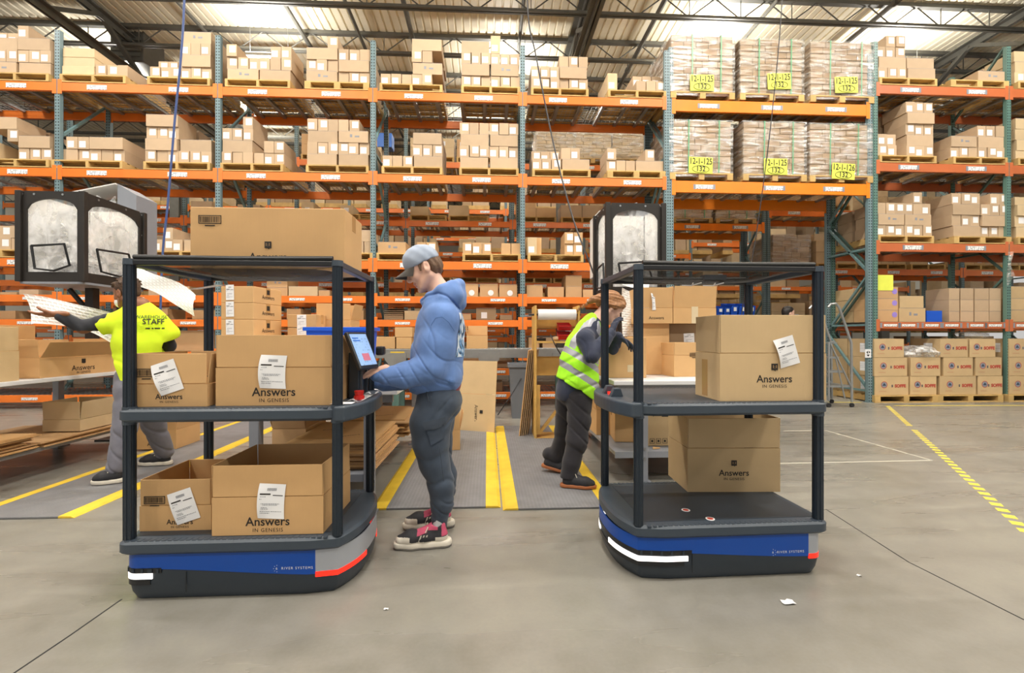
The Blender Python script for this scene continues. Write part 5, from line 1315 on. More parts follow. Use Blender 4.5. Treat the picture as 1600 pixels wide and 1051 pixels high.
# ------------------------------------------------------------------ conveyor along the rack, paper-roll stand, bins, cables
Yc = 7.05
t = thing('roller_conveyor', 'grey steel conveyor running along the foot of the long rack', 'conveyor', (0, Yc, 0)); zc = P(640, 545, Yc).z
x0, x1 = PX(540, Yc), PX(905, Yc)
for s in (0, .5): MB().box(x0, x1, s, s + .04, zc - .14, zc).build('side_rail', M['galv'], t, bevel=.004)
mb = MB(); n = int((x1 - x0) / .085)
for i in range(n):
    x = x0 + .05 + i * .085; r_ = MB().tube([(x, .045, zc - .03), (x, .495, zc - .03)], .024, 8); r_.build('roller', M['galv'], t, smooth=True)
for px in (618, 764, 880):
    x = PX(px, Yc); MB().prism([(-.16, 0), (.16, 0), (.16, -.1), (.05, -.24), (-.05, -.24), (-.16, -.1)], -.012, 0, 'y').build('bracket', M['galv'], t, loc=(x, -.002, zc - .06))
    MB().box(x - .05, x + .05, .0, .06, .0, zc - .2).box(x - .05, x + .05, .46, .52, 0, zc - .2).build('leg', M['green'], t)
MB().box(PX(610, Yc), PX(632, Yc), -.004, .0, zc - .1, zc - .04).build('yellow_decal', M['matyellow'], t)
def onc(px0, px1, yt, label, d=.4, m='board', z=None, ycr=None, fl=(0, 0, 0, 0)):
    return on(px0, px1, yt, 540, Yc + .05, d, label, z=zc + .002 if z is None else z, m=m, ycr=ycr, fl=fl)
onc(580, 617, 526, 'tan carton on the conveyor behind the tablet')
onc(619, 643, 527, 'lower tan carton of two on the conveyor near the man'); onc(617, 644, 511, 'upper tan carton of two on the conveyor near the man', z=P(630, 527, Yc + .05).z + .004)
onc(729, 762, 508, 'carton with raised back flap on the conveyor behind the sweatshirt', ycr=524, fl=(None, .1, .1, None))
# paper-roll stand of pine boards
Yw = G(870, 686).y
t = thing('paper_roll_stand', 'pine board stand holding a white paper roll, left of the woman', 'stand', (PX(868, Yw), Yw, 0)); ox = t.location.x
xa, xb = PX(837, Yw) - ox, PX(905, Yw) - ox
zt_ = P(837, 477, Yw).z
for x in (xa, xb): MB().box(x - .012, x + .012, 0, .34, .0, zt_).build('side_board', M['wood2'], t, bevel=.004)
for (yt, yb, dd, nm) in ((481, 484, .0, 'cross_rail'), (497, 512, .02, 'back_board'), (533, 536, .0, 'shelf_board'), (558, 589, .02, 'lower_board'), (684, 690, .0, 'base_board')):
    za, zb_ = P(868, yt, Yw).z, P(868, yb, Yw).z
    if nm in ('shelf_board', 'base_board'): MB().box(xa, xb, 0, .34, zb_, za).build(nm, M['wood2'], t, bevel=.003)
    else: MB().box(xa, xb, dd + .2, dd + .22, zb_, za).build(nm, M['wood2'], t, bevel=.003)
MB().bar((xa + .03, .05, .05), (xa + .03, .05, .62), .03, .05).build('cross_rail', M['wood2'], t); MB().bar((xa + .05, .1, .05), (xb - .02, .1, .6), .05, .03).build('cross_rail', M['wood2'], t)
za = P(868, 491, Yw).z
o = MB().tube([(xa + .03, .06, za), (xb - .03, .06, za)], .062, 20).build('paper_roll', M['paper'], None, smooth=True); o.location = (ox, Yw, 0); tag(o, 'white kraft paper roll on the pine stand', 'paper roll')
MB().tube([(xa - .08, .06, za), (xb + .03, .06, za)], .012, 8).build('roll_bar', M['blackmetal'], t)
for k, (ya, yb) in enumerate(((503, 516), (517, 531))):
    a = P(884, yb, Yw - .02); h = P(884, ya, Yw - .02).z - a.z
    o = thing('parts_bin', f'red plastic hanging bin on the pine stand, {["upper", "lower"][k]}', 'bin', (a.x, Yw + .06, a.z))
    MB().add([(-.07, 0, 0), (.07, 0, 0), (.07, .12, 0), (-.07, .12, 0), (-.075, -.04, h * .55), (.075, -.04, h * .55), (.075, .13, h), (-.075, .13, h)], [(0, 3, 2, 1), (0, 1, 5, 4), (1, 2, 6, 5), (2, 3, 7, 6), (3, 0, 4, 7)]).build('tub', M['red'], o)
    MB().box(-.078, .078, -.046, -.038, h * .5, h * .6).build('rim', M['red'], o)
zz = P(868, 533, Yw).z
for i, (px, r_, m, lb) in enumerate(((846, .035, 'cable', 'black cable coil on the pine stand shelf'), (872, .03, 'kraftl', 'crumpled paper wad on the pine stand shelf'))):
    mb = MB(); rr = random.Random(i)
    mb.tube([(PX(px, Yw) + .06 * math.cos(a_), Yw + .12 + .05 * math.sin(a_), zz + .012 + .004 * a_ / 3) for a_ in [k * .5 for k in range(26)]], .01, 6) if i == 0 else mb.ball((PX(px, Yw), Yw + .12, zz + .03), (.05, .04, .028), 10)
    tag(mb.build('cable_coil' if i == 0 else 'paper_wad', M[m], None, smooth=i == 0), lb, 'cable' if i == 0 else 'paper')
t = thing('waste_bin', 'grey plastic bin beside the leaning cardboard at the rack foot', 'bin', (PX(818, 6.6), 6.6, 0)); h = P(818, 568, 6.6).z
MB().add([(-.16, 0, 0), (.16, 0, 0), (.16, .3, 0), (-.16, .3, 0), (-.2, -.03, h), (.2, -.03, h), (.2, .33, h), (-.2, .33, h)], [(0, 3, 2, 1), (0, 1, 5, 4), (1, 2, 6, 5), (2, 3, 7, 6), (3, 0, 4, 7)]).build('tub', M['greybin'], t)
MB().box(-.22, .22, -.05, -.03, h - .05, h).box(-.22, .22, .33, .35, h - .05, h).box(-.22, -.2, -.03, .33, h - .05, h).box(.2, .22, -.03, .33, h - .05, h).build('rim', M['greybin'], t)
def cable(pts, r, m, label, name='hanging_cable', cat='cable'):
    pts = [Vector(p) for p in pts]; q = []
    for i in range(len(pts) - 1):
        a, b, c, d = pts[max(i - 1, 0)], pts[i], pts[i + 1], pts[min(i + 2, len(pts) - 1)]
        for k in range(8):
            u = k / 8; q.append(.5 * ((2 * b) + (c - a) * u + (2 * a - 5 * b + 4 * c - d) * u * u + (3 * b - a - 3 * c + d) * u ** 3))
    q.append(pts[-1]); return tag(MB().tube(q, r, 8).build(name, M[m], None, smooth=True), label, cat)
cable([P(288, -330, 4.9), P(288, 0, 4.9), P(272, 200, 5.0), P(262, 320, 5.05), P(254, 400, 5.1), P(250, 520, 5.12), (P(249, 600, 5.12).x, 5.12, .02)], .011, 'bluecable', 'blue power cable hanging from the roof behind the left cart')
cable([P(822, -280, 6.2), P(824, 0, 6.2), P(838, 90, 6.1), P(866, 230, 5.9), P(895, 340, 5.6), P(922, 412, 5.3), P(936, 455, 5.2)], .010, 'cable', 'thin black cable hanging from the roof to the right hopper')
cable([P(1226, -180, 6.5), P(1222, 0, 6.5), P(1206, 180, 6.5), P(1184, 350, 6.5), P(1170, 430, 6.5), P(1158, 500, 6.5), (P(1150, 560, 6.5).x, 6.5, .01)], .007, 'cable', 'thin grey cable hanging before the wrapped pallets')
cable([G(778, 648, .02), P(790, 630, 6.0), P(802, 612, 6.3), P(815, 590, 6.6)], .008, 'cable', 'black cable running up from the floor to the grey bin')
cable([P(860, 522, Yw - .01), P(868, 540, Yw - .05), P(878, 556, Yw + .1)], .006, 'cable', 'black cord dangling from the pine stand shelf')

# ------------------------------------------------------------------ step ladder, bags, far bins
Yl = 7.35
t = thing('step_ladder', 'grey rolling step ladder with handrails before the right rack', 'ladder', (PX(1312, Yl), Yl, 0)); ox = t.location.x
def lp(px, py, dy=0.0): v = P(px, py, Yl); return Vector((v.x - ox, dy, max(.02, v.z)))
for dy in (0.0, .45):
    MB().tube([lp(1331, 628, dy), lp(1330, 535, dy), lp(1318, 500, dy), lp(1311, 480, dy), lp(1306, 474, dy), lp(1298, 475, dy), lp(1294, 480, dy)], .02, 8).build('handrail', M['galv'], t, smooth=True)
    MB().tube([lp(1295, 626, dy), lp(1295, 535, dy), lp(1303, 533, dy)], .016, 8).build('leg', M['galv'], t, smooth=True)
    MB().tube([lp(1296, 534, dy), lp(1330, 604, dy)], .014, 8).tube([lp(1306, 560, dy), lp(1320, 622, dy)], .012, 8).build('stringer', M['galv'], t, smooth=True)
    for px in (1295, 1331): MB().tube([Vector((lp(px, 626).x, dy - .015, .034)), Vector((lp(px, 626).x, dy + .015, .034))], .035, 12).build('caster', M['rubber'], t, smooth=True)
for (pa, pb, y) in ((1293, 1311, 557), (1293, 1320, 579), (1293, 1331, 602)):
    a, b = lp(pa, y), lp(pb, y); MB().box(a.x, b.x, 0, .45, a.z - .035, a.z).build('tread', M['galv'], t, bevel=.004)
a, b = lp(1294, 535), lp(1304, 535); MB().box(a.x, b.x + .05, 0, .45, a.z - .02, a.z).build('top_step', M['galv'], t, bevel=.004)
a = P(1357, 552, 7.83); o = thing('rack_sign', 'small white sign with black arrows on the right rack upright', 'sign', (PX(1357, 7.83), 7.838, a.z))
MB().box(-.055, .055, 0, .004, -.075, .075).build('plate', M['paper'], o)
MB().add([(-.035, -.002, .02), (-.005, -.002, .05), (-.005, -.002, -.01)], [(0, 1, 2)]).add([(.01, -.002, .05), (.04, -.002, .02), (.01, -.002, -.0)], [(0, 1, 2)]).add([(-.03, -.002, -.02), (.03, -.002, -.02), (.0, -.002, -.055)], [(0, 1, 2)]).build('arrows', M['ink'], o)
def bag(label, c, rx, ry, rz_, seed, m='bagfilm'):
    r = random.Random(seed); rows = []
    for j in range(9):
        t_ = PI * j / 8; ring = []
        for i in range(17):
            a = 2 * PI * i / 16; k = 1 + .2 * math.sin(3 * a + seed) * math.sin(t_ * 2) + r.uniform(-.14, .14) * (0 if i in (0, 16) else 1)
            ring.append((c[0] + rx * math.sin(t_) * math.cos(a) * k, c[1] + ry * math.sin(t_) * math.sin(a) * k, max(c[2] - rz_ * .8, c[2] + rz_ * math.cos(t_) * k)))
        ring[-1] = ring[0]; rows.append(ring)
    return tag(MB().grid(rows).build('plastic_bag', M[m], None, smooth=True), label, 'bag')
a = P(1440, 552, 7.95); bag('crumpled white plastic bag lying on the emblem cartons', (a.x, 7.98, .131 + .335 * 2 + .09), .32, .2, .11, 1)
a = P(1526, 526, 8.0); bag('clear plastic bag lying on top of the emblem cartons', (a.x, 8.1, .131 + .335 * 3 + .055), .26, .2, .07, 2, 'film')
a = P(1575, 410, 7.83); mb = MB().grid([[(a.x - .04 + .1 * u + .03 * math.sin(5 * v + 3 * u), 7.80 + .02 * math.sin(6 * u + 4 * v), 2.70 - .62 * v * (1 - .25 * u)) for u in [i / 6 for i in range(7)]] for v in [j / 14 for j in range(15)]])
tag(mb.build('torn_film', M['film'], None, smooth=True), 'torn clear film hanging from the right rack beam', 'plastic film')
# low rack with blue bins, and a person, beyond the passage
Yb = 9.6
t = thing('parts_bench', 'low grey bench carrying blue bins in the passage behind', 'bench', (PX(1150, Yb), Yb, 0)); w = (PX(1182, Yb) - PX(1118, Yb)) / 2
zb_ = P(1150, 492, Yb).z
MB().box(-w, w, 0, .5, zb_ - .03, zb_).box(-w, w, .2, .5, zb_ - .3, zb_ - .27).build('shelf', M['greypaint'], t)
for x in (-w + .03, w - .03):
    for y in (.03, .47): MB().box(x - .02, x + .02, y - .02, y + .02, 0, zb_).build('leg', M['greypaint'], t)
for i, (pa, pb) in enumerate(((1120, 1130), (1131, 1141), (1142, 1153), (1154, 1167), (1168, 1180))):
    a, b = PX(pa, Yb), PX(pb, Yb); h = P(1150, 472 + (4 if i < 2 else 0), Yb).z - zb_
    o = thing('parts_bin', f'blue plastic bin on the passage bench, {ORD[i]} from left', 'bin', ((a + b) / 2, Yb + .02, zb_ + .001)); w2 = (b - a) / 2 - .004
    MB().add([(-w2 * .92, 0, 0), (w2 * .92, 0, 0), (w2 * .92, .4, 0), (-w2 * .92, .4, 0), (-w2, -.05, h * .7), (w2, -.05, h * .7), (w2, .42, h), (-w2, .42, h)], [(0, 3, 2, 1), (0, 1, 5, 4), (1, 2, 6, 5), (2, 3, 7, 6), (3, 0, 4, 7)]).build('tub', M['bluebin'], o)
    MB().box(-.03, .03, -.055, -.045, h * .3, h * .6).build('bin_label', M['paper'], o, rot=(-.0, 0, 0))
# film-wrapped load and cartons standing on racks beyond the passage
q = PX(1225, 12.6)
wrapped(PX(1236, 11.0) + .06, 11.05, 2.84 + .008, PX(1266, 11) - PX(1206, 11), .72, 'white film-wrapped carton load beyond the passage', None, 90, False, m='kraft', nx=3, nz=5)

# ------------------------------------------------------------------ people: smooth distance fields turned into one continuous surface
class SDF:
    def __init__(s, lo, hi, vox):
        s.lo = np.array(lo, float); s.vox = vox; s.n = np.ceil((np.array(hi, float) - s.lo) / vox).astype(int) + 1
        s.f = np.full(s.n, .2, np.float32); s.id = np.zeros(s.n, np.int8)
    def _win(s, a, b, pad):
        i0 = np.maximum(0, np.floor((a - pad - s.lo) / s.vox).astype(int)); i1 = np.minimum(s.n, np.ceil((b + pad - s.lo) / s.vox).astype(int) + 1)
        if np.any(i1 <= i0): return None
        g = [s.lo[k] + s.vox * np.arange(i0[k], i1[k]) for k in range(3)]
        return tuple(slice(i0[k], i1[k]) for k in range(3)), np.meshgrid(*g, indexing='ij', copy=False)
    def _put(s, w, d, k, mid, sub=False):
        f = s.f[w]; d = d.astype(np.float32)
        if sub:
            d = -d; h = np.clip(.5 - .5 * (f - d) / k, 0, 1); s.f[w] = f * (1 - h) + d * h + k * h * (1 - h); return
        s.id[w][d < f] = mid
        h = np.clip(.5 + .5 * (d - f) / k, 0, 1); s.f[w] = d * (1 - h) + f * h - k * h * (1 - h)
    def cone(s, a, b, ra, rb, mid=0, k=.02, q=None, sub=False):
        """tapering limb from a to b; q = (axis, factor) squashes the section along an axis"""
        a, b = np.array(a, float), np.array(b, float); r = max(ra, rb) * (max(1, q[1]) if q else 1)
        w = s._win(np.minimum(a, b) - r, np.maximum(a, b) + r, k + 3 * s.vox)
        if w is None: return
        w, (X, Y, Z) = w
        P_ = [X - a[0], Y - a[1], Z - a[2]]; d = b - a; m = 1.0
        if q:
            n = np.array(q[0], float); n /= np.linalg.norm(n); c = 1 / q[1] - 1
            dot = P_[0] * n[0] + P_[1] * n[1] + P_[2] * n[2]; P_ = [P_[i] + c * dot * n[i] for i in range(3)]; d = d + c * d.dot(n) * n; m = min(1, q[1])
        L2 = max(1e-9, d.dot(d)); t = np.clip((P_[0] * d[0] + P_[1] * d[1] + P_[2] * d[2]) / L2, 0, 1)
        D = np.sqrt((P_[0] - t * d[0]) ** 2 + (P_[1] - t * d[1]) ** 2 + (P_[2] - t * d[2]) ** 2) - (ra + t * (rb - ra))
        s._put(w, D * m, k, mid, sub)
    def ell(s, c, r, R=None, mid=0, k=.02, sub=False):
        c = np.array(c, float); r = np.array(r, float); m = r.max()
        w = s._win(c - m, c + m, k + 3 * s.vox)
        if w is None: return
        w, (X, Y, Z) = w; p = [X - c[0], Y - c[1], Z - c[2]]
        if R is not None: Rm = np.array(R); p = [Rm[0][i] * p[0] + Rm[1][i] * p[1] + Rm[2][i] * p[2] for i in range(3)]
        k0 = np.sqrt(sum((p[i] / r[i]) ** 2 for i in range(3))); k1 = np.sqrt(sum((p[i] / r[i] ** 2) ** 2 for i in range(3)))
        s._put(w, k0 * (k0 - 1) / np.maximum(k1, 1e-6), k, mid, sub)
    def chain(s, pts, rs, mid=0, k=.02, q=None):
        for (a, b, ra, rb) in zip(pts, pts[1:], rs, rs[1:]): s.cone(a, b, ra, rb, mid, k, q)
    def cut(s, p, n, c=None, r=0):                                     # keep the side the normal points away from
        p, n = np.array(p, float), np.array(n, float); n /= np.linalg.norm(n)
        ax = [s.lo[k] + s.vox * np.arange(s.n[k]) for k in range(3)]
        D = (ax[0] - p[0])[:, None, None] * n[0] + (ax[1] - p[1])[None, :, None] * n[1] + (ax[2] - p[2])[None, None, :] * n[2]
        if c is not None:                                 # only within r of c
            q = (ax[0] - c[0])[:, None, None] ** 2 + (ax[1] - c[1])[None, :, None] ** 2 + (ax[2] - c[2])[None, None, :] ** 2
            D = np.where(q < r * r, D, -1)
        s.f = np.maximum(s.f, D.astype(np.float32))
    def surface(s, folds=None):
        f = s.f
        if folds is not None:
            ax = [s.lo[k] + s.vox * np.arange(s.n[k]) for k in range(3)]; X, Y, Z = np.meshgrid(*ax, indexing='ij', copy=False)
            f = f + folds(X, Y, Z).astype(np.float32)
        ins = f < 0; nx, ny, nz = s.n
        c = np.zeros((nx - 1, ny - 1, nz - 1), np.int8)
        cor = [(i, j, k) for i in (0, 1) for j in (0, 1) for k in (0, 1)]
        for i, j, k in cor: c += ins[i:nx - 1 + i, j:ny - 1 + j, k:nz - 1 + k]
        act = np.argwhere((c > 0) & (c < 8)); idx = np.full(c.shape, -1, np.int64); idx[tuple(act.T)] = np.arange(len(act))
        acc = np.zeros((len(act), 3)); cnt = np.zeros(len(act))
        for a in cor:
            for ax_ in range(3):
                if a[ax_]: continue
                b = list(a); b[ax_] = 1
                fa = f[tuple((act + a).T)]; fb = f[tuple((act + b).T)]; m = (fa < 0) != (fb < 0)
                t = np.where(m, fa / np.where(m, fa - fb, 1), 0); p = np.tile(np.array(a, float), (len(act), 1)); p[:, ax_] += t
                acc[m] += p[m]; cnt[m] += 1
        V = s.lo + s.vox * (act + acc / cnt[:, None]); Fs = []
        for ax_ in range(3):
            sl0 = [slice(1, -1)] * 3; sl1 = [slice(1, -1)] * 3; sl0[ax_] = slice(0, -1); sl1[ax_] = slice(1, None)
            A, B = ins[tuple(sl0)], ins[tuple(sl1)]; off = np.array([1, 1, 1]); off[ax_] = 0
            for flip, mk in ((False, A & ~B), (True, ~A & B)):
                e = np.argwhere(mk) + off; u, v = (ax_ + 1) % 3, (ax_ + 2) % 3; q = []
                for du, dv in ((-1, -1), (0, -1), (0, 0), (-1, 0)):
                    d = e.copy(); d[:, u] += du; d[:, v] += dv; q.append(idx[tuple(d.T)])
                q = np.stack(q, 1); Fs.append(q[:, ::-1] if flip else q)
        ids = s.id[tuple(np.round((V - s.lo) / s.vox).astype(int).T)]
        return V, np.concatenate(Fs), ids
def fold(amp, *waves):
    def fn(X, Y, Z):
        o = 0
        for (kx, ky, kz, ph, bx) in waves: o = o + np.sin(kx * X + ky * Y + kz * Z + ph + bx * np.sin(9 * X + 11 * Z + 6 * Y))
        return amp * o
    return fn
def soft(name, surf, mats, parent, pick=None, relax=1):
    """surf: one (V, F, ids) or a list of them joined into one mesh; pick(face centres, ids) -> material index"""
    if isinstance(surf, tuple): surf = [surf]
    V, Fq, I, o = [], [], [], 0
    for v, f, i in surf: V.append(v); Fq.append(f + o); I.append(i); o += len(v)
    V, Fq, I = np.concatenate(V), np.concatenate(Fq), np.concatenate(I)
    for _ in range(relax):                                # one light smoothing pass
        acc = np.zeros_like(V); n = np.zeros(len(V))
        for a, b in ((0, 1), (1, 2), (2, 3), (3, 0)):
            np.add.at(acc, Fq[:, a], V[Fq[:, b]]); np.add.at(acc, Fq[:, b], V[Fq[:, a]]); np.add.at(n, Fq[:, a], 1); np.add.at(n, Fq[:, b], 1)
        V = V * .5 + .5 * acc / n[:, None]
    me = bpy.data.meshes.new(name); me.vertices.add(len(V)); me.vertices.foreach_set('co', V.astype(np.float32).ravel())
    me.loops.add(len(Fq) * 4); me.loops.foreach_set('vertex_index', Fq.astype(np.int32).ravel()); me.polygons.add(len(Fq))
    me.polygons.foreach_set('loop_start', np.arange(0, len(Fq) * 4, 4, dtype=np.int32)); me.polygons.foreach_set('loop_total', np.full(len(Fq), 4, np.int32))
    for m in mats: me.materials.append(M[m])
    cen = V[Fq].mean(1); fi = np.median(I[Fq], axis=1).astype(int) if len(mats) > 1 or pick else np.zeros(len(Fq), int)
    if pick is not None: fi = pick(cen, fi)
    me.polygons.foreach_set('material_index', np.asarray(fi, np.int32)); me.polygons.foreach_set('use_smooth', np.ones(len(Fq), bool)); me.update(calc_edges=True); me.validate()
    o = bpy.data.objects.new(name, me); C.objects.link(o)
    if parent is not None: o.parent = parent; o.matrix_parent_inverse = Matrix.Translation(parent.location).inverted() if parent.rotation_euler.z == 0 else parent.matrix_basis.inverted()
    return o
def hframe(fwd, up):                                     # head axes: x to the person's right, y forward, z up
    y = Vector(fwd).normalized(); z = Vector(up); z = (z - y * z.dot(y)).normalized(); x = y.cross(z)
    return Matrix((x, y, z)).transposed()
def head_sdf(s, c, R, k=1.0, nk=None, mids=(0, 1)):
    c = Vector(c); L = lambda x, y, z: tuple(c + R @ (Vector((x, y, z)) * k)); Rn = np.array(R)
    e = lambda p, r, kk=.02, Rr=None, mid=0: s.ell(L(*p), [q * k for q in r], Rn if Rr is None else Rr, mid, kk * k)
    e((0, -.005, .045), (.074, .098, .080)); e((0, .03, .03), (.066, .072, .07)); e((0, .045, -.03), (.054, .05, .07), .03)
    for sx in (-1, 1):
        s.cone(L(sx * .052, .0, -.045), L(sx * .03, .06, -.092), .024 * k, .018 * k, 0, .025 * k)
        e((sx * .036, .068, -.022), (.024, .022, .022), .02)
        s.ell(L(sx * .031, .097, .012), [.019 * k, .014 * k, .013 * k], Rn, 0, .012 * k, True)
        e((sx * .031, .077, .010), (.0155, .0155, .0145), .005)
        s.cone(L(sx * .012, .096, .031), L(sx * .046, .083, .031), .008 * k, .006 * k, 0, .012 * k)
        e((sx * .0115, .108, -.030), (.009, .011, .008), .008)
        Re = np.array(R @ Euler((0, 0, sx * -.35)).to_matrix()); s.ell(L(sx * .077, -.012, .0), [.009 * k, .02 * k, .034 * k], Re, 0, .008 * k)
        s.ell(L(sx * .086, -.008, .004), [.006 * k, .011 * k, .02 * k], Re, 0, .006 * k, True)
        e((sx * .073, -.004, -.022), (.012, .012, .016), .012)
    s.cone(L(0, .06, -.098), L(0, .076, -.102), .022 * k, .017 * k, 0, .02 * k)
    s.cone(L(0, .092, .026), L(0, .117, -.022), .0085 * k, .011 * k, 0, .014 * k)
    s.cone(L(-.02, .087, -.057), L(.02, .087, -.057), .0075 * k, .0075 * k, mids[1], .008 * k); s.cone(L(0, .095, -.056), L(0, .092, -.056), .007 * k, .007 * k, mids[1], .01 * k)
    s.cone(L(-.017, .086, -.070), L(.017, .086, -.070), .008 * k, .008 * k, mids[1], .008 * k)
    s.cone(L(-.019, .098, -.0632), L(.019, .098, -.0632), .0025 * k, .0025 * k, 0, .004 * k, sub=True)
    a, b = (L(0, -.02, -.05), nk) if nk is not None else (L(0, -.02, -.05), L(0, -.055, -.17))
    s.cone(a, b, .05 * k, .055 * k, 0, .03)
def eyes(parent_body, c, R, k, look=-.2, brow=None, lids=True):
    c = Vector(c)
    for sx in (-1, 1):
        p = c + R @ (Vector((sx * .031, .0835, .010)) * k)
        e = MB().ball((0, 0, 0), .0112 * k, 12).build('eye', M['eyewhite'], parent_body, smooth=True); e.matrix_basis = Matrix.Translation(p)
        q = R @ (Vector((0, .0085, look * .008)) * k); MB().ball(tuple(q), .0058 * k, 10).build('iris', M['iris'], e, smooth=True)
        if brow:
            pts = [c + R @ (Vector((sx * x, y, z)) * k) for x, y, z in ((.014, .105, .031), (.03, .1, .037), (.048, .086, .032))]
            MB().tube(pts, [.003 * k, .0042 * k, .002 * k], 6).build('eyebrow', M[brow], parent_body, smooth=True)
def hand_sdf(s, wrist, palm_dir, palm_n, thumb_side, curl=(.3, .4, .4, .45), scale=1.0, spread=.1, thumb_curl=.35, mid=0):
    """wrist point, direction of the palm, normal out of the palm side, side vector towards the thumb. Four fingers of unequal length and a thumb from the side."""
    w = Vector(wrist); d = Vector(palm_dir).normalized(); n = Vector(palm_n); n = (n - d * n.dot(d)).normalized(); t = Vector(thumb_side); t = (t - d * t.dot(d) - n * t.dot(n)).normalized()
    S_ = scale
    s.cone(w - d * .05 * S_, w + d * .012 * S_, .026 * S_, .026 * S_, mid, .012, (tuple(n), .8))
    for u in (-.028, -.009, .010, .028): s.cone(w + d * .01 * S_ + t * u * .7 * S_, w + d * .085 * S_ + t * u * S_, .0165 * S_, .0135 * S_, mid, .010, (tuple(n), .85))
    Ls = ((.040, .026, .020), (.044, .029, .021), (.041, .027, .020), (.032, .020, .018))
    for i, (u, ls) in enumerate(zip((.030, .010, -.011, -.030), Ls)):
        p = w + d * (.088 - .004 * abs(i - 1)) * S_ + t * u * S_; a = 0.0; sp = (1.5 - i) * spread
        for j, l in enumerate(ls):
            a += curl[i] * (.75, 1.15, .8)[j]
            dr = (d * math.cos(a) + n * math.sin(a) + t * sp * .35).normalized(); q = p + dr * l * S_
            r0 = (.0098, .0090, .0080)[j] * S_ * (.9 if i == 3 else 1); s.cone(p, q, r0, r0 * .9, mid, .0035); p = q
    p = w + d * .022 * S_ + t * .022 * S_; dr = (d * .62 + t * .70 + n * .28).normalized()
    q = p + dr * .042 * S_; s.cone(p, q, .0165 * S_, .0125 * S_, mid, .008)
    dr = (d * .86 + t * (.45 - thumb_curl) + n * (.25 + thumb_curl * .6)).normalized(); q2 = q + dr * .033 * S_; s.cone(q, q2, .0120 * S_, .0105 * S_, mid, .005)
    dr = (d * .9 + t * (.25 - thumb_curl) + n * (.3 + thumb_curl)).normalized(); s.cone(q2, q2 + dr * .026 * S_, .0105 * S_, .0085 * S_, mid, .005)
def bounds(pts, pad):
    a = np.array([tuple(p) for p in pts]); return a.min(0) - pad, a.max(0) + pad

# ---------- the man in the blue hooded sweatshirt: stands side on, facing left, tapping at the tablet
YN, YM, YF_ = 2.615, 2.755, 2.90
man = thing('person', 'person in blue hooded sweatshirt and grey cap tapping the tablet of the left cart', 'person', (P(672, 850, YM).x, YM, 0))
hc = P(664.5, 421, YM); mk = 1.0
tl = math.radians(25); HR = hframe((-math.cos(tl), -.10, -math.sin(tl)), (-math.sin(tl), 0, math.cos(tl)))
nkb = P(692, 462, YM)
hipN, hipF = P(684, 622, 2.69), P(688, 622, 2.86)
kneN, kneF = P(682, 716, 2.665), P(690, 712, 2.90)
ankN, ankF = P(688, 826, 2.665), P(690, 792, YF_ + .02)
shN, shF = P(692, 497, 2.635), P(690, 500, 2.91)
elN, elF = P(672, 574, 2.575), P(672, 574, 2.96)
wrN, wrF = P(592, 586, 2.53), P(585, 598, 2.86)
lo, hi = bounds([hc + Vector((-.2, 0, .15)), ankN, ankF, wrN + Vector((-.15, 0, -.08)), elN, elF, P(727, 480, YM)], .14); lo[2] = .03
b = SDF(lo, hi, .0045)
head_sdf(b, hc, HR, mk, tuple(nkb))
b.chain([nkb, P(690, 500, YM), P(686, 560, YM), P(688, 612, YM)], [.06, .105, .10, .11], 0, .05, ((0, 1, 0), 1.25))
for h, kn, an in ((hipN, kneN, ankN), (hipF, kneF, ankF)): b.chain([h, kn, an], [.075, .05, .034], 0, .03)
for sh, el, wr in ((shN, elN, wrN), (shF, elF, wrF)): b.chain([nkb, sh, el, wr], [.05, .05, .038, .026], 0, .03)
hand_sdf(b, P(588, 580, 2.53), (-.80, -.05, -.28), (-.30, .12, -1), (-.1, .98, .0), (.62, .55, .62, .7), 1.0, .12)
hand_sdf(b, P(582, 598, 2.86), (-.9, 0, -.25), (-.2, -.1, -1), (0, -1, 0), (.4, .5, .5, .5), 1.0, .08)
body = soft('body', b.surface(), ['skin', 'lip'], man); eyes(body, hc, HR, mk, -.6, 'hairbrown')
# cap: crown, band seam, brim
Lh = lambda x, y, z: hc + HR @ (Vector((x, y, z)) * mk)
cs = SDF(*bounds([Lh(0, 0, .05)], .2), .0045)
cs.ell(Lh(0, -.004, .052), [.086 * mk, .104 * mk, .100 * mk], np.array(HR), 0, .01); cs.ell(Lh(0, .03, .07), [.072 * mk, .075 * mk, .068 * mk], np.array(HR), 0, .03)
nb = HR @ Vector((0, -.06, -1)); cs.cut(Lh(0, 0, .031), nb)
capo = soft('cap', cs.surface(fold(.0012, (60, 30, 90, 0, 1))), ['cap'], man)
rows = []
for j in range(7):
    v = j / 6; r_ = []
    for i in range(15):
        u = -1 + i / 7; ang = u * 1.05
        r0 = Vector((.080 * math.sin(ang), .102 * math.cos(ang) - .004, .053 - .006)); ext = .085 * math.cos(u * 1.35) ** .6 * v
        r_.append(tuple(Lh(r0.x * (1 - .1 * v), r0.y + ext, r0.z - .020 * v + .0 - .036 * (u * u) * v - .004)))
    rows.append(r_)
mb = MB().grid(rows).grid([[tuple(Vector(p) - HR @ Vector((0, 0, .004))) for p in r] for r in rows]); br = mb.build('cap_brim', M['capbrim'], man, smooth=True); br.matrix_parent_inverse = capo.matrix_parent_inverse
tag(br, 'dark grey cap brim')
bt = MB().ball(tuple(Lh(0, .01, .152)), (.008, .008, .005), 8).build('cap_button', M['cap'], man, smooth=True); bt.matrix_parent_inverse = capo.matrix_parent_inverse
hs = SDF(*bounds([Lh(0, -.03, 0)], .17), .0045)
hs.ell(Lh(0, -.008, .036), [.0765 * mk, .097 * mk, .078 * mk], np.array(HR), 0, .01); hs.ell(Lh(0, -.045, -.01), [.066 * mk, .062 * mk, .055 * mk], np.array(HR), 0, .03)
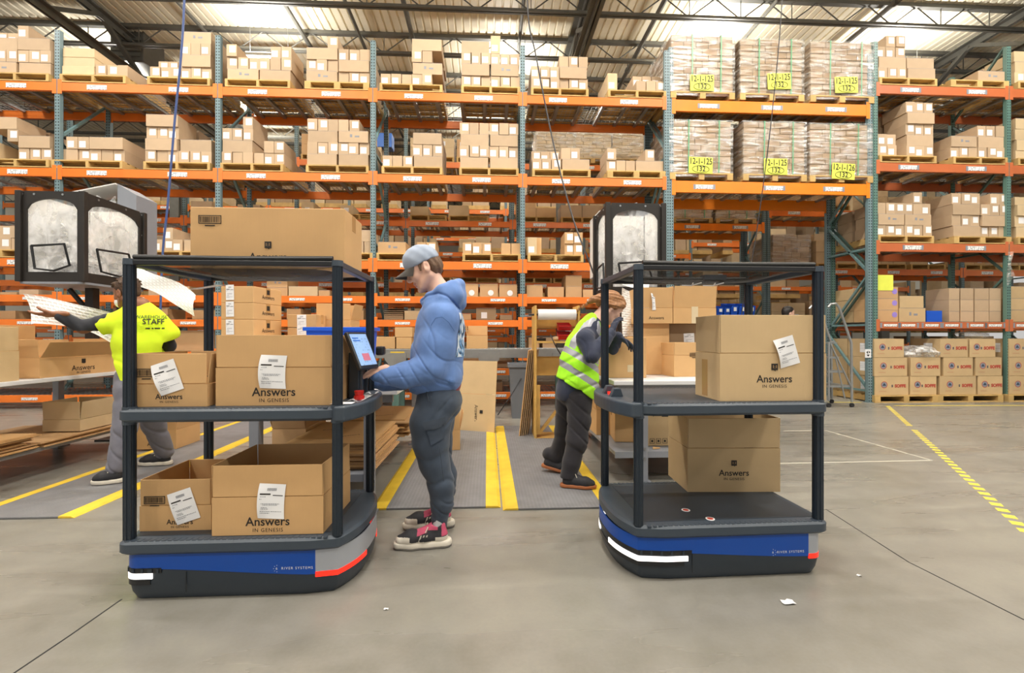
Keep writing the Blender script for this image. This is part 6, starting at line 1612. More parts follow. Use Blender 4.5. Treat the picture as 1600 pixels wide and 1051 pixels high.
hs.cut(Lh(0, .022, 0), HR @ Vector((0, 1, .25))); hs.cut(Lh(0, 0, .05), HR @ Vector((0, 0, 1)))
for sx in (-1, 1): hs.ell(Lh(sx * .08, -.008, -.008), [.03 * mk, .024 * mk, .042 * mk], np.array(HR), 0, .006, True)
for sx in (-1, 1): hs.cone(Lh(sx * .071, .022, .03), Lh(sx * .069, .026, -.006), .010 * mk, .006 * mk, 0, .008)
soft('hair', hs.surface(fold(.0016, (130, 40, 60, 0, 1), (70, 150, 90, 1, 2))), ['hairbrown'], man)
# hoodie
lo, hi = bounds([P(560, 600, YM), P(735, 425, YM), shN, shF, elN, elF], .13)
h = SDF(lo, hi, .005)
h.chain([P(690, 480, YM), P(688, 510, YM), P(684, 550, YM), P(681, 586, YM)], [.10, .135, .145, .155], 0, .05, ((0, 1, 0), 1.25))
h.cone(P(657, 592, YM), P(702, 584, YM), .070, .075, 0, .04, ((0, 1, 0), 2.0)); h.cone(P(650, 604, YM), P(705, 593, YM), .035, .046, 2, .012, ((0, 1, 0), 3.6))
for sh, el, wr in ((shN, elN, wrN), (shF, elF, wrF)):
    s_ = .01 if sh is shN else 0
    h.chain([P(692, 482, YM) + (sh - P(692, 482, YM)) * .5, sh, (sh + el) / 2 + Vector((.0, 0, -.01)), el], [.09, .090, .090, .080], 1, .045)
    mid = el.lerp(wr, .5) + Vector((0, 0, -.022)); h.chain([el, mid, el.lerp(wr, .84) + Vector((0, 0, -.012))], [.084, .068, .055], 1, .02)
    h.cone(el.lerp(wr, .86) + Vector((0, 0, -.004)), wr + (wr - el).normalized() * .012, .043, .037, 2, .012)
# hood lying on the shoulders, collar around the neck
hp_ = [P(662, 470, YM - .03), P(672, 464, YM - .085), P(690, 455, YM - .105), P(708, 448, YM - .07), P(716, 446, YM), P(708, 448, YM + .07), P(690, 455, YM + .105), P(672, 464, YM + .085), P(662, 470, YM + .03)]
h.chain(hp_, [.022, .028, .034, .038, .040, .038, .034, .028, .022], 3, .02)
h.chain([P(672, 476, YM - .10), P(692, 468, YM - .12), P(710, 462, YM - .085), P(716, 462, YM), P(710, 462, YM + .085), P(692, 468, YM + .12), P(672, 476, YM + .10)], [.026, .034, .042, .044, .042, .034, .026], 3, .035)
h.chain([P(706, 470, YM - .09), P(717, 474, YM), P(706, 470, YM + .09)], [.030, .038, .030], 3, .018)
h.cone(P(680, 436, YM), P(692, 468, YM), .068, .062, 0, .012, sub=True)
def hfold(X, Y, Z):
    el_ = np.exp(-(((X - elN.x) / .13) ** 2 + ((Z - elN.z) / .12) ** 2)); be = np.exp(-((Z - P(680, 592, YM).z) / .07) ** 2); fo = np.exp(-(((X - wrN.x - .1) / .12) ** 2 + ((Z - wrN.z) / .08) ** 2))
    cr = lambda ph, w=.28: np.exp(-(np.sin(ph) / w) ** 2)
    hx = [P(x, 460, YM).x for x in (658, 672, 688, 702, 712, 720)]; hz = [P(680, y, 2.64).z for y in (470, 462, 458.5, 463, 473, 484)]
    hz_ = np.interp(X[:, :1, :1], hx, hz); hv = np.exp(-((Z - hz_) / .007) ** 2) * (Y < YM - .04) * (X > hx[0])
    up = np.exp(-(((X - P(668, 0, YM).x) / .12) ** 2 + ((Z - P(0, 535, YM).z) / .12) ** 2))
    return .009 * hv + .009 * el_ * cr(24 * Z + 30 * X + 1.3 * np.sin(11 * X + 7 * Y), .16) + .006 * be * cr(17 * X + 12 * Y + 22 * Z + 1.2 * np.sin(13 * X), .18) + .0035 * fo * cr(19 * X - 24 * Z + 1.8 * np.sin(15 * Z + 9 * X + 5), .15) + .008 * up * cr(22 * X + 12 * Z + 1.5 * np.sin(9 * Z), .15) + .003 * np.sin(21 * X + 14 * Z + 12 * Y + 2 * np.sin(9 * Z))
hood_o = soft('hooded_sweatshirt', h.surface(hfold), ['hoodie', 'hoodie', 'hoodiedark', 'hoodie'], man)
# print on the back of the sweatshirt, hugging its curve; pocket of darker patches
def decal(name, src, rows, m, parent, off=.004, dirn=(0, -1, 0), mats=None):
    """lay a grid of points onto the surface of src along dirn"""
    dg = bpy.context.evaluated_depsgraph_get(); inv = src.matrix_world.inverted(); out = []
    from mathutils.bvhtree import BVHTree
    bv = BVHTree.FromPolygons([v.co for v in src.data.vertices], [p.vertices[:] for p in src.data.polygons])
    dv = Vector(dirn).normalized()
    for r in rows:
        o_ = []
        for p in r:
            q = Vector(p); hit = bv.ray_cast(q, dv)
            o_.append(tuple(hit[0] - dv * off) if hit[0] is not None else tuple(q))
        out.append(o_)
    o = MB().grid(out).build(name, M[m], parent, smooth=True); o.matrix_parent_inverse = src.matrix_parent_inverse; return o
def bpt(px, py, dy): return P(px, py, YM) + Vector((.35, dy, 0))
M['backprint'] = mat('printed_mountain_picture', '#dfe6ee', .7)
nt = M['backprint'].node_tree; tc = N(nt, 'ShaderNodeTexCoord'); no = N(nt, 'ShaderNodeTexNoise'); no.inputs['Scale'].default_value = 16; no.inputs['Detail'].default_value = 6; no.inputs['Distortion'].default_value = 1.2
nt.links.new(tc.outputs['Object'], no.inputs['Vector']); cr = N(nt, 'ShaderNodeValToRGB'); e = cr.color_ramp.elements; e[0].position = .4; e[0].color = hexc('#2f3542'); e[1].position = .56; e[1].color = hexc('#dce6f2'); k_ = e.new(.47); k_.color = hexc('#5f93c9')
nt.links.new(no.outputs[0], cr.inputs[0]); nt.links.new(cr.outputs[0], nt.nodes['Principled BSDF'].inputs['Base Color'])
decal('back_print', hood_o, [[bpt(720, 490 + 66 * j / 12, -.15 + .30 * i / 12) for i in range(13)] for j in range(13)], 'backprint', man, .003, (-1, 0, 0))
def seam(pts, name='seam', m='hoodiedark', src=None, dirn=(0, 1, 0), r=.0014):
    from mathutils.bvhtree import BVHTree
    bv = BVHTree.FromPolygons([v.co for v in src.data.vertices], [p.vertices[:] for p in src.data.polygons]); dv = Vector(dirn).normalized(); q = []
    pts = [Vector(p) for p in pts]
    for a, b_ in zip(pts, pts[1:]):
        for k in range(5):
            p = a.lerp(b_, k / 5); hit = bv.ray_cast(p, dv)
            if hit[0] is not None: q.append(hit[0] - dv * r * .3)
    if len(q) > 1:
        o = MB().tube(q, r, 5).build(name, M[m], man, smooth=True); o.matrix_parent_inverse = src.matrix_parent_inverse
seam([P(x, y, 2.2) for x, y in ((656, 530), (660, 505), (668, 492), (680, 490), (692, 500), (704, 520))], src=hood_o)
mb = MB().tube([Lh(-.05, .03, -.135), Lh(-.055, .035, -.16), Lh(-.05, .03, -.2)], .004, 5); o = mb.build('drawstring', M['hoodiedark'], man, smooth=True); o.matrix_parent_inverse = capo.matrix_parent_inverse
# red shirt hem under the sweatshirt
rs_ = SDF(*bounds([P(688, 596, YM)], .3), .007); rs_.cone(P(690, 588, YM), P(691, 596, YM), .112, .114, 0, .02, ((0, 1, 0), 1.25)); soft('shirt_hem', rs_.surface(), ['redshirt'], man)
# trousers
lo, hi = bounds([P(690, 590, YM), hipN, hipF, kneN, ankN, ankF], .17); lo[2] = .02
t_ = SDF(lo, hi, .005)
t_.cone(P(684, 603, YM), P(686, 622, YM), .115, .122, 0, .04, ((0, 1, 0), 1.25))
t_.ell(P(701, 628, YM), [.075, .15, .085], None, 0, .05)
def leg(h_, px, Yl_, kneepx, calf, cuff):
    pass
for Yl_, dx, cy in ((2.655, 0, 0), (2.885, 6, -28)):
    pts = [P(682 + dx * .5, 628, Yl_ + (.03 if Yl_ < YM else -.03)), P(673 + dx, 660, Yl_), P(674 + dx, 692, Yl_), P(679 + dx, 722 + cy * .2, Yl_), P(689 + dx, 755 + cy * .5, Yl_), P(690 + dx, 785 + cy * .8, Yl_), P(687 + dx, 806 + cy, Yl_)]
    t_.chain(pts, [.118, .112, .100, .083, .072, .062, .05], 0, .03)
    t_.cone(P(687 + dx, 806 + cy, Yl_), P(686 + dx, 820 + cy, Yl_), .047, .047, 1, .008)
def tfold(X, Y, Z):
    kz = P(0, 745, YM).z; lowr = np.exp(-((Z - kz) / .14) ** 2); lo2 = np.exp(-((Z - P(0, 795, YM).z) / .05) ** 2)
    cr = lambda ph, w=.3: np.exp(-(np.sin(ph) / w) ** 2); top = np.exp(-(((Z - P(0, 650, YM).z) / .1) ** 2 + ((X - P(705, 0, YM).x) / .08) ** 2))
    return .008 * lowr * cr(20 * Z + 14 * X + 1.4 * np.sin(17 * X + 8 * Y)) + .009 * lo2 * cr(44 * Z + 12 * X + 1.3 * np.sin(22 * X)) + .009 * top * cr(26 * Z - 18 * X + np.sin(13 * X)) + .0025 * np.sin(17 * X + 12 * Z + 9 * Y)
tr_o = soft('trousers', t_.surface(tfold), ['denim', 'denimd'], man)
def pk(u, v): # cargo pocket on the thigh
    a, b_, c_, d_ = (643, 680), (686, 672), (686, 710), (656, 724)
    x = (a[0] * (1 - u) + b_[0] * u) * (1 - v) + (d_[0] * (1 - u) + c_[0] * u) * v; y = (a[1] * (1 - u) + b_[1] * u) * (1 - v) + (d_[1] * (1 - u) + c_[1] * u) * v; return P(x, y, 2.2)
decal('cargo_pocket', tr_o, [[pk(.12 + .8 * i / 8, .1 + .9 * j / 8) for i in range(9)] for j in range(9)], 'denim', man, .010, (0, 1, 0))
decal('pocket_flap', tr_o, [[pk(.04 + .94 * i / 8, .0 + .34 * j / 4 + (.06 if 2 < i < 7 and j == 4 else 0)) for i in range(9)] for j in range(5)], 'denimd', man, .016, (0, 1, 0))
seam([P(x, y, 2.2) for x, y in ((660, 606), (659, 630), (656, 660))], m='denimd', src=tr_o); seam([P(x, y, 2.2) for x, y in ((648, 612), (650, 630), (655, 648))], m='denimd', src=tr_o, r=.004)
seam([P(x, y, 2.2) for x, y in ((674, 730), (678, 760), (682, 800))], m='denimd', src=tr_o)
def shoe(parent, heel, toe, h_ankle, sole_h=.035, mats=('shoeblack', 'shoewhite', 'shoegrey', 'pink'), kind='runner', width=.095, lift=0.0):
    """heel and toe: points on the ground line of the sole"""
    heel, toe = Vector(heel), Vector(toe); d = (toe - heel); Ls = d.length; d.normalize(); up = Vector((0, 0, 1)); sd = d.cross(up).normalized(); up = sd.cross(d)
    L_ = lambda u, s_, z: heel + d * (u * Ls) + sd * s_ + up * z
    w2 = width / 2
    lo, hi = bounds([heel, toe, heel + up * (h_ankle + .03)], .07); s = SDF(lo, hi, .0042)
    q = (tuple(up), .9)
    s.chain([L_(.16, 0, sole_h + .028), L_(.45, 0, sole_h + .026), L_(.72, .004, sole_h + .020), L_(.90, .0, sole_h + .014)], [.036, .040, .043, .030], 0, .02, (tuple(sd), width / .088))
    s.chain([L_(.17, 0, sole_h + .02), L_(.2, 0, h_ankle)], [.037, .038], 3, .02, (tuple(sd), .95)); s.cone(L_(.5, 0, sole_h + .04), L_(.28, 0, h_ankle - .005), .028, .03, 0, .02)
    s.cone(L_(.22, 0, h_ankle + .005), L_(.23, 0, h_ankle + .05), .030, .036, 0, .01, sub=True)
    s.cut(L_(0, 0, sole_h * .75), -up)
    def pick(c_, ids):
        rel = c_ - np.array(heel); u = rel @ np.array(d) / Ls; z = rel @ np.array(up); o_ = np.zeros(len(c_), int)
        if kind == 'runner':
            o_[(u > .74) & (z < sole_h + .04 - (u - .74) * .02)] = 1
            o_[(z < sole_h + .012)] = 1
            o_[(u < .15) & (z > sole_h + .034)] = 3; o_[(u < .26) & (z <= sole_h + .032)] = 1
            o_[(u > .42) & (u < .60) & (z > sole_h + .060 - (u - .42) * .10) & (z > sole_h + .035)] = 3
            o_[(u > .22) & (u < .42) & (z > h_ankle - .012)] = 3
        return o_
    up_o = soft('shoe', s.surface(), [mats[0], mats[1], mats[2], mats[3]], parent, pick)
    s = SDF(lo - .01, hi, .0042)
    pts = [L_(.10, 0, sole_h * .55), L_(.4, 0, sole_h * .5), L_(.7, .004, sole_h * .5 + .002), L_(.93, .0, sole_h * .5 + .008)]
    s.chain(pts, [.045, .042, .049, .034], 0, .02, (tuple(sd), width / .098)); s.cut(L_(0, 0, sole_h + .006), up); s.cut(L_(0, 0, .001), -up)
    def pick2(c_, ids): z = (c_ - np.array(heel)) @ np.array(up); return np.where(z < sole_h * .42, 1, 0)
    so = soft('sole', s.surface(), [mats[1], mats[2]], parent, pick2)
    mb = MB()
    for i in range(4):
        u = .44 + i * .075; z = sole_h + .068 - i * .008
        mb.tube([L_(u, -.026, z - .012), L_(u + .01, -.01, z + .003), L_(u + .02, .012, z + .003), L_(u + .02, .026, z - .012)], .0035, 5)
    mb.tube([L_(.42, 0, sole_h + .075), L_(.40, -.03, sole_h + .085), L_(.45, -.038, sole_h + .06)], .003, 5).tube([L_(.42, 0, sole_h + .075), L_(.41, .03, sole_h + .088), L_(.46, .036, sole_h + .062)], .003, 5)
    o_ = mb.build('shoe_laces', M['lace'], parent, smooth=True); o_.matrix_parent_inverse = up_o.matrix_parent_inverse
    if kind == 'runner':
        for k in range(3):
            u = .40 + k * .055
            for s_ in (-1, 1):
                o_ = MB().grid([[L_(u + v * .05 + e_ * .028, s_ * (width * .475 - .004 + .007 * (1 - v)), sole_h + .05 - v * .045) for e_ in (0, 1)] for v in (0, .33, .66, 1)]).build('side_stripe', M['shoewhite'], parent); o_.matrix_parent_inverse = up_o.matrix_parent_inverse
    return up_o
hN, tN = P(702, 852, 2.635), P(618, 850, 2.60); hN.z = tN.z = 0; 
shoe(man, hN, tN, .115)
hF, tF = P(707, 812, 2.90), P(632, 810, 2.86); hF.z = tF.z = 0
shoe(man, hF, tF, .115)
for hh, yy in ((hN, 0), (hF, 0)):
    k = SDF(*bounds([hh + Vector((-.06, 0, .12))], .12), .005); k.cone(hh + Vector((-.066, 0, .07)), hh + Vector((-.058, .01, .15)), .034, .036, 0, .01); soft('sock', k.surface(), ['sock'], man)

# ---------- staff worker in neon shirt, seen from behind, left arm stretched out to the left
YS = 4.05
stf = thing('person', 'person in neon yellow staff shirt and grey trousers at the left bench, back turned', 'person', (P(212, 700, YS).x, YS, 0))
hc = P(199, 459, YS - .02); HR = hframe((-.93, .30, -.2), (-.1, 0, 1)); mk = .98
nkb = P(218, 477, YS)
shL, elL, wrL = P(190, 495, YS - .02), P(130, 512, YS - .12), P(90, 491, YS - .22)
shR, elR, wrR = P(247, 497, YS + .02), P(263, 540, YS + .14), P(250, 556, YS + .40)
ftL_h, ftL_t = P(190, 745, 3.86), P(147, 748, 3.80); ftR_h, ftR_t = P(266, 721, 4.36), P(219, 722, 4.34)
for p_ in (ftL_h, ftL_t, ftR_h, ftR_t): p_.z = .016
hpL, hpR = P(203, 610, YS - .05), P(234, 610, YS + .08); knL, knR = P(195, 668, 3.93), P(240, 662, 4.25); anL, anR = ftL_h + Vector((-.04, 0, .1)), ftR_h + Vector((-.05, 0, .1))
lo, hi = bounds([hc + Vector((0, 0, .15)), wrL + Vector((-.2, -.1, 0)), wrR, elR, ftL_t, ftR_h], .13); lo[2] = .05
b = SDF(lo, hi, .006)
head_sdf(b, hc, HR, mk, tuple(nkb))
b.chain([nkb, P(217, 525, YS), P(215, 570, YS), P(215, 606, YS)], [.06, .10, .095, .10], 0, .05, ((1, .1, 0), 1.35))
for c_ in ((hpL, knL, anL), (hpR, knR, anR)): b.chain(c_, [.075, .05, .036], 0, .03)
for c_ in ((shL, elL, wrL), (shR, elR, wrR)): b.chain(c_, [.055, .042, .027], 0, .03)
hand_sdf(b, wrL, (-.95, -.15, -.05), (.1, .3, 1), (.0, -1, .2), (.18, .2, .22, .25), 1.05, .1)
hand_sdf(b, wrR, (-.3, .9, .1), (0, .2, 1), (-1, 0, 0), (.4, .4, .4, .4), 1.0, .1)
body = soft('body', b.surface(), ['skin_dark', 'lip'], stf); eyes(body, hc, HR, mk, 0, 'hairdark')
Lh = lambda x, y, z: hc + HR @ (Vector((x, y, z)) * mk)
hs = SDF(*bounds([Lh(0, 0, .04)], .19), .005); hs.ell(Lh(0, -.015, .058), [.082 * mk, .102 * mk, .085 * mk], np.array(HR), 0, .01); hs.ell(Lh(0, -.05, .0), [.066, .055, .05], np.array(HR), 0, .03)
r = random.Random(4)
for i in range(60):
    th, ph = r.uniform(0, 2 * PI), r.uniform(0, 1.35); dv = Vector((math.sin(ph) * math.cos(th), math.sin(ph) * math.sin(th), math.cos(ph)))
    p0 = Vector((0, -.015, .058)) + Vector((dv.x * .08, dv.y * .10, dv.z * .082)); p1 = p0 + dv * .016 + Vector((r.uniform(-.012, .012), r.uniform(-.01, .012), -.016)); hs.cone(Lh(*p0), Lh(*p1), .012, .007, 0, .004)
for sx in (-1, 1): hs.ell(Lh(sx * .085, .0, -.01), [.03, .028, .04], np.array(HR), 0, .006, True)
hs.cut(Lh(0, .045, .03), HR @ Vector((0, 1, -.55))); soft('twisted_hair', hs.surface(), ['hairdark'], stf)
mk_ = SDF(*bounds([Lh(0, .08, -.05)], .12), .005); mk_.ell(Lh(0, .062, -.058), [.058, .062, .052], np.array(HR), 0, .01); mk_.cut(Lh(0, .03, 0), HR @ Vector((0, -1, 0))); o = soft('face_mask', mk_.surface(), ['paper'], stf); tag(o, 'white face mask')
s = SDF(*bounds([P(150, 480, YS), P(275, 600, YS)], .22), .006)
s.chain([P(219, 482, YS), P(220, 503, YS), P(220, 535, YS), P(219, 570, YS), P(216, 600, YS)], [.072, .112, .122, .120, .122], 0, .05, ((1, .15, 0), 1.6))
s.cone(P(205, 496, YS), P(158, 509, YS - .06), .088, .080, 0, .035); s.cone(P(236, 496, YS), P(264, 520, YS + .06), .085, .082, 0, .035)
s.cut(P(154, 510, YS - .07), (elL - shL)); s.cut(P(266, 526, YS + .08), (elR - shR), P(278, 541, YS + .09), .125); s.cut(P(213, 612, YS), (0, 0, -1)); s.cone(nkb + Vector((0, 0, .12)), nkb + Vector((0, -.01, .0)), .08, .056, 0, .01, sub=True)
def sf(X, Y, Z):
    w = np.exp(-((Z - P(0, 585, YS).z) / .14) ** 2); cr = lambda ph: np.exp(-(np.sin(ph) / .3) ** 2); return .012 * w * cr(16 * Z + 10 * X + 1.4 * np.sin(9 * X)) + .003 * np.sin(22 * X + 13 * Z + 2 * np.sin(10 * Z))
sh_o = soft('staff_shirt', s.surface(sf), ['neon'], stf)
def on_surface(obj, src, dirn, off):                     # drape a flat lettering mesh over a garment
    from mathutils.bvhtree import BVHTree
    bv = BVHTree.FromPolygons([v.co for v in src.data.vertices], [p.vertices[:] for p in src.data.polygons]); me = obj.data.copy(); obj.data = me; dv = Vector(dirn).normalized()
    mw = Matrix.LocRotScale(obj.location, obj.rotation_euler, obj.scale)
    for v in me.vertices:
        q = mw @ v.co; hit = bv.ray_cast(q, dv); v.co = (hit[0] - dv * off) if hit[0] is not None else q
    obj.location = (0, 0, 0); obj.rotation_euler = (0, 0, 0); obj.scale = (1, 1, 1); obj.matrix_parent_inverse = src.matrix_parent_inverse
rz_ = .12
for st_, sz, px, py, sp in (('WAREHOUSE', .0405, 236.5, 494.5, 1.0), ('STAFF', .062, 240, 503, 1.0)):
    p = P(px, py, 3.5); o = text(stf, st_, sz, p, (PI / 2, 0, rz_), M['ink'], 'shirt_lettering', space=sp, bold=.0008 if sz > .05 else 0); on_surface(o, sh_o, P(238, 500, 1.0) - Vector((0, 0, HC)), .006)
mb = MB()
for (a, b_) in ((226, 234), (237, 240), (242, 252), (255, 260)): p, q = P(a, 513.5, 3.5), P(b_, 514.5, 3.5); mb.grid([[(p.x + (q.x - p.x) * i / 6, 3.5, p.z - .009 * j / 2) for i in range(7)] for j in range(3)])
o = mb.build('small_logos', M['ink'], stf); on_surface(o, sh_o, P(238, 500, 1.0) - Vector((0, 0, HC)), .004)
s = SDF(*bounds([shL, wrL], .12), .0055); s.chain([shL.lerp(elL, .4), elL, elL.lerp(wrL, .86)], [.062, .058, .044], 0, .02); soft('black_sleeve', s.surface(fold(.002, (90, 30, 60, 0, 1))), ['charcoal'], stf)
s = SDF(*bounds([shR, wrR], .12), .0055); s.chain([shR.lerp(elR, .5), elR, wrR], [.062, .056, .042], 0, .02); soft('black_sleeve', s.surface(), ['charcoal'], stf)
MB_ = MB().tube([wrL.lerp(elL, .12) + Vector((0, .034 * math.cos(a), .034 * math.sin(a))) for a in [i * PI / 8 for i in range(17)]], .006, 6).build('wristband', M['black'], stf, smooth=True); MB_.matrix_parent_inverse = sh_o.matrix_parent_inverse
s = SDF(*bounds([hpL, hpR, anL, anR], .17), .006); s.lo[2]
s.cone(P(213, 590, YS), P(214, 612, YS), .115, .12, 0, .04, ((1, .2, 0), 1.35))
s.chain([hpL, knL, anL + Vector((.0, 0, .02))], [.108, .082, .068], 0, .03); s.chain([hpR, knR, anR + Vector((0, 0, .02))], [.112, .088, .074], 0, .03)
s.cut((0, 0, .075), (0, 0, -1)); soft('trousers', s.surface(lambda X, Y, Z: .008 * np.exp(-(np.sin(15 * Z + 11 * X + 1.6 * np.sin(11 * X + 6 * Z)) / .3) ** 2)), ['greypants'], stf)
shoe(stf, ftL_h, ftL_t, .10, .03, ('shoeblack', 'shoewhite', 'shoewhite', 'shoeblack'), 'plain'); shoe(stf, ftR_h, ftR_t, .10, .03, ('shoeblack', 'shoewhite', 'shoewhite', 'shoeblack'), 'plain')

# ---------- the woman in the hi-vis vest, bent over the right bench, facing right
YW = 3.70
wom = thing('person', 'person in green hi-vis vest and black trousers bent over a carton at the right bench', 'person', (P(885, 740, YW).x, YW, 0))
hc = P(952, 480, YW); HR = hframe((.80, .22, -.56), (.55, .1, .83)); mk = 1.0
nkb = P(930, 503, YW)
shN, shF = P(914, 528, YW - .145), P(935, 518, YW + .17)
elN, wrN = P(925, 556, YW - .22), P(955, 520, YW - .14)
elF, wrF = P(952, 552, YW + .22), P(966, 526, YW + .08)
hp = P(893, 612, YW); hpN, hpF = P(905, 618, YW - .08), P(888, 618, YW + .09)
knN, knF = P(899, 686, 3.56), P(884, 680, 3.95)
fN_h, fN_t = P(879, 758, 3.56), P(929, 762, 3.50); fF_h, fF_t = P(850, 735, 3.98), P(884, 742, 3.92)
for p_ in (fN_h, fN_t, fF_t): p_.z = .016
fF_h.z = .05
anN, anF = fN_h + Vector((.045, 0, .09)), fF_h + Vector((.045, 0, .09))
lo, hi = bounds([hc, hc + Vector((.1, 0, .15)), hp, fN_t, fF_h, fF_t, elN, elF, wrN + Vector((.15, 0, 0))], .14); lo[2] = .05
b = SDF(lo, hi, .0055)
head_sdf(b, hc, HR, mk, tuple(nkb))
b.chain([nkb, P(912, 535, YW), P(901, 575, YW), hp], [.05, .085, .085, .095], 0, .05, ((0, 1, 0), 1.25))
for c_ in ((hpN, knN, anN), (hpF, knF, anF)): b.chain(c_, [.072, .048, .034], 0, .03)
for c_ in ((shN, elN, wrN), (shF, elF, wrF)): b.chain(c_, [.045, .036, .025], 0, .03)
body = soft('body', b.surface(), ['skin', 'lip'], wom); eyes(body, hc, HR, mk, -.5, 'hairblond')
g = SDF(*bounds([wrN, wrF], .2), .0042)
hand_sdf(g, wrN, (.35, .25, .75), (.7, .2, -.4), (-.3, .9, .1), (.25, .3, .35, .4), 1.0, .08); hand_sdf(g, wrF, (.75, -.1, -.45), (-.1, -.2, -1), (0, -1, .1), (.3, .35, .4, .4), 1.0, .08)
o = soft('glove', g.surface(), ['navy'], wom); tag(o, 'dark navy work gloves')
Lh = lambda x, y, z: hc + HR @ (Vector((x, y, z)) * mk)
hs = SDF(*bounds([Lh(0, -.03, .02), P(905, 488, YW)], .17), .005)
hs.ell(Lh(0, -.012, .05), [.082, .107, .09], np.array(HR), 0, .01); hs.ell(Lh(0, .035, .075), [.07, .08, .06], np.array(HR), 0, .02)
for sx in (-1, 1):
    hs.cone(Lh(sx * .07, .06, .06), Lh(sx * .078, .0, .01), .022, .024, 0, .02); hs.cone(Lh(sx * .076, .0, .01), Lh(sx * .05, -.07, -.01), .024, .03, 0, .02)
hs.chain([Lh(0, -.09, .03), Lh(0, -.12, .0), Lh(-.015, -.15, -.03), Lh(-.02, -.17, -.065)], [.045, .034, .026, .014], 0, .02)
for sx in (-1, 1): hs.ell(Lh(sx * .03, .09, -.03), [.07, .06, .065], np.array(HR), 0, .01, True)
soft('hair', hs.surface(lambda X, Y, Z: .0014 * np.sin(190 * (Z + .25 * X) + 2.5 * np.sin(16 * X) + 40 * Y) + .0014 * np.sin(260 * Z + 60 * X)), ['hairblond'], wom)
bd = MB(); 
for i in range(7): c_ = Lh(-.02 + .012 * (-1) ** i * .5, -.16 - .008 * i, -.05 - .021 * i); bd.ball(tuple(c_), (.014 - i * .001, .013 - i * .001, .014), 8)
o = bd.build('braid', M['hairblond'], wom, smooth=True); o.matrix_parent_inverse = body.matrix_parent_inverse
s = SDF(*bounds([nkb, hp, elN, elF, wrN, P(880, 640, YW)], .2), .0055)
s.chain([P(929, 503, YW), P(921, 516, YW), P(911, 540, YW), P(904, 570, YW), P(897, 602, YW)], [.068, .088, .110, .125, .140], 0, .05, ((0, 1, 0), 1.2))
s.cone(P(890, 614, YW), P(903, 620, YW), .108, .115, 0, .04, ((0, 1, 0), 1.3))
for sh, el, wr in ((shN, elN, wrN), (shF, elF, wrF)):
    s.chain([P(920, 522, YW).lerp(sh, .6), sh, el], [.066, .066, .060], 0, .03); s.chain([el, el.lerp(wr, .5), wr], [.058, .054, .042], 1, .012)
s.cone(nkb + Vector((.02, 0, .03)), nkb + Vector((0, 0, -.02)), .058, .055, 0, .01, sub=True)
s.cut(P(885, 625, YW), (-.12, 0, -1))
def wf(X, Y, Z): return .010 * np.exp(-(np.sin(22 * X + 20 * Z + 1.4 * np.sin(12 * Z + 10 * Y)) / .3) ** 2) * np.exp(-((Z - elN.z) / .13) ** 2) + .003 * np.sin(23 * X + 11 * Z + 8 * Y)
soft('sweatshirt', s.surface(wf), ['navy', 'navy'], wom)
s = SDF(*bounds([nkb, hp, P(865, 580, YW), P(930, 630, YW), shN, shF], .14), .005)
s.chain([P(926, 503, YW), P(920, 516, YW), P(909, 540, YW), P(904, 566, YW), P(902, 598, YW), P(906, 622, YW)], [.074, .098, .124, .148, .164, .160], 0, .05, ((0, 1, 0), 1.15))
s.cone(nkb + Vector((.05, 0, .05)), nkb + Vector((.012, 0, -.03)), .075, .062, 0, .01, sub=True)
for sh, el in ((shN, elN), (shF, elF)): s.cone(P(918, 528, YW).lerp(sh, 1.0) + Vector((.01, 0, -.02)), sh + (el - sh) * .7 + (sh - P(918, 530, YW)) * .5, .070, .092, 0, .01, sub=True)
s.cut(P(895, 604, YW), (-.62, 0, -1))
ax = (P(932, 550, YW) - P(900, 600, YW)).normalized(); o0 = P(900, 600, YW)
def vp(c_, ids):
    h_ = (c_ - np.array(o0)) @ np.array(ax); o_ = np.zeros(len(c_), int)
    tz = P(0, 0, YW); px = c_
    for a_, b_ in ((.052, .10), (.165, .213)): o_[(h_ > a_) & (h_ < b_)] = 1
    up_ = (h_ > .22) & (np.abs(c_[:, 1] - YW) > .08) & (np.abs(c_[:, 1] - YW) < .135); o_[up_] = 1
    return o_
vest = soft('hi_vis_vest', s.surface(lambda X, Y, Z: .008 * np.exp(-(np.sin(9 * X - 14 * Z + 1.3 * np.sin(9 * Z + 4 * Y)) / .3) ** 2) + .003 * np.sin(30 * X - 14 * Z + 8 * Y)), ['hivis', 'reflect'], wom, vp)
def vpt(x, y): return P(x, y, 3.2)
decal('vest_pocket', vest, [[vpt(908 + 13 * i / 6, 583 + .64 * (13 * i / 6 - 2.8) - 12 + 8.5 * j / 5) for i in range(7)] for j in range(6)], 'hivis', wom, .008, (0, 1, 0))
decal('vest_pocket', vest, [[vpt(899 + 17 * i / 6, 591 + .64 * (17 * i / 6 - 6.6) + 3 + 8 * j / 5) for i in range(7)] for j in range(6)], 'hivis', wom, .008, (0, 1, 0))
s = SDF(*bounds([hp, anN, anF], .18), .006)
s.cone(P(892, 606, YW), hp, .11, .115, 0, .04, ((0, 1, 0), 1.25))
s.chain([hpN, P(905, 655, 3.6), P(901, 690, 3.57), P(893, 722, 3.56), anN + Vector((0, 0, -.01))], [.108, .090, .083, .066, .064], 0, .03); s.chain([hpF, P(882, 675, 3.9), P(870, 712, 3.96), anF + Vector((.0, 0, .02))], [.105, .082, .066, .06], 0, .03)
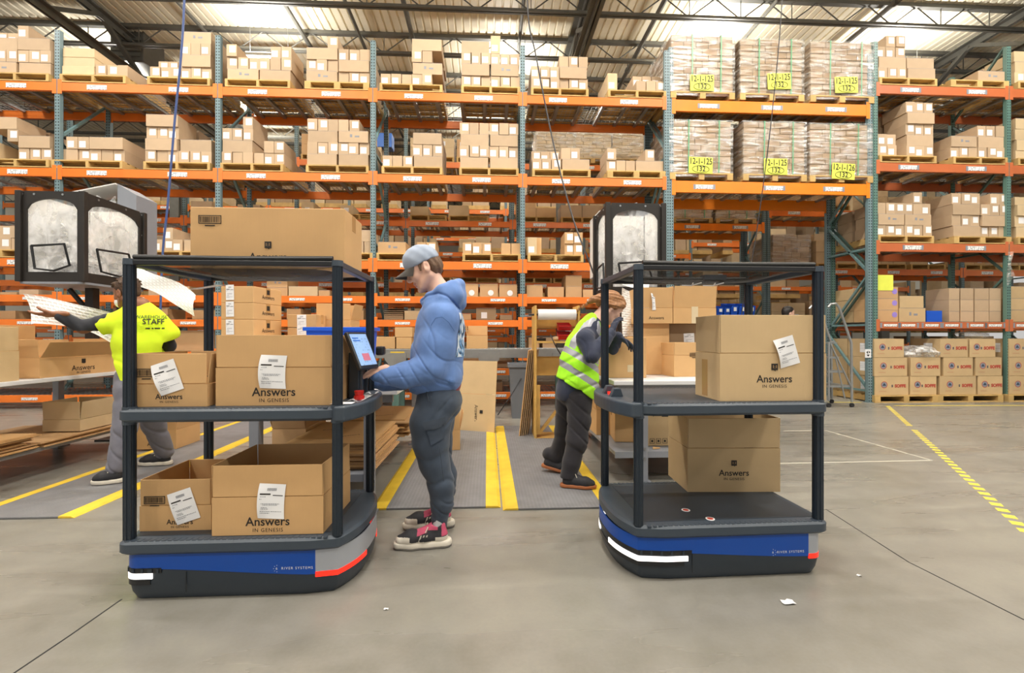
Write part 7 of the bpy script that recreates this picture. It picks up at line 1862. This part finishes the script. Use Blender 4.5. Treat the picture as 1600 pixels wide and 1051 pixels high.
s.cut((0, 0, .085), (0, 0, -1)); soft('trousers', s.surface(lambda X, Y, Z: .008 * np.exp(-(np.sin(19 * Z + 12 * X + 1.6 * np.sin(13 * X + 7 * Z)) / .3) ** 2) * (.4 + .6 * np.exp(-((Z - .42) / .25) ** 2))), ['blackpants'], wom)
shoe(wom, fN_h, fN_t, .09, .022, ('shoeblack', 'gum', 'gum', 'shoeblack'), 'plain', .088); shoe(wom, fF_h, fF_t, .09, .022, ('shoeblack', 'gum', 'gum', 'shoeblack'), 'plain', .088)

# ---------- far person whose head shows above the carton on the right cart
Yp = 8.95
fp = thing('person', 'distant person with black hair passing behind the right cart carton, only head visible', 'person', (PX(1232, Yp), Yp, 0))
hc = P(1232, 489, Yp); HR = hframe((.97, -.1, -.1), (0, 0, 1)); b = SDF(*bounds([hc + Vector((0, 0, .15)), (hc.x, Yp, .02)], .3), .011)
nb_ = hc + Vector((-.04, 0, -.2)); head_sdf(b, hc, HR, 1.0, tuple(nb_))
b.chain([nb_, (hc.x - .04, Yp, 1.25), (hc.x - .03, Yp, .95)], [.07, .13, .14], 0, .05, ((0, 1, 0), 1.4))
for sy in (-1, 1):
    b.chain([(hc.x - .03, Yp + sy * .1, .9), (hc.x - .02, Yp + sy * .1, .5), (hc.x - .03, Yp + sy * .1, .08)], [.09, .065, .05], 0, .03); b.cone((hc.x - .05, Yp + sy * .1, .045), (hc.x + .1, Yp + sy * .1, .035), .045, .035, 0, .02)
    b.chain([(hc.x - .04, Yp + sy * .2, 1.32), (hc.x - .05, Yp + sy * .24, 1.05), (hc.x + .02, Yp + sy * .24, .82)], [.055, .045, .035], 0, .03)
def fpk(c_, ids): return np.where(c_[:, 2] > hc.z - .17, 0, np.where(c_[:, 2] > .88, 1, 2))
soft('body', b.surface(), ['skin', 'navy', 'blackpants'], fp, fpk)
hs = SDF(*bounds([hc], .2), .008); hs.ell(hc + Vector((-.015, 0, .055)), [.115, .085, .09], None, 0, .01); hs.ell(hc + Vector((-.06, 0, .0)), [.07, .075, .09], None, 0, .03); hs.cut(hc + Vector((.06, 0, .02)), (1, 0, -.6)); soft('hair', hs.surface(), ['hairblack'], fp)
